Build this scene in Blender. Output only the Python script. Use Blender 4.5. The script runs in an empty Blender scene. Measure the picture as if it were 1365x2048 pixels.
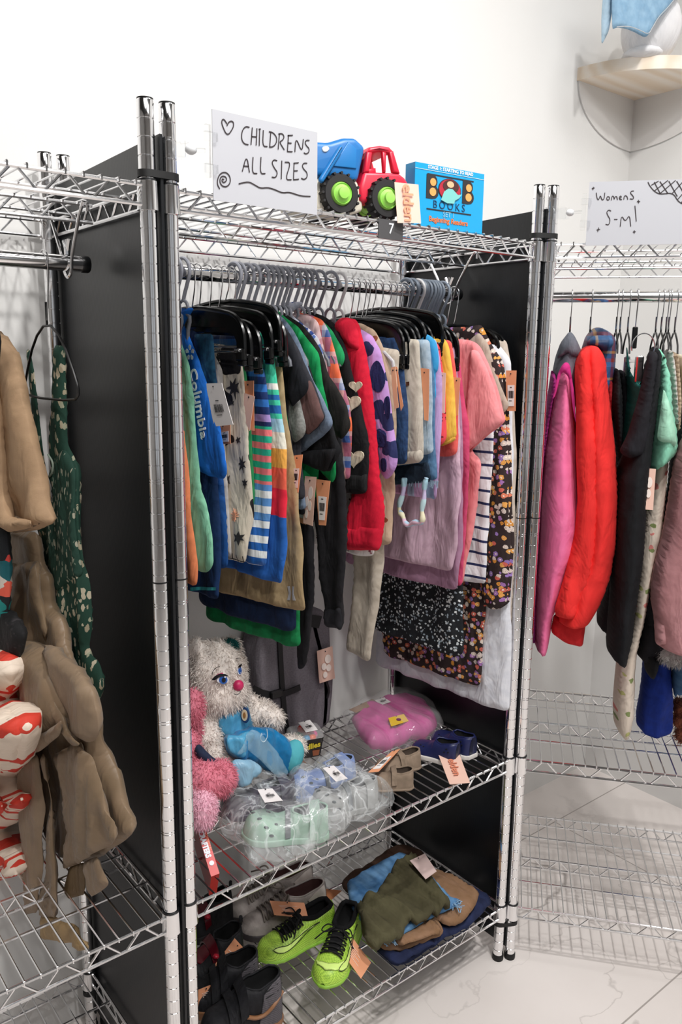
import bpy, bmesh, math, random
import numpy as np
from mathutils import Vector, Matrix, noise
from mathutils.geometry import delaunay_2d_cdt

scn = bpy.context.scene
COL = scn.collection
PI = math.pi
sin, cos = math.sin, math.cos

# ------------------------------------------------------------------ camera
F_PX, CAM = 1619.76, np.array([-0.5845, -1.1402, 1.4815])
YAW, PITCH, ROLL = 0.6761, -0.19, 0.0113
_f = np.array([sin(YAW)*cos(PITCH), cos(YAW)*cos(PITCH), sin(PITCH)])
_r = np.array([cos(YAW), -sin(YAW), 0.0])
_u = np.cross(_r, _f)
CR = cos(ROLL)*_r + sin(ROLL)*_u
CU = -sin(ROLL)*_r + cos(ROLL)*_u
CF = _f
cam = bpy.data.cameras.new('camera')
camo = bpy.data.objects.new('camera', cam)
COL.objects.link(camo)
cam.sensor_fit = 'VERTICAL'
cam.sensor_height = 36.0
cam.lens = 36.0*F_PX/2048.0
cam.clip_start = 0.02
_m = Matrix(((CR[0], CU[0], -CF[0], CAM[0]), (CR[1], CU[1], -CF[1], CAM[1]), (CR[2], CU[2], -CF[2], CAM[2]), (0, 0, 0, 1)))
camo.matrix_world = _m
scn.camera = camo

# ------------------------------------------------------------------ exposure, world, lights
scn.view_settings.view_transform = 'Standard'
scn.view_settings.look = 'None'
scn.view_settings.gamma = 1.0
scn.view_settings.use_curve_mapping = False
scn.view_settings.exposure = -0.5
scn.cycles.use_denoising = True
scn.cycles.max_bounces = 10
scn.cycles.transparent_max_bounces = 16
scn.cycles.sample_clamp_indirect = 6.0

world = bpy.data.worlds.new('sky')
scn.world = world
world.use_nodes = True
world.node_tree.nodes['Background'].inputs[0].default_value = (0.93, 0.96, 1.0, 1)
world.node_tree.nodes['Background'].inputs[1].default_value = 0.55

def lamp(name, kind, loc, power, size=0.2, target=None, col=(1, 0.982, 0.96), size_y=None, spot=None, blend=.5):
    d = bpy.data.lights.new(name, kind)
    d.energy = power
    d.color = col
    if kind == 'AREA':
        d.size = size
        if size_y:
            d.shape = 'RECTANGLE'; d.size_y = size_y
    else:
        d.shadow_soft_size = size
    if spot:
        d.spot_size = spot; d.spot_blend = blend
    o = bpy.data.objects.new(name, d)
    COL.objects.link(o)
    o.location = loc
    if target is not None:
        o.rotation_euler = (Vector(target)-Vector(loc)).to_track_quat('-Z', 'Y').to_euler()
    return o

lamp('ceiling_spot', 'SPOT', (-0.15, -1.6, 3.40), 150, 0.05, (0.1, 0.0, 0.6), spot=1.9, blend=.8)
lamp('ceiling_spot', 'SPOT', (0.38, -1.15, 3.40), 190, 0.05, (0.8, -0.4, 0.2), spot=2.2, blend=.8)
lamp('ceiling_spot', 'SPOT', (-1.1, -1.5, 3.40), 85, 0.05, (-0.7, 0.0, 0.5), spot=1.9, blend=.8)
lamp('added_fill_light', 'AREA', (-0.9, -2.2, 3.46), 16, 1.2, (-0.9, -2.2, 0), size_y=1.6)  # added overhead fill, not a known fixture
lamp('added_fill_light', 'AREA', (1.2, -0.75, 3.46), 20, 0.6, (1.2, -0.75, 0), size_y=0.6)  # added fill to brighten the walls near the corner
lamp('added_fill_light', 'AREA', (0.5, -2.4, 3.44), 48, 1.2, (1.8, 0.3, 2.1), size_y=1.2)  # added fill aimed at the dim upper corner, no real lamp
# ------------------------------------------------------------------ pixels to points
def ray(px, py):
    return CR*(px-682.5)/F_PX - CU*(py-1024.0)/F_PX + CF

def hit(px, py, n, c):
    """the point of the plane n.p = c that the photo shows at this pixel"""
    d = ray(px, py); n = np.asarray(n, float)
    return CAM + d*((c-CAM@n)/(d@n))

def onx(px, py, X): return hit(px, py, (1, 0, 0), X)
def ony(px, py, Y): return hit(px, py, (0, 1, 0), Y)
def onz(px, py, Z): return hit(px, py, (0, 0, 1), Z)

# ------------------------------------------------------------------ materials
MATS = {}
def srgb(h):
    if isinstance(h, str):
        h = h.lstrip('#')
        v = [int(h[i:i+2], 16)/255 for i in (0, 2, 4)]
        return tuple(x/12.92 if x <= 0.04045 else ((x+0.055)/1.055)**2.4 for x in v) + (1,)
    return tuple(h)+(1,) if len(h) == 3 else tuple(h)

class NT:
    def __init__(s, name):
        s.m = bpy.data.materials.new(name); s.m.use_nodes = True
        s.t = s.m.node_tree; s.b = s.t.nodes['Principled BSDF']
    def n(s, kind, **kw):
        x = s.t.nodes.new('ShaderNode'+kind)
        for k, v in kw.items():
            if k in x.inputs and not hasattr(x, k): x.inputs[k].default_value = v
            else: setattr(x, k, v)
        return x
    def inp(s, node, **kw):
        for k, v in kw.items(): node.inputs[k.replace('_', ' ')].default_value = v
        return node
    def l(s, a, ao, b, bi): s.t.links.new(a.outputs[ao], b.inputs[bi])
    def coord(s, which='UV', scale=(1, 1, 1), rot=(0, 0, 0), loc=(0, 0, 0)):
        c = s.n('TexCoord'); mp = s.n('Mapping')
        mp.inputs['Scale'].default_value = scale; mp.inputs['Rotation'].default_value = rot; mp.inputs['Location'].default_value = loc
        s.l(c, which, mp, 'Vector'); return mp
    def ramp(s, stops, interp='CONSTANT'):
        r = s.n('ValToRGB'); cr = r.color_ramp; cr.interpolation = interp
        while len(cr.elements) > 1: cr.elements.remove(cr.elements[-1])
        cr.elements[0].position = stops[0][0]; cr.elements[0].color = srgb(stops[0][1])
        for p, c in stops[1:]:
            e = cr.elements.new(p); e.color = srgb(c)
        return r
    def mix(s, fac, a, b, blend='MIX'):
        x = s.n('MixRGB'); x.blend_type = blend
        for i, v in ((0, fac), (1, a), (2, b)):
            if isinstance(v, tuple) and len(v) == 2 and hasattr(v[0], 'outputs'): s.l(v[0], v[1], x, i)
            else: x.inputs[i].default_value = v if i == 0 else srgb(v)
        return x
    def base(s, src, out='Color'): s.l(src, out, s.b, 'Base Color')
    def bump(s, scale=900, dist=0.0006, strength=0.5, which='UV', detail=2, crease=None):
        c = s.n('TexCoord'); nz = s.n('TexNoise'); nz.inputs['Scale'].default_value = scale; nz.inputs['Detail'].default_value = detail
        s.l(c, which, nz, 'Vector'); b = s.n('Bump'); b.inputs['Distance'].default_value = dist; b.inputs['Strength'].default_value = strength
        s.l(nz, 'Fac', b, 'Height'); s.l(b, 'Normal', s.b, 'Normal')
        crease = (which == 'UV') if crease is None else crease
        if crease:                               # soft hanging creases
            mp = s.n('Mapping'); mp.inputs['Scale'].default_value = (1, .38, 1); mp.inputs['Rotation'].default_value = (0, 0, .25); s.l(c, which, mp, 'Vector')
            n2 = s.n('TexNoise'); s.inp(n2, Scale=24.0, Detail=3.0, Roughness=.55, Distortion=.6); s.l(mp, 'Vector', n2, 'Vector')
            b2 = s.n('Bump'); b2.inputs['Distance'].default_value = .022; b2.inputs['Strength'].default_value = .5
            s.l(n2, 'Fac', b2, 'Height'); s.l(b2, 'Normal', b, 'Normal')
        return nz

def mat(name, col, rough=0.5, metal=0.0, **kw):
    if name in MATS: return MATS[name]
    x = NT(name); b = x.b
    b.inputs['Base Color'].default_value = srgb(col); b.inputs['Roughness'].default_value = rough; b.inputs['Metallic'].default_value = metal
    for k, v in kw.items(): b.inputs[k.replace('_', ' ')].default_value = v
    MATS[name] = x.m
    return x.m

def cloth(col, col2=None, scale=60, rough=0.85, name=None, sheen=0.0, bump=0.5):
    """woven cloth: one dye with a faint weave variation"""
    key = name or 'cloth %s %s' % (col, col2)
    if key in MATS: return MATS[key]
    x = NT(key)
    nz = x.bump(700, 0.0005, bump)
    nz2 = x.n('TexNoise'); nz2.inputs['Scale'].default_value = scale; nz2.inputs['Detail'].default_value = 4
    c = x.n('TexCoord'); x.l(c, 'UV', nz2, 'Vector')
    a = np.array(srgb(col)[:3])
    b2 = np.array(srgb(col2)[:3]) if col2 else a*0.88
    r = x.ramp([(0.35, tuple(b2)), (0.65, tuple(a))], 'LINEAR')
    x.l(nz2, 'Fac', r, 'Fac'); x.base(r)
    x.b.inputs['Roughness'].default_value = rough
    x.b.inputs['Sheen Weight'].default_value = sheen; x.b.inputs['Specular IOR Level'].default_value = .3
    MATS[key] = x.m
    return x.m

def stripes(name, stops, axis=1, span=(0, 1), rough=0.85, wob=0.0):
    """cloth whose UV coordinate (u across, v height, metres) picks a dye from hard stops over span"""
    if name in MATS: return MATS[name]
    x = NT(name); x.bump(700, 0.0005, 0.5)
    c = x.n('TexCoord'); sp = x.n('SeparateXYZ'); x.l(c, 'UV', sp, 'Vector')
    mr = x.n('MapRange'); mr.inputs[1].default_value = span[0]; mr.inputs[2].default_value = span[1]
    x.l(sp, axis, mr, 0); r = x.ramp(stops); x.l(mr, 0, r, 'Fac'); x.base(r)
    x.b.inputs['Roughness'].default_value = rough
    MATS[name] = x.m; return x.m

def bands(name, cols, period, axis=1, off=0.0, rough=0.85):
    """endless even stripes"""
    if name in MATS: return MATS[name]
    x = NT(name); x.bump(700, 0.0005, 0.5)
    c = x.n('TexCoord'); sp = x.n('SeparateXYZ'); x.l(c, 'UV', sp, 'Vector')
    ad = x.n('Math', operation='ADD'); ad.inputs[1].default_value = off; x.l(sp, axis, ad, 0)
    dv = x.n('Math', operation='DIVIDE'); dv.inputs[1].default_value = period; x.l(ad, 0, dv, 0)
    fr = x.n('Math', operation='FRACT'); x.l(dv, 0, fr, 0)
    r = x.ramp(cols); x.l(fr, 0, r, 'Fac'); x.base(r)
    x.b.inputs['Roughness'].default_value = rough
    MATS[name] = x.m; return x.m

def plaid(name, base, cols, period):
    if name in MATS: return MATS[name]
    x = NT(name); x.bump(700, 0.0005, 0.5)
    c = x.n('TexCoord'); sp = x.n('SeparateXYZ'); x.l(c, 'UV', sp, 'Vector')
    rs = []
    for ax in (0, 1):
        dv = x.n('Math', operation='DIVIDE'); dv.inputs[1].default_value = period; x.l(sp, ax, dv, 0)
        fr = x.n('Math', operation='FRACT'); x.l(dv, 0, fr, 0)
        r = x.ramp(cols); x.l(fr, 0, r, 'Fac'); rs.append(r)
    m = x.mix(0.5, (rs[0], 'Color'), (rs[1], 'Color')); x.base(m)
    MATS[name] = x.m; return x.m

def spots(name, ground, dots, scale, size=0.35, rand=1.0, eye=None, rough=0.85, stretch=(1, 1, 1), metric='EUCLIDEAN', noise=0.0):
    """a ground dye with scattered motifs (flowers, spots) from voronoi cells; dots is a list of dyes"""
    if name in MATS: return MATS[name]
    x = NT(name); x.bump(700, 0.0004, 0.4)
    mp = x.coord('UV', stretch)
    v = x.n('TexVoronoi'); v.feature = 'F1'; v.distance = metric
    v.inputs['Scale'].default_value = scale; v.inputs['Randomness'].default_value = rand
    src = mp
    if noise:
        nz = x.n('TexNoise'); nz.inputs['Scale'].default_value = scale*1.7
        x.l(mp, 'Vector', nz, 'Vector')
        mm = x.n('VectorMath', operation='MULTIPLY_ADD')
        x.l(nz, 'Color', mm, 0); mm.inputs[1].default_value = (noise, noise, 0); x.l(mp, 'Vector', mm, 2)
        x.l(mm, 'Vector', v, 'Vector')
    else:
        x.l(mp, 'Vector', v, 'Vector')
    sp = x.n('SeparateColor'); x.l(v, 'Color', sp, 0)
    n = len(dots); r = x.ramp([(i/n, d) for i, d in enumerate(dots)]); x.l(sp, 0, r, 'Fac')
    lt = x.n('Math', operation='LESS_THAN'); lt.inputs[1].default_value = size; x.l(v, 'Distance', lt, 0)
    m = x.mix((lt, 0), ground, (r, 'Color'))
    out = m
    if eye:
        l2 = x.n('Math', operation='LESS_THAN'); l2.inputs[1].default_value = size*0.33; x.l(v, 'Distance', l2, 0)
        m2 = x.mix((l2, 0), (m, 'Color'), eye); out = m2
        w = x.n('Math', operation='SINE'); w1 = x.n('Math', operation='MULTIPLY'); w1.inputs[1].default_value = 40/size*0.5
        x.l(v, 'Distance', w1, 0); x.l(w1, 0, w, 0)
        gt = x.n('Math', operation='GREATER_THAN'); gt.inputs[1].default_value = 0.72; x.l(w, 0, gt, 0)
        g2 = x.n('Math', operation='MULTIPLY'); g2.inputs[1].default_value = 0.35; x.l(gt, 0, g2, 0)
        m3 = x.mix((g2, 0), (out, 'Color'), ground); out = m3
    x.base(out); x.b.inputs['Roughness'].default_value = rough
    MATS[name] = x.m; return x.m

# ------------------------------------------------------------------ mesh builder
class MB:
    def __init__(s): s.v = []; s.f = []; s.uv = {}
    def add(s, vs, fs):
        o = len(s.v); s.v += [tuple(map(float, p)) for p in vs]; s.f += [tuple(i+o for i in f) for f in fs]; return s
    def box(s, c, d, rz=0.0, bev=0.0, M=None):
        cx, cy, cz = c; hx, hy, hz = d[0]/2, d[1]/2, d[2]/2
        if bev:
            b = min(bev, hx*.98, hy*.98, hz*.98)
            vs = []; idx = {}
            for sx in (-1, 1):
                for sy in (-1, 1):
                    for sz in (-1, 1):
                        for k in range(3):
                            p = [sx*(hx-b), sy*(hy-b), sz*(hz-b)]; p[k] += (sx, sy, sz)[k]*b
                            idx[(sx, sy, sz, k)] = len(vs); vs.append(p)
            fs = []
            for k in range(3):
                a, b_ = [(1, 2), (2, 0), (0, 1)][k]
                for sg in (-1, 1):
                    loop = []
                    for (p, q_) in ((-1, -1), (1, -1), (1, 1), (-1, 1)):
                        t = [0, 0, 0]; t[k] = sg; t[a] = p; t[b_] = q_; loop.append(idx[(*t, k)])
                    fs.append(loop if sg > 0 else loop[::-1])
            for k in range(3):          # edges
                a, b_ = [(1, 2), (2, 0), (0, 1)][k]
                for p in (-1, 1):
                    for q_ in (-1, 1):
                        def vv(s_, kk):
                            t = [0, 0, 0]; t[k] = s_; t[a] = p; t[b_] = q_; return idx[(*t, kk)]
                        L = [vv(-1, a), vv(1, a), vv(1, b_), vv(-1, b_)]
                        fs.append(L if p*q_ > 0 else L[::-1])
            for sx in (-1, 1):
                for sy in (-1, 1):
                    for sz in (-1, 1):
                        L = [idx[(sx, sy, sz, k)] for k in range(3)]
                        fs.append(L if sx*sy*sz > 0 else L[::-1])
        else:
            vs = [(sx*hx, sy*hy, sz*hz) for sx in (-1, 1) for sy in (-1, 1) for sz in (-1, 1)]
            fs = [(0, 1, 3, 2), (4, 6, 7, 5), (0, 4, 5, 1), (2, 3, 7, 6), (0, 2, 6, 4), (1, 5, 7, 3)]
        c_, s_ = cos(rz), sin(rz)
        out = []
        for p in vs:
            p = (p[0]*c_-p[1]*s_, p[0]*s_+p[1]*c_, p[2])
            if M is not None: p = M @ Vector(p)
            out.append((p[0]+cx, p[1]+cy, p[2]+cz))
        return s.add(out, fs)
    def tube(s, path, r, seg=8, closed=False, cap=True, flat=1.0, nrm=None):
        P = [np.asarray(p, float) for p in path]; n = len(P)
        rs = r if hasattr(r, '__len__') else [r]*n
        vs = []; prev = None
        for i in range(n):
            a = P[(i-1) % n] if (closed or i) else P[i]; b = P[(i+1) % n] if (closed or i < n-1) else P[i]
            t = b-a; L = np.linalg.norm(t); t = t/L if L > 1e-9 else np.array([0, 0, 1.])
            if prev is None:
                g = np.asarray(nrm, float) if nrm is not None else (np.array([0, 0, 1.]) if abs(t[2]) < .9 else np.array([1., 0, 0]))
            else: g = prev
            u = g-t*(g@t); u /= max(np.linalg.norm(u), 1e-9); prev = u
            w = np.cross(t, u)
            for k in range(seg):
                a_ = 2*PI*k/seg; vs.append(P[i]+rs[i]*(cos(a_)*u*flat+sin(a_)*w))
        fs = []
        m = n if closed else n-1
        for i in range(m):
            j = (i+1) % n
            for k in range(seg):
                l = (k+1) % seg; fs.append((i*seg+k, i*seg+l, j*seg+l, j*seg+k))
        if not closed and cap:
            fs.append(tuple(range(seg))[::-1]); fs.append(tuple((n-1)*seg+k for k in range(seg)))
        return s.add(vs, fs)
    def lathe(s, prof, c=(0, 0, 0), seg=24, M=None, caps=True):
        """prof: (radius, height) pairs turned about z (or about M's z)"""
        vs = []; fs = []
        for (r, z) in prof:
            for k in range(seg):
                a = 2*PI*k/seg; p = Vector((r*cos(a), r*sin(a), z))
                if M is not None: p = M @ p
                vs.append((p[0]+c[0], p[1]+c[1], p[2]+c[2]))
        n = len(prof)
        for i in range(n-1):
            for k in range(seg):
                l = (k+1) % seg; fs.append((i*seg+k, i*seg+l, (i+1)*seg+l, (i+1)*seg+k))
        if caps:
            fs.append(tuple(range(seg))[::-1]); fs.append(tuple((n-1)*seg+k for k in range(seg)))
        return s.add(vs, fs)
    def prism(s, poly, fn, t):
        """a flat outline (u,v) with thickness t; fn maps (u,v,w) to a point"""
        n = len(poly)
        A = sum(poly[i][0]*poly[(i+1) % n][1]-poly[(i+1) % n][0]*poly[i][1] for i in range(n))
        if A < 0: poly = poly[::-1]
        vs = [fn(u, v, -t/2) for u, v in poly]+[fn(u, v, t/2) for u, v in poly]
        fs = [tuple(range(n))[::-1], tuple(range(n, 2*n))]+[(i, (i+1) % n, n+(i+1) % n, n+i) for i in range(n)]
        return s.add(vs, fs)
    def ellipsoid(s, c, r, seg=24, rings=14, M=None, fn=None):
        vs = []; fs = []
        for i in range(rings+1):
            th = PI*i/rings
            for k in range(seg):
                a = 2*PI*k/seg
                p = Vector((r[0]*sin(th)*cos(a), r[1]*sin(th)*sin(a), r[2]*cos(th)))
                if fn: p = fn(p)
                if M is not None: p = M @ p
                vs.append((p[0]+c[0], p[1]+c[1], p[2]+c[2]))
        for i in range(rings):
            for k in range(seg):
                l = (k+1) % seg; fs.append((i*seg+k, (i+1)*seg+k, (i+1)*seg+l, i*seg+l))
        return s.add(vs, fs)
    def loft(s, rings, closed_ends=True):
        n = len(rings[0]); vs = [p for R in rings for p in R]; fs = []
        for i in range(len(rings)-1):
            for k in range(n):
                l = (k+1) % n; fs.append((i*n+k, i*n+l, (i+1)*n+l, (i+1)*n+k))
        if closed_ends:
            fs.append(tuple(range(n))[::-1]); fs.append(tuple((len(rings)-1)*n+k for k in range(n)))
        return s.add(vs, fs)

ORG = {}
def _link(name, me, m, parent, smooth, local):
    o = bpy.data.objects.new(name, me); COL.objects.link(o)
    if m is not None:
        for q_ in (m if isinstance(m, (list, tuple)) else [m]): me.materials.append(q_)
    if smooth is not None:
        for p in me.polygons: p.use_smooth = True
        if smooth is not True:
            try: me.set_sharp_from_angle(angle=math.radians(smooth))
            except Exception: pass
    if parent is not None: o.parent = parent
    return o

def build(mb, name, m, parent=None, smooth=40, local=False, uv=None, org=None):
    """links the builder's shape as ONE mesh object; points are in world metres unless local"""
    v = np.array(mb.v, float)
    if uv is None and len(v): uvs = None
    L = np.zeros(3)
    if parent is not None: L = ORG[parent.name]
    elif not local:
        L = np.asarray(org, float) if org is not None else np.array([(v[:, 0].min()+v[:, 0].max())/2, (v[:, 1].min()+v[:, 1].max())/2, v[:, 2].min()])
    w = v if (local and parent is not None) else v-L
    me = bpy.data.meshes.new(name)
    me.from_pydata([tuple(p) for p in w], [], mb.f); me.validate(); me.update()
    ul = me.uv_layers.new(name='UVMap')
    vi = np.empty(len(me.loops), dtype=np.int32); me.loops.foreach_get('vertex_index', vi)
    if uv is not None: U = np.asarray(uv, float)[vi]
    else:                                   # box map in metres
        pn = np.empty(len(me.polygons)*3); me.polygons.foreach_get('normal', pn); pn = np.abs(pn.reshape(-1, 3))
        lt = np.empty(len(me.polygons), dtype=np.int32); me.polygons.foreach_get('loop_total', lt)
        ax = np.repeat(pn.argmax(1), lt); P = v[vi]
        U = np.where((ax == 0)[:, None], P[:, [1, 2]], np.where((ax == 1)[:, None], P[:, [0, 2]], P[:, [0, 1]]))
    ul.data.foreach_set('uv', U.astype(np.float32).ravel())
    o = _link(name, me, m, parent, smooth, local)
    if parent is None: o.location = L
    ORG[o.name] = L if not local else np.zeros(3)
    return o

def thing(name, label, cat, loc=(0, 0, 0), rz=0.0, group=None):
    o = bpy.data.objects.new(name, None); COL.objects.link(o)
    o.empty_display_size = 0.05
    o.location = loc; o.rotation_euler = (0, 0, rz); ORG[o.name] = np.zeros(3) if rz else np.asarray(loc, float)
    tag(o, label, cat, group); return o

def tag(o, label=None, cat=None, group=None, kind=None):
    if label: o['label'] = label
    if cat: o['category'] = cat
    if group: o['group'] = group
    if kind: o['kind'] = kind
    return o

def struct(mb, name, m, **kw):
    o = build(mb, name, m, **kw); o['kind'] = 'structure'; return o

def dup(root, loc, label=None, group=None):
    r = root.copy(); COL.objects.link(r); r.location = loc
    ORG[r.name] = np.asarray(loc, float)
    if label: r['label'] = label
    if group: r['group'] = group
    for ch in list(root.children):
        c = ch.copy(); COL.objects.link(c); c.parent = r
        for g in ch.children:
            d = g.copy(); COL.objects.link(d); d.parent = c
    return r

# ------------------------------------------------------------------ soft shapes
def smooth_poly(P, it=2, closed=True):
    P = [np.asarray(p, float) for p in P]
    for _ in range(it):
        Q = []; n = len(P)
        for i in range(n if closed else n-1):
            a, b = P[i], P[(i+1) % n]; Q += [a*.75+b*.25, a*.25+b*.75]
        if not closed: Q = [P[0]]+Q+[P[-1]]
        P = Q
    return P

def resample(P, step, closed=True):
    P = [np.asarray(p, float) for p in P]; out = []; n = len(P)
    for i in range(n if closed else n-1):
        a, b = P[i], P[(i+1) % n]; k = max(1, int(round(np.linalg.norm(b-a)/step)))
        out += [a+(b-a)*j/k for j in range(k)]
    if not closed: out.append(P[-1])
    return out

def inside(pts, poly):
    x, y = pts[:, 0], pts[:, 1]; r = np.zeros(len(pts), bool); n = len(poly); P = np.asarray(poly)
    for i in range(n):
        x1, y1 = P[i]; x2, y2 = P[(i+1) % n]
        if y1 == y2: continue
        c = ((y1 > y) != (y2 > y)) & (x < (x2-x1)*(y-y1)/(y2-y1)+x1); r ^= c
    return r

def edge_dist(pts, poly):
    P = np.asarray(poly); Q = np.roll(P, -1, 0); d = np.full(len(pts), 1e9)
    for a, b in zip(P, Q):
        e = b-a; L = e@e
        if L < 1e-14: continue
        t = np.clip(((pts-a)@e)/L, 0, 1); d = np.minimum(d, np.hypot(*(pts-a-t[:, None]*e).T))
    return d

def lateral(pts, poly):
    """distance along the horizontal to the nearest side of the outline"""
    P = np.asarray(poly); x, y = pts[:, 0], pts[:, 1]
    L = np.full(len(pts), 1e9)
    for a, b in zip(P, np.roll(P, -1, 0)):
        if abs(a[1]-b[1]) < 1e-9: continue
        c = (min(a[1], b[1])-1e-9 <= y) & (y <= max(a[1], b[1])+1e-9)
        if not c.any(): continue
        xc = a[0]+(b[0]-a[0])*(y-a[1])/(b[1]-a[1]); L = np.where(c, np.minimum(L, np.abs(x-xc)), L)
    return np.where(L > 1e8, 0, L)

def pad(poly, fn, T, r, step=0.012, sm=1, fold=None, mb=None, drape=False, power=2.0, hem=.0022):
    """a soft body over the outline poly (u,v): thickness T, edge rounding r, folds from fold(u,v);
    fn(u,v,w) maps to world.  drape: sides round off but hems stay cut.  Adds to mb"""
    if sm:
        poly = smooth_poly(resample(poly, .022 if drape else .03), 2 if drape else sm)
    else: poly = [np.asarray(p, float) for p in poly]
    B = resample(poly, step); B = [b for i, b in enumerate(B) if np.linalg.norm(b-B[i-1]) > step*0.25]
    Pb = np.array(B)
    lo, hi = Pb.min(0), Pb.max(0)
    gx = np.arange(lo[0]+step*.5, hi[0], step); gy = np.arange(lo[1]+step*.5, hi[1], step*.9)
    G = np.array([(x+(step*.5 if j % 2 else 0), y) for j, y in enumerate(gy) for x in gx]) if len(gx) and len(gy) else np.zeros((0, 2))
    if len(G):
        G = G[inside(G, Pb)]
        if len(G): G = G[edge_dist(G, Pb) > step*.5]
    A = np.vstack([Pb, G]) if len(G) else Pb
    nb = len(Pb)
    co, _, tri, orig, *_ = delaunay_2d_cdt([Vector(p) for p in A], [(i, (i+1) % nb) for i in range(nb)], [], 1, 1e-7)
    C = np.array([tuple(c) for c in co])
    onb = np.array([any(i < nb for i in og) if og else True for og in orig])
    d = edge_dist(C, Pb); d[onb] = 0
    prof = lambda dd, rr: np.maximum(0, 1-(1-np.clip(dd/rr, 0, 1))**power)**(1/power)
    if drape:
        dl = lateral(C, Pb); t = T/2*(.16+.84*prof(dl, r))*(.45+.55*prof(d, hem))
    else:
        t = T/2*prof(d, r)
    w0 = np.array([fold(u, v) for u, v in C]) if fold else np.zeros(len(C))
    mb = mb or MB(); uv = getattr(mb, 'uvl', []); mb.uvl = uv
    vs = [fn(C[i, 0], C[i, 1], w0[i]+t[i]) for i in range(len(C))]; fs = []
    back = {}; uu = [tuple(c) for c in C]
    for i in range(len(C)):
        if t[i] < 1e-6: back[i] = i
        else: back[i] = len(vs); vs.append(fn(C[i, 0], C[i, 1], w0[i]-t[i])); uu.append(tuple(C[i]))
    ec = {}
    for f in tri:
        f = tuple(f); fs.append(f); g = tuple(back[i] for i in f)[::-1]
        if set(g) != set(f): fs.append(g)
        for a, b in ((f[0], f[1]), (f[1], f[2]), (f[2], f[0])): ec[(a, b)] = 1
    for (a, b) in ec:
        if (b, a) in ec: continue
        q_ = []
        for i in (b, a, back[a], back[b]):
            if i not in q_: q_.append(i)
        if len(q_) > 2: fs.append(tuple(q_))
    mb.add(vs, fs); uv += uu
    return mb

def bevel_prism(poly, fn, T, r, mb=None, seg=3):
    """a moulded slab: outline (u,v), depth T, rounded rim of radius r"""
    P = [np.asarray(p, float) for p in poly]; n = len(P)
    A = sum(P[i][0]*P[(i+1) % n][1]-P[(i+1) % n][0]*P[i][1] for i in range(n))
    if A < 0: P = P[::-1]
    N = []
    for i in range(n):
        e1 = P[i]-P[i-1]; e2 = P[(i+1) % n]-P[i]; n1 = np.array([-e1[1], e1[0]])/max(np.linalg.norm(e1), 1e-9); n2 = np.array([-e2[1], e2[0]])/max(np.linalg.norm(e2), 1e-9)
        m = n1+n2; m = m/max(np.linalg.norm(m), 1e-6); N.append(m/max(.5, m@n1))
    prof = [(r*(1-cos(a)), -T/2+r*(1-sin(a)) if False else -T/2+r-r*sin(a)) for a in np.linspace(PI/2, 0, seg+1)]
    prof = [(r*(1-sin(PI/2*k/seg)), -T/2+r*(1-cos(PI/2*k/seg))) for k in range(seg+1)]
    prof = prof+[(o, -w) for o, w in prof[::-1]]
    mb = mb or MB()
    return mb.loft([[fn(P[i][0]+N[i][0]*o, P[i][1]+N[i][1]*o, w) for i in range(n)] for o, w in prof])

def ribbon(mb, pts, w, nrm, th=0.0006):
    """a flat pen stroke or strip of width w lying in the plane with normal nrm"""
    nrm = np.asarray(nrm, float); P = [np.asarray(p, float) for p in pts]; vs = []; fs = []
    for i, p in enumerate(P):
        a = P[max(i-1, 0)]; b = P[min(i+1, len(P)-1)]; t = b-a; t = t/max(np.linalg.norm(t), 1e-9); s_ = np.cross(nrm, t)*w/2
        vs += [p-s_, p+s_, p+s_+nrm*th, p-s_+nrm*th]
    for i in range(len(P)-1):
        a = i*4; b = a+4
        for k in range(4): fs.append((a+k, a+(k+1) % 4, b+(k+1) % 4, b+k))
    fs += [(3, 2, 1, 0), tuple((len(P)-1)*4+k for k in range(4))]
    return mb.add(vs, fs)

def text_mesh(txt, size, fn, mb=None, th=0.0006, sx=1.0, align='CENTER', shear=0.0, bold=0.0, spacing=1.0):
    """lettering as real raised letters; fn(u,v,w) maps to world"""
    cu = bpy.data.curves.new('lettering', 'FONT'); cu.body = txt; cu.size = size; cu.align_x = align; cu.align_y = 'CENTER'
    cu.extrude = 0.001; cu.shear = shear; cu.offset = bold; cu.space_character = spacing; cu.resolution_u = 3
    o = bpy.data.objects.new('lettering', cu); COL.objects.link(o)
    dg = bpy.context.evaluated_depsgraph_get(); me = bpy.data.meshes.new_from_object(o.evaluated_get(dg))
    mb = mb or MB()
    mb.add([fn(v.co[0]*sx, v.co[1], (th if v.co[2] > 0 else 0.0)) for v in me.vertices], [tuple(p.vertices) for p in me.polygons])
    bpy.data.objects.remove(o); bpy.data.curves.remove(cu); bpy.data.meshes.remove(me)
    return mb

def remesh(mb, vox, smooth_it=4):
    me = bpy.data.meshes.new('tmp'); me.from_pydata(mb.v, [], mb.f); me.update()
    o = bpy.data.objects.new('tmp', me); COL.objects.link(o)
    r = o.modifiers.new('r', 'REMESH'); r.mode = 'VOXEL'; r.voxel_size = vox
    s_ = o.modifiers.new('s', 'SMOOTH'); s_.iterations = smooth_it; s_.factor = .5
    dg = bpy.context.evaluated_depsgraph_get(); m2 = bpy.data.meshes.new_from_object(o.evaluated_get(dg))
    out = MB(); out.add([v.co[:] for v in m2.vertices], [tuple(p.vertices) for p in m2.polygons])
    nn = np.array([v.normal[:] for v in m2.vertices])
    bpy.data.objects.remove(o); bpy.data.meshes.remove(me); bpy.data.meshes.remove(m2)
    return out, nn

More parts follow.
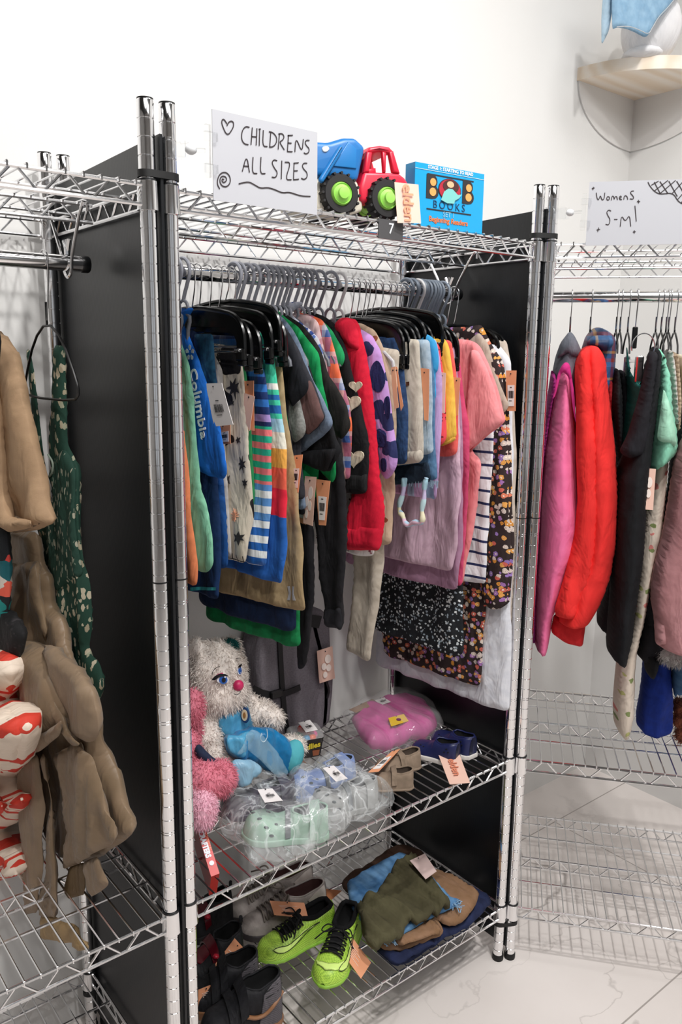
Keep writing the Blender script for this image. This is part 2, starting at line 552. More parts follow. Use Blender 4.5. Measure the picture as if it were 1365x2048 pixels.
def furry(mb, nn, n, length, width, seed=1, down=.35, keep=None):
    """adds pile: thin tapered locks rooted on the surface"""
    rnd = np.random.default_rng(seed); V = np.array(mb.v); F = [f for f in mb.f]
    cen = np.array([V[list(f)].mean(0) for f in F]); ar = np.array([np.linalg.norm(np.cross(V[f[1]]-V[f[0]], V[f[2]]-V[f[0]])) for f in F])
    idx = rnd.choice(len(F), n, p=ar/ar.sum()); vs = []; fs = []; o = len(mb.v)
    for k, i in enumerate(idx):
        f = F[i]; w = rnd.dirichlet(np.ones(len(f))); p = (V[list(f)]*w[:, None]).sum(0); N = nn[list(f)].mean(0); N /= max(np.linalg.norm(N), 1e-6)
        if keep is not None and not keep(p): continue
        d = N+rnd.normal(0, .45, 3)+np.array([0, 0, -down]); d /= np.linalg.norm(d); L = length*(.6+.6*rnd.random())
        s_ = np.cross(d, rnd.normal(0, 1, 3)); s_ /= max(np.linalg.norm(s_), 1e-6); b = o+len(vs)
        m = p+d*L*.55+N*L*.06; e = p+d*L+np.array([0, 0, -.25*L])
        vs += [p-s_*width, p+s_*width, m+s_*width*.7, m-s_*width*.7, e]; fs += [(b, b+1, b+2, b+3), (b+3, b+2, b+4)]
    mb.v += [tuple(x) for x in vs]; mb.f += fs
    return mb

# ------------------------------------------------------------------ the room
def wall_paint():
    x = NT('white wall paint'); b = x.b
    b.inputs['Base Color'].default_value = srgb('#dfdedc'); b.inputs['Roughness'].default_value = 0.75
    x.bump(160, 0.0006, 0.25, 'Object'); return x.m

def marble():
    x = NT('marble floor tile'); mp = x.coord('Object', (1, 1, 1), (0, 0, 0))
    nz = x.n('TexNoise'); x.inp(nz, Scale=1.6, Detail=8, Roughness=0.62); x.l(mp, 'Vector', nz, 'Vector')
    r0 = x.ramp([(0.3, '#ddd5d0'), (0.7, '#e8e1dd')], 'LINEAR'); x.l(nz, 'Fac', r0, 'Fac')
    # veins: thin bands of a distorted noise
    dz = x.n('TexNoise'); x.inp(dz, Scale=2.3, Detail=6); x.l(mp, 'Vector', dz, 'Vector')
    mm = x.n('VectorMath', operation='MULTIPLY_ADD'); x.l(dz, 'Color', mm, 0); mm.inputs[1].default_value = (.5, .5, .5); x.l(mp, 'Vector', mm, 2)
    out = r0
    for sc, w, col, amt in ((1.9, 0.010, '#8d8580', 0.75), (4.1, 0.010, '#a39b96', 0.45)):
        v = x.n('TexNoise'); x.inp(v, Scale=sc, Detail=3, Roughness=0.45); x.l(mm, 'Vector', v, 'Vector')
        sb = x.n('Math', operation='SUBTRACT'); sb.inputs[1].default_value = 0.5; x.l(v, 'Fac', sb, 0)
        ab = x.n('Math', operation='ABSOLUTE'); x.l(sb, 0, ab, 0)
        mr = x.n('MapRange'); mr.inputs[1].default_value = 0.0; mr.inputs[2].default_value = w; mr.inputs[3].default_value = amt; mr.inputs[4].default_value = 0.0
        x.l(ab, 0, mr, 0)
        pn = x.n('TexNoise'); x.inp(pn, Scale=1.3, Detail=2); x.l(mp, 'Vector', pn, 'Vector')
        rr = x.ramp([(0.42, (0, 0, 0)), (0.62, (1, 1, 1))], 'LINEAR'); x.l(pn, 'Fac', rr, 'Fac')
        ml = x.n('Math', operation='MULTIPLY'); x.l(mr, 0, ml, 0); x.l(rr, 'Color', ml, 1)
        out = x.mix((ml, 0), (out, 'Color'), col)
    # grout lines of large tiles
    br = x.n('TexBrick'); br.offset = 0.5
    x.inp(br, Scale=1.0, Mortar_Size=0.002, Brick_Width=1.2, Row_Height=0.6); br.inputs['Mortar Smooth'].default_value = 0.1
    mp2 = x.coord('Object', (1, 1, 1), (0, 0, 0), (0.33, 0.31, 0)); x.l(mp2, 'Vector', br, 'Vector')
    fin = x.mix((br, 'Fac'), (out, 'Color'), '#a59d98')
    x.base(fin); x.b.inputs['Roughness'].default_value = 0.32
    return x.m

M_WALL = wall_paint()
M_FLOOR = marble()
X0, X1, Y0, Y1, ZC = -4.0, 1.874, -4.6, 0.457, 3.5
def slab(a, b): 
    return MB().box([(a[i]+b[i])/2 for i in range(3)], [b[i]-a[i] for i in range(3)])
struct(slab((X0-.2, Y0-.2, -0.1), (X1+.2, Y1+.2, 0)), 'floor', M_FLOOR, org=(0, 0, 0))
struct(slab((X0, Y1, 0), (X1+.15, Y1+.15, ZC)), 'wall_back', M_WALL)
struct(slab((X1, Y0, 0), (X1+.15, Y1, ZC)), 'wall_right', M_WALL)
struct(slab((X0-.15, Y0, 0), (X0, Y1+.15, ZC)), 'wall_left', M_WALL)
struct(slab((X0-.2, Y0-.2, ZC), (X1+.2, Y1+.2, ZC+.1)), 'ceiling', mat('ceiling paint', '#3a3938', 0.8))
fw = slab((X0, Y0-.15, 0), (-2.9, Y0, ZC))
fw.box(((X1-.5+X1)/2, Y0-.075, ZC/2), (0.5, .15, ZC)).box((-0.8, Y0-.075, .3), (4.3, .15, .6)).box((-0.8, Y0-.075, 3.1), (4.3, .15, .8)).box((-0.8, Y0-.075, 1.65), (0.35, .15, 2.1))
struct(fw, 'wall_front', mat('front wall paint', '#a9a5a1', 0.8))
# ------------------------------------------------------------------ chrome wire racks
CHROME = mat('chrome', (0.9, 0.9, 0.91), 0.10, 1.0)
CHROME_S = mat('chrome wire', (0.80, 0.80, 0.81), 0.16, 1.0)
BLACKP = mat('black plastic', '#111214', 0.35)
RUBBER = mat('black rubber', '#0d0d0e', 0.6)
W, D, H = 0.8516, 0.415, 1.835
ZT, ZM, ZL = 1.7035, 0.5279, 0.1323
PR = 0.0123
GAP = 0.034

def post_mesh(x, y):
    g = 0.0247; pr = [(PR*.9, 0.012)]
    z = 0.03; n = 0; prof = [(PR, 0.012)]
    while z < H-0.012:
        dbl = (n % 8 == 3)
        for zz in ((z-.0022, z+.0022) if dbl else (z,)):
            prof += [(PR, zz-.0011), (PR-.0008, zz-.0004), (PR-.0008, zz+.0004), (PR, zz+.0011)]
        z += g; n += 1
    prof += [(PR, H-.002), (PR-.001, H)]
    return MB().lathe(prof, (x, y, 0), 20)

def shelf_mesh(z, cc=0.0):
    mb = MB(); rt, rb = z+.0135, z-.0135; rr = .0031; wr = .0017
    def truss(a, b, n, ends=0.012):
        a = np.array(a, float); b = np.array(b, float); L = np.linalg.norm(b-a); t = (b-a)/L
        a2, b2 = a+t*ends, b-t*ends
        mb.tube([a2+(0, 0, rt), b2+(0, 0, rt)], rr, 7); mb.tube([a2+(0, 0, rb), b2+(0, 0, rb)], rr, 7)
        pts = []
        a3, b3 = a+t*.022, b-t*.022
        for i in range(n+1):
            p = a3+(b3-a3)*i/n; up = i % 2
            zc = (rt-.001) if up else (rb+.001)
            for dd in (-.005, .005):
                if (i == 0 and dd < 0) or (i == n and dd > 0): continue
                pts.append(p+t*dd+(0, 0, zc))
        mb.tube(pts, .0021, 6)
    e = 0.006
    truss((0, -e, 0), (W, -e, 0), 24); truss((0, D+e, 0), (W, D+e, 0), 24)
    truss((-e, 0, 0), (-e, D, 0), 12); truss((W+e, 0, 0), (W+e, D, 0), 12)
    truss((0, D/2, 0), (W, D/2, 0), 24, 0.0)
    for yy in (D*.25, D*.75): mb.tube([(-e, yy, rt-.001), (W+e, yy, rt-.001)], .0028, 7)
    n = 33
    for i in range(n):
        x = 0.022+(W-.044)*i/(n-1)
        mb.tube([(x, -e-.003, rt+.0042), (x, D+e+.003, rt+.0042)], wr, 6)
        mb.tube([(x, -e-.003, rt+.0042), (x, -e-.0035, rt-.002)], wr, 5)
    return mb

def rail_mesh():
    mb = MB(); r = .0128
    mb.tube([(0.010, .2075, 1.625), (W-.018, .2075, 1.625)], r, 18)
    return mb
def rail_bracket(x):
    mb = MB(); a = .0028
    p = []
    for k in range(0, 13):
        an = PI+PI*k/12; p.append((x, .2075+.0165*cos(an), 1.622+.0165*sin(an)*1.15))
    path = [(x+.008, .2075-.075, ZT-.006), (x+.006, .2075-.078, ZT+.006), (x, .2075-.072, ZT+.008), (x, .2075-.02, 1.635)]+p+[(x, .2075+.02, 1.635), (x, .2075+.072, ZT+.008), (x+.006, .2075+.078, ZT+.006), (x+.008, .2075+.075, ZT-.006)]
    mb.tube(smooth_poly(path, 1, False), a, 7)
    return mb
def wingnut(x):
    mb = MB(); mb.tube([(x, .2075, 1.637), (x, .2075, 1.662)], .0022, 6); mb.tube([(x, .2075, 1.638), (x, .2075, 1.647)], .005, 8)
    for sg in (-1, 1): mb.tube([(x, .2075+sg*.003, 1.645), (x, .2075+sg*.011, 1.661)], [.0028, .0035], 6)
    return mb
def rail_cap(x): return MB().lathe([(.0131, -.006), (.0136, -.004), (.0136, .006), (.0128, .008)], (x, .2075, 1.625), 16, Matrix.Rotation(PI/2, 3, 'Y'))

def rack(label, loc, rz, shelves):
    root = thing('wire_rack', label, 'shelving rack', loc, rz)
    L = dict(local=True)
    for (x, y) in ((0, 0), (W, 0), (0, D), (W, D)):
        p = build(post_mesh(x, y), 'post', CHROME, root, **L)
        build(MB().lathe([(PR+.0012, 0), (PR+.0016, .002), (PR+.0016, .014), (PR+.0004, .016)], (x, y, 0), 18), 'foot_cap', RUBBER, p, **L)
        build(MB().lathe([(PR-.0005, H), (PR-.0005, H+.0015), (PR-.003, H+.002)], (x, y, 0), 18), 'top_cap', BLACKP, p, **L)
        build(MB().lathe([(PR+.0003, 1.128), (PR+.0004, 1.1285), (PR+.0004, 1.130), (PR+.0003, 1.1305)], (x, y, 0), 18), 'joint_ring', BLACKP, p, **L)
    for z in shelves:
        s = build(shelf_mesh(z), 'wire_shelf', CHROME_S, root, **L)
        for (x, y) in ((0, 0), (W, 0), (0, D), (W, D)):
            c = build(MB().lathe([(PR+.0008, z-.021), (PR+.0038, z-.0205), (PR+.0028, z+.0195), (PR+.0015, z+.0202)], (x, y, 0), 20), 'collar', CHROME, s, **L)
            build(MB().lathe([(PR+.0006, z+.0195), (PR+.0021, z+.0198), (PR+.0019, z+.0225), (PR+.0006, z+.023)], (x, y, 0), 18), 'sleeve_ring', BLACKP, s, **L)
    r = build(rail_mesh(), 'hanging_rail', CHROME, root, **L)
    for x in (.018, W-.045):
        b = build(rail_bracket(x), 'bracket', CHROME_S, r, **L)
        build(wingnut(x), 'wing_nut', CHROME_S, r, **L)
    for x in (.010, W-.018): build(rail_cap(x), 'end_cap', BLACKP, r, **L)
    return root

CC, CA = (0.879, -0.0148), -0.8802
def Cw(s, d, z):
    return np.array([CC[0]+s*cos(CA)-d*sin(CA), CC[1]+s*sin(CA)+d*cos(CA), z])
CS = np.array([cos(CA), sin(CA), 0.0]); CD = np.array([-sin(CA), cos(CA), 0.0])
def onc_s(px, py, s): return hit(px, py, CS, CS@Cw(s, 0, 0))
def onc_d(px, py, d): return hit(px, py, CD, CD@Cw(0, d, 0))

rack('chrome wire rack in the middle with childrens clothes and toys', (0, 0, 0), 0.0, (ZT, ZM, ZL))
rack('chrome wire rack at the left edge with taupe and green dresses', (-GAP-W, 0, 0), 0.0, (ZT+.002, ZM-.002, ZL-.003))
rack('chrome wire rack on the right, turned across the room corner', (CC[0], CC[1], 0), CA, (ZT, ZM, ZL))

# black divider boards, cable ties
M_BOARD = None
def board_mat():
    x = NT('black corrugated board'); x.b.inputs['Base Color'].default_value = srgb('#131518'); x.b.inputs['Roughness'].default_value = 0.36; x.b.inputs['Specular IOR Level'].default_value = .45
    mp = x.coord('Object', (1, 1, 1)); w = x.n('TexWave'); w.bands_direction = 'Y'; x.inp(w, Scale=95.0, Distortion=0.0); x.l(mp, 'Vector', w, 'Vector')
    b = x.n('Bump'); b.inputs['Distance'].default_value = 0.0004; b.inputs['Strength'].default_value = 0.12; x.l(w, 'Fac', b, 'Height'); x.l(b, 'Normal', x.b, 'Normal')
    return x.m
M_BOARD = board_mat()
def board(x, label):
    mb = MB(); n = 9
    for xx in (0,):
        vs = []; fs = []
        zs = [0.035]+list(np.linspace(0.3, 1.7, 8))+[1.79]
        for z in zs:
            for i in range(n):
                y = -.012+(.432)*i/(n-1)
                bow = .0012*sin(z*3+1)*sin(PI*i/(n-1))
                for t in (-.0022, .0022): vs.append((x+bow+t, y, z-(0.009*(i/(n-1)) if z > 1.75 else 0)))
        m = len(zs)
        def I(a, b, c): return (a*n+b)*2+c
        for a in range(m-1):
            for b in range(n-1):
                fs.append((I(a, b, 0), I(a+1, b, 0), I(a+1, b+1, 0), I(a, b+1, 0))); fs.append((I(a, b, 1), I(a, b+1, 1), I(a+1, b+1, 1), I(a+1, b, 1)))
        for a in range(m-1):
            for b in (0, n-1): 
                L = (I(a, b, 0), I(a, b, 1), I(a+1, b, 1), I(a+1, b, 0)); fs.append(L if b == 0 else L[::-1])
        for b in range(n-1):
            for a in (0, m-1):
                L = (I(a, b, 0), I(a, b+1, 0), I(a, b+1, 1), I(a, b, 1)); fs.append(L if a == 0 else L[::-1])
        mb.add(vs, fs)
    tag(build(mb, 'divider_board', M_BOARD, smooth=30), label, 'divider board')
board(-GAP/2, 'tall black board standing between the left and middle racks')
board((W+CC[0])/2+.002, 'tall black board standing between the middle and right racks')

def strap(p, q_, z, label, r=PR+.0012):
    """a strap around two posts at p and q_"""
    p = np.array(p, float); q_ = np.array(q_, float); t = (q_-p)/np.linalg.norm(q_-p); a0 = math.atan2(t[1], t[0])
    path = [(p[0]+r*cos(a0+PI/2+PI*k/8), p[1]+r*sin(a0+PI/2+PI*k/8)) for k in range(9)]+[(q_[0]+r*cos(a0-PI/2+PI*k/8), q_[1]+r*sin(a0-PI/2+PI*k/8)) for k in range(9)]
    n = len(path); vs = []; fs = []
    c = (p+q_)/2
    for (x, y) in path:
        for (k, zz) in ((0, -.005), (.0012, -.005), (.0012, .005), (0, .005)):
            dx, dy = x-c[0], y-c[1]; L = math.hypot(dx, dy); vs.append((x+dx/L*k, y+dy/L*k, z+zz))
    for i in range(n):
        j = (i+1) % n
        for k in range(4): fs.append((i*4+k, j*4+k, j*4+(k+1) % 4, i*4+(k+1) % 4))
    tag(build(MB().add(vs, fs), 'strap', RUBBER), label, 'strap')
strap((-GAP, 0), (0, 0), 1.735, 'black strap tying the two tall posts beside the childrens sign')
strap((W, 0), CC, 1.735, 'black strap tying the two posts beside the womens sign')
strap((W, 0), CC, 0.103, 'black strap low down above the post feet on the right')
strap((-GAP, D), (0, D), 0.098, 'black strap low on the rear posts at the left')
# ------------------------------------------------------------------ hanging clothes: helpers
YC = .2075
class Plane:
    """the hanging plane of one garment on a rail: x = X + kt*(YC-y) + ks*(1.6-z)"""
    def __init__(s, X, kt=0.12, ks=0.0):
        s.X, s.kt, s.ks = X, kt, ks; s.n = (1.0, kt, ks); s.c = X+kt*YC+ks*1.6
    def uv(s, p): q_ = hit(p[0], p[1], s.n, s.c); return (q_[1], q_[2])
    def at(s, u, v, w=0.0): return (s.X+s.kt*(YC-u)+s.ks*(1.6-v)+w, u, v)
class PlaneC:
    """the same on the right rack's rail: s = S + ..., u = depth d, v = z"""
    def __init__(s, S, kt=0.0, ks=0.0):
        s.S, s.kt, s.ks = S, kt, ks; s.n = tuple(CS+CD*kt+np.array([0, 0, ks])); s.c = float(np.dot(s.n, Cw(0, 0, 0)))+S+kt*YC+ks*1.6
    def uv(s, p): q_ = hit(p[0], p[1], s.n, s.c); return (float((q_-Cw(0, 0, 0))@CD), q_[2])
    def at(s, u, v, w=0.0): return tuple(Cw(s.S+s.kt*(YC-u)+s.ks*(1.6-v)+w, u, v))

def fold_fn(X, amp=.004, k=70, top=1.5, ph=0.0):
    def f(u, v):
        r = min(1.0, max(0.2, (top-v)/.3))
        a = noise.noise((u*k*.32, v*4.5, X*2.5+ph)); b = noise.noise((u*k*.8+v*3, v*11, X*17+3.1)); c = 1-2*abs(noise.noise((u*k*.22+v*7, v*9-u*6, X*11+9.7)))
        return amp*r*(1.7*a+.75*b+.45*c)
    return f

def mirror(front, ymax=.405):
    back = [(min(2*YC-y, ymax), z) for y, z in front]
    return front+back[::-1]

LAST = {}
def garment(name, label, cat, X, px, m, kt=.12, ks=0.0, T=.010, amp=.0065, k=70, both=True, back=None, r=.007, group=None, step=.0095, plane=None, ymax=.405, parts=(), sm=1, drape=True):
    """px: the front edge from neck to hem as the photo shows it; the far half mirrors it about the rail"""
    pl = plane or Plane(X, kt, ks)
    fr = [pl.uv(p) for p in px]
    if back: poly = fr+[pl.uv(p) for p in back]
    elif both: poly = mirror(fr, ymax)
    else: poly = fr
    P = np.array(poly); zb = P[:, 1].min()
    root = thing(name, label, cat, pl.at(YC, zb), 0, group)
    fo = fold_fn(X, amp, k, P[:, 1].max())
    mb = pad(poly, pl.at, T, r, step, sm, fo, drape=drape)
    o = build(mb, 'body', m, root, smooth=True, uv=mb.uvl)
    LAST.clear(); LAST.update(root=root, pl=pl, fold=fo, T=T, body=o)
    return root

def piece(name, px, m, w=-.008, T=.008, r=.007, amp=None, step=.009, parent=None, label=None, root=None, pl=None, sm=1, uvs=None, drape=True):
    """a part (sleeve, cuff, waistband...) lying on the near face of the last garment"""
    pl = pl or LAST['pl']; root = root or LAST['root']; fo0 = LAST['fold'] if amp is None else fold_fn(pl.X if hasattr(pl, 'X') else pl.S, amp)
    poly = uvs or [pl.uv(p) for p in px]
    mb = pad(poly, pl.at, T, r, step, sm, lambda u, v: fo0(u, v)+w, drape=drape and sm > 0)
    o = build(mb, name, m, parent or root, smooth=True, uv=mb.uvl)
    if label: o['label'] = label
    return o

CARD = {'orange': '#e8a077', 'pink': '#ecc3b2', 'white': '#f1eceb', 'peach': '#eeb08c'}
def cardmat(c): return mat('%s card' % c, CARD.get(c, c), 0.55)
M_BAR = mat('printed black', '#2a282a', 0.6); M_LABEL = mat('white sticker', '#f0ecea', 0.5); M_PRINTW = mat('printed white', '#f7ded0', 0.6)
M_PEACHPRINT = mat('printed peach', '#f0a884', 0.6)

def quad_card(q, fwd, root, c='orange', barcode=True, name='price_tag', circles=False, lines=False, th=.0007, parent=None, own=None):
    """a thin card with corners q (tl, tr, br, bl as points); fwd points to the printed side"""
    q = [np.asarray(p, float) for p in q]; fwd = np.asarray(fwd, float)
    n = np.cross(q[1]-q[0], q[3]-q[0]); n /= np.linalg.norm(n)
    if n@fwd < 0: n = -n
    ex = q[1]-q[0]; ey = q[3]-q[0]
    def P(a, b, w=0.0): 
        return q[0]*(1-a)*(1-b)+q[1]*a*(1-b)+q[2]*a*b+q[3]*(1-a)*b+n*w
    mb = MB(); N = 5; vs = []; fs = []
    for side in (-th/2, th/2):
        for i in range(N+1):
            for j in range(3): vs.append(P(j/2, i/N, side+.0012*sin(i/N*2.6+q[0][0]*40)))
    def I(s, i, j): return s*(N+1)*3+i*3+j
    for i in range(N):
        for j in range(2):
            fs += [(I(1, i, j), I(1, i, j+1), I(1, i+1, j+1), I(1, i+1, j)), (I(0, i, j), I(0, i+1, j), I(0, i+1, j+1), I(0, i, j+1))]
        fs += [(I(0, i, 0), I(1, i, 0), I(1, i+1, 0), I(0, i+1, 0)), (I(0, i, 2), I(0, i+1, 2), I(1, i+1, 2), I(1, i, 2))]
    fs += [(I(0, 0, 0), I(0, 0, 1), I(0, 0, 2), I(1, 0, 2), I(1, 0, 1), I(1, 0, 0)), (I(0, N, 0), I(1, N, 0), I(1, N, 1), I(1, N, 2), I(0, N, 2), I(0, N, 1))]
    mb.add(vs, fs)
    o = build(mb, name, cardmat(c), parent or root, smooth=30)
    def flat(a0, b0, a1, b1, w, mb2): mb2.add([P(a0, b0, w), P(a1, b0, w), P(a1, b1, w), P(a0, b1, w), P(a0, b0, w-.0004), P(a1, b0, w-.0004), P(a1, b1, w-.0004), P(a0, b1, w-.0004)], [(0, 1, 2, 3), (7, 6, 5, 4), (0, 4, 5, 1), (1, 5, 6, 2), (2, 6, 7, 3), (3, 7, 4, 0)])
    hole = MB(); hole.lathe([(.0016, 0), (.0016, .0006)], P(.5, .08, .0022), 8, Vector((0, 0, 1)).rotation_difference(Vector(n)).to_matrix())
    build(hole, 'eyelet', M_BAR, o, smooth=None)
    if barcode:
        s = MB(); bb = MB(); rnd = random.Random(int(q[0][0]*1e4))
        if c != 'white':
            flat(.16, .36, .86, .88, .0022, s); build(s, 'barcode_sticker', M_LABEL, o, smooth=None)
        x = .27
        while x < .76:
            wd = rnd.choice((.012, .02, .03)); flat(x, .5, x+wd, .68, .0026, bb); x += wd+rnd.choice((.014, .022, .03))
        flat(.42, .405, .6, .425, .0026, bb); flat(.3, .74, .6, .755, .0026, bb)
        build(bb, 'barcode', M_BAR, o, smooth=None)
    if circles:
        s = MB()
        for (a, b, rr, cc) in ((.62, .33, .2, 0), (.33, .52, .16, 0), (.62, .6, .16, 0), (.36, .78, .14, 0)):
            nn = 20; ring = [P(a+rr*cos(2*PI*k/nn), b+rr*.66*sin(2*PI*k/nn), .0022) for k in range(nn)]; base = [p-n*.0004 for p in ring]
            s.add(ring+base, [tuple(range(nn)), tuple(range(nn, 2*nn))[::-1]]+[(k, nn+k, nn+(k+1) % nn, (k+1) % nn) for k in range(nn)])
        build(s, 'printed_circle', mat('pale print', '#f5e6dd', .6), o, smooth=None)
    if lines:
        s = MB(); rnd = random.Random(int(q[0][0]*1e4)+7)
        for k in range(6): flat(.22+.02*k, .3+.085*k, .5+.3*rnd.random(), .32+.085*k, .0022, s)
        build(s, 'printed_lines', M_PRINTW, o, smooth=None)
    return o

def tag_on(pxq, c='orange', off=.014, root=None, pl=None, plane_n=None, **kw):
    """a price tag hanging in front of the near face of the last garment, corners given as the photo shows them"""
    pl = pl or LAST['pl']; root = root or LAST['root']
    n = np.asarray(pl.n); n1 = n/np.linalg.norm(n)
    q = [hit(p[0], p[1], n, pl.c-off*np.linalg.norm(n)) for p in pxq]
    return quad_card(q, -n1, root, c, **kw)

# ------------------------------------------------------------------ hangers
M_HOOK = mat('hanger steel', (.72, .72, .73), .2, 1.0)
M_GREYP = mat('grey hanger plastic', '#8d8f98', .42)
M_GREYB = mat('blue grey hanger plastic', '#7d8794', .42)
M_WHITEP = mat('white hanger plastic', '#e8e6e6', .45)
M_CLIPB = mat('black hanger plastic', '#08090a', .22)

def hook_path(pl, zb, r=.0205, lean=0.0, zr=1.625):
    c = (YC, zr+.0022); P = [(YC, zb)]
    P += [(YC-.004, zb+.012), (YC-.013, c[1]-.024)]
    for k in range(0, 11):
        a = -PI*.88+PI*1.22*(-k/10)        # front side, over the top, down the back
        P.append((c[0]+r*cos(a), c[1]+r*sin(a)))
    return [pl.at(u+lean*(1.6-v), v) for u, v in smooth_poly(P, 1, False)]

def clip_hanger(pl, label, half=.15, zt=1.562, drop=.0, group='black clip hangers', rail=1.625):
    root = thing('clip_hanger', label, 'hanger', pl.at(YC, zt-.09), 0, group)
    hk = MB().tube(hook_path(pl, zt-.004, .0150, zr=rail), .0013, 7); build(hk, 'hook', M_HOOK, root)
    out = [(0, zt), (.025, zt+.002), (half-.045, zt-.008), (half-.02, zt-.016), (half-.004, zt-.034), (half, zt-.055), (half+.001, zt-.088), (half-.018, zt-.088), (half-.019, zt-.058), (half-.028, zt-.043), (half-.05, zt-.034), (0, zt-.03)]
    for sg in (1, -1):
        pass
    poly = [(YC-a, z) for a, z in out]+[(YC+a, z) for a, z in out[::-1]][1:-1]
    fr = MB().prism(poly, lambda u, v, w: pl.at(u, v, w), .0035)
    # raised rim
    rim = [(YC-a, z) for a, z in out[:8]]
    for sg in (-1, 1): fr.tube([pl.at(YC+sg*a, z) for a, z in smooth_poly(out[:8], 1, False)], .0042, 7, flat=1.0)
    build(fr, 'frame', M_CLIPB, root, smooth=35)
    for sg in (-1, 1):
        cl = MB(); y = YC+sg*(half-.008)
        cl.box(pl.at(y, zt-.080), (.011, .024, .022), bev=.003).box(pl.at(y-.002, zt-.094, .0), (.009, .020, .010), bev=.002)
        c = build(cl, 'clip', M_CLIPB, root)
        sp = MB().tube([pl.at(y-.006, zt-.073, -.0075), pl.at(y+.006, zt-.073, -.0075)], .003, 8); build(sp, 'spring', M_HOOK, c)
    build(MB().tube([pl.at(YC-half+.01, zt-.066), pl.at(YC+half-.01, zt-.066)], .0016, 6), 'rod', M_HOOK, root)
    return root

def plastic_hanger(pl, label, m=None, arm=None, half=.098, zt=1.562, group='grey plastic hangers', grip=False):
    m = m or M_GREYP
    root = thing('plastic_hanger', label, 'hanger', pl.at(YC, zt-.06), 0, group)
    mb = MB().tube(hook_path(pl, zt+.012, .0225), .0034, 9); build(mb, 'hook', m, root)
    ring = [pl.at(YC+.0145*cos(a), zt+.0+.0145*sin(a)) for a in np.linspace(0, 2*PI, 17)[:-1]]
    mb = MB().tube(ring, .003, 8, closed=True); build(mb, 'ring', m, root)
    mb = MB()
    arc = [(-half-.003, zt-.100), (-half, zt-.086), (-half*.55, zt-.044), (-.022, zt-.016), (-.008, zt-.008)]
    for sg in (1, -1): mb.tube([pl.at(YC-sg*a if sg < 0 else YC+a, z) for a, z in smooth_poly(arc, 1, False)], .0034, 8)
    build(mb, 'arms', arm or m, root)
    return root
# ------------------------------------------------------------------ clothes on the middle rail, from the left post to the right
C = cloth
def cream_print():
    x = NT('cream cloth with black sketch print'); x.bump(700, .0005, .5)
    mp = x.coord('UV'); v = x.n('TexNoise'); x.inp(v, Scale=26, Detail=5, Roughness=.7); x.l(mp, 'Vector', v, 'Vector')
    v2 = x.n('TexNoise'); x.inp(v2, Scale=13, Detail=1); x.l(mp, 'Vector', v2, 'Vector')
    r1 = x.ramp([(0, (0, 0, 0)), (.47, (1, 1, 1))]); x.l(v, 'Fac', r1, 'Fac')
    r2 = x.ramp([(0, (0, 0, 0)), (.54, (1, 1, 1))]); x.l(v2, 'Fac', r2, 'Fac')
    ml = x.n('Math', operation='MULTIPLY'); x.l(r1, 'Color', ml, 0); x.l(r2, 'Color', ml, 1)
    m = x.mix((ml, 0), '#cdc3b2', '#17161a')
    # sketched grid near the hem
    c = x.n('TexCoord'); sp = x.n('SeparateXYZ'); x.l(c, 'UV', sp, 'Vector')
    br = x.n('TexBrick'); br.offset = 0; x.inp(br, Scale=1, Mortar_Size=.0011, Brick_Width=.016, Row_Height=.012); x.l(c, 'UV', br, 'Vector')
    lt = x.n('Math', operation='LESS_THAN'); lt.inputs[1].default_value = 1.115; x.l(sp, 1, lt, 0)
    ml2 = x.n('Math', operation='MULTIPLY'); x.l(lt, 0, ml2, 0); x.l(br, 'Fac', ml2, 1)
    m2 = x.mix((ml2, 0), (m, 'Color'), '#1f1d20'); x.base(m2); return x.m

def hang_clip(X, what, kt=.12, **kw): clip_hanger(Plane(X, kt), 'black clip hanger holding the '+what, **kw)
def hang_grey(X, what, kt=.12, **kw): plastic_hanger(Plane(X, kt), 'grey plastic hanger inside the '+what, **kw)

# --- far left, partly behind the post
garment('shirt', 'peach orange childs shirt, hem peeking out below the mint shirt', 'shirt', .096, [(322, 640), (348, 690), (362, 800), (371, 900), (384, 1050), (398, 1140), (399, 1168), (390, 1171)], C('#ee8c5e'))
hang_grey(.096, 'peach orange shirt nearest the left post', half=.018)
garment('shirt', 'long mint green childs shirt next to the left post', 'shirt', .112, [(335, 635), (360, 680), (380, 730), (389, 800), (392, 900), (400, 975), (414, 1030), (426, 1090), (428, 1128), (421, 1143), (410, 1145)], C('#86c4a4', '#7bb898'), kt=.12)
hang_grey(.112, 'long mint green shirt', half=.018)
garment('t_shirt', 'bright blue childs tee with white lettering down its sleeve', 't-shirt', .128, [(345, 618), (364, 643), (378, 672), (397, 715), (420, 785), (443, 868), (456, 942), (449, 959), (430, 956), (412, 951), (398, 941), (391, 890), (386, 930), (388, 1060)], C('#1d6fd0', '#1a66c4'))
hang_grey(.128, 'bright blue tee with lettering', half=.018)
pl = LAST['pl']; fo = LAST['fold']
a, b = [np.array(pl.uv(p)) for p in ((388, 738), (411, 884))]
ex = (b-a)/np.linalg.norm(b-a); ey = np.array([ex[1], -ex[0]])
ey = ey if (pl.uv((420, 810))-a)@ey > 0 else -ey
def tfn(u, v, w): 
    q_ = a+ex*u+ey*v; return pl.at(q_[0], q_[1], fo(q_[0], q_[1])-.0058-w)
L0 = np.linalg.norm(b-a)
o = build(text_mesh('Columbia', L0/4.05, lambda u, v, w: tfn(u, v+.006, w), align='LEFT', bold=.0006), 'printed_lettering', mat('white print', '#eef2f8', .6), LAST['root'], smooth=None); o['label'] = 'white lettering down the blue sleeve'
mb = MB()
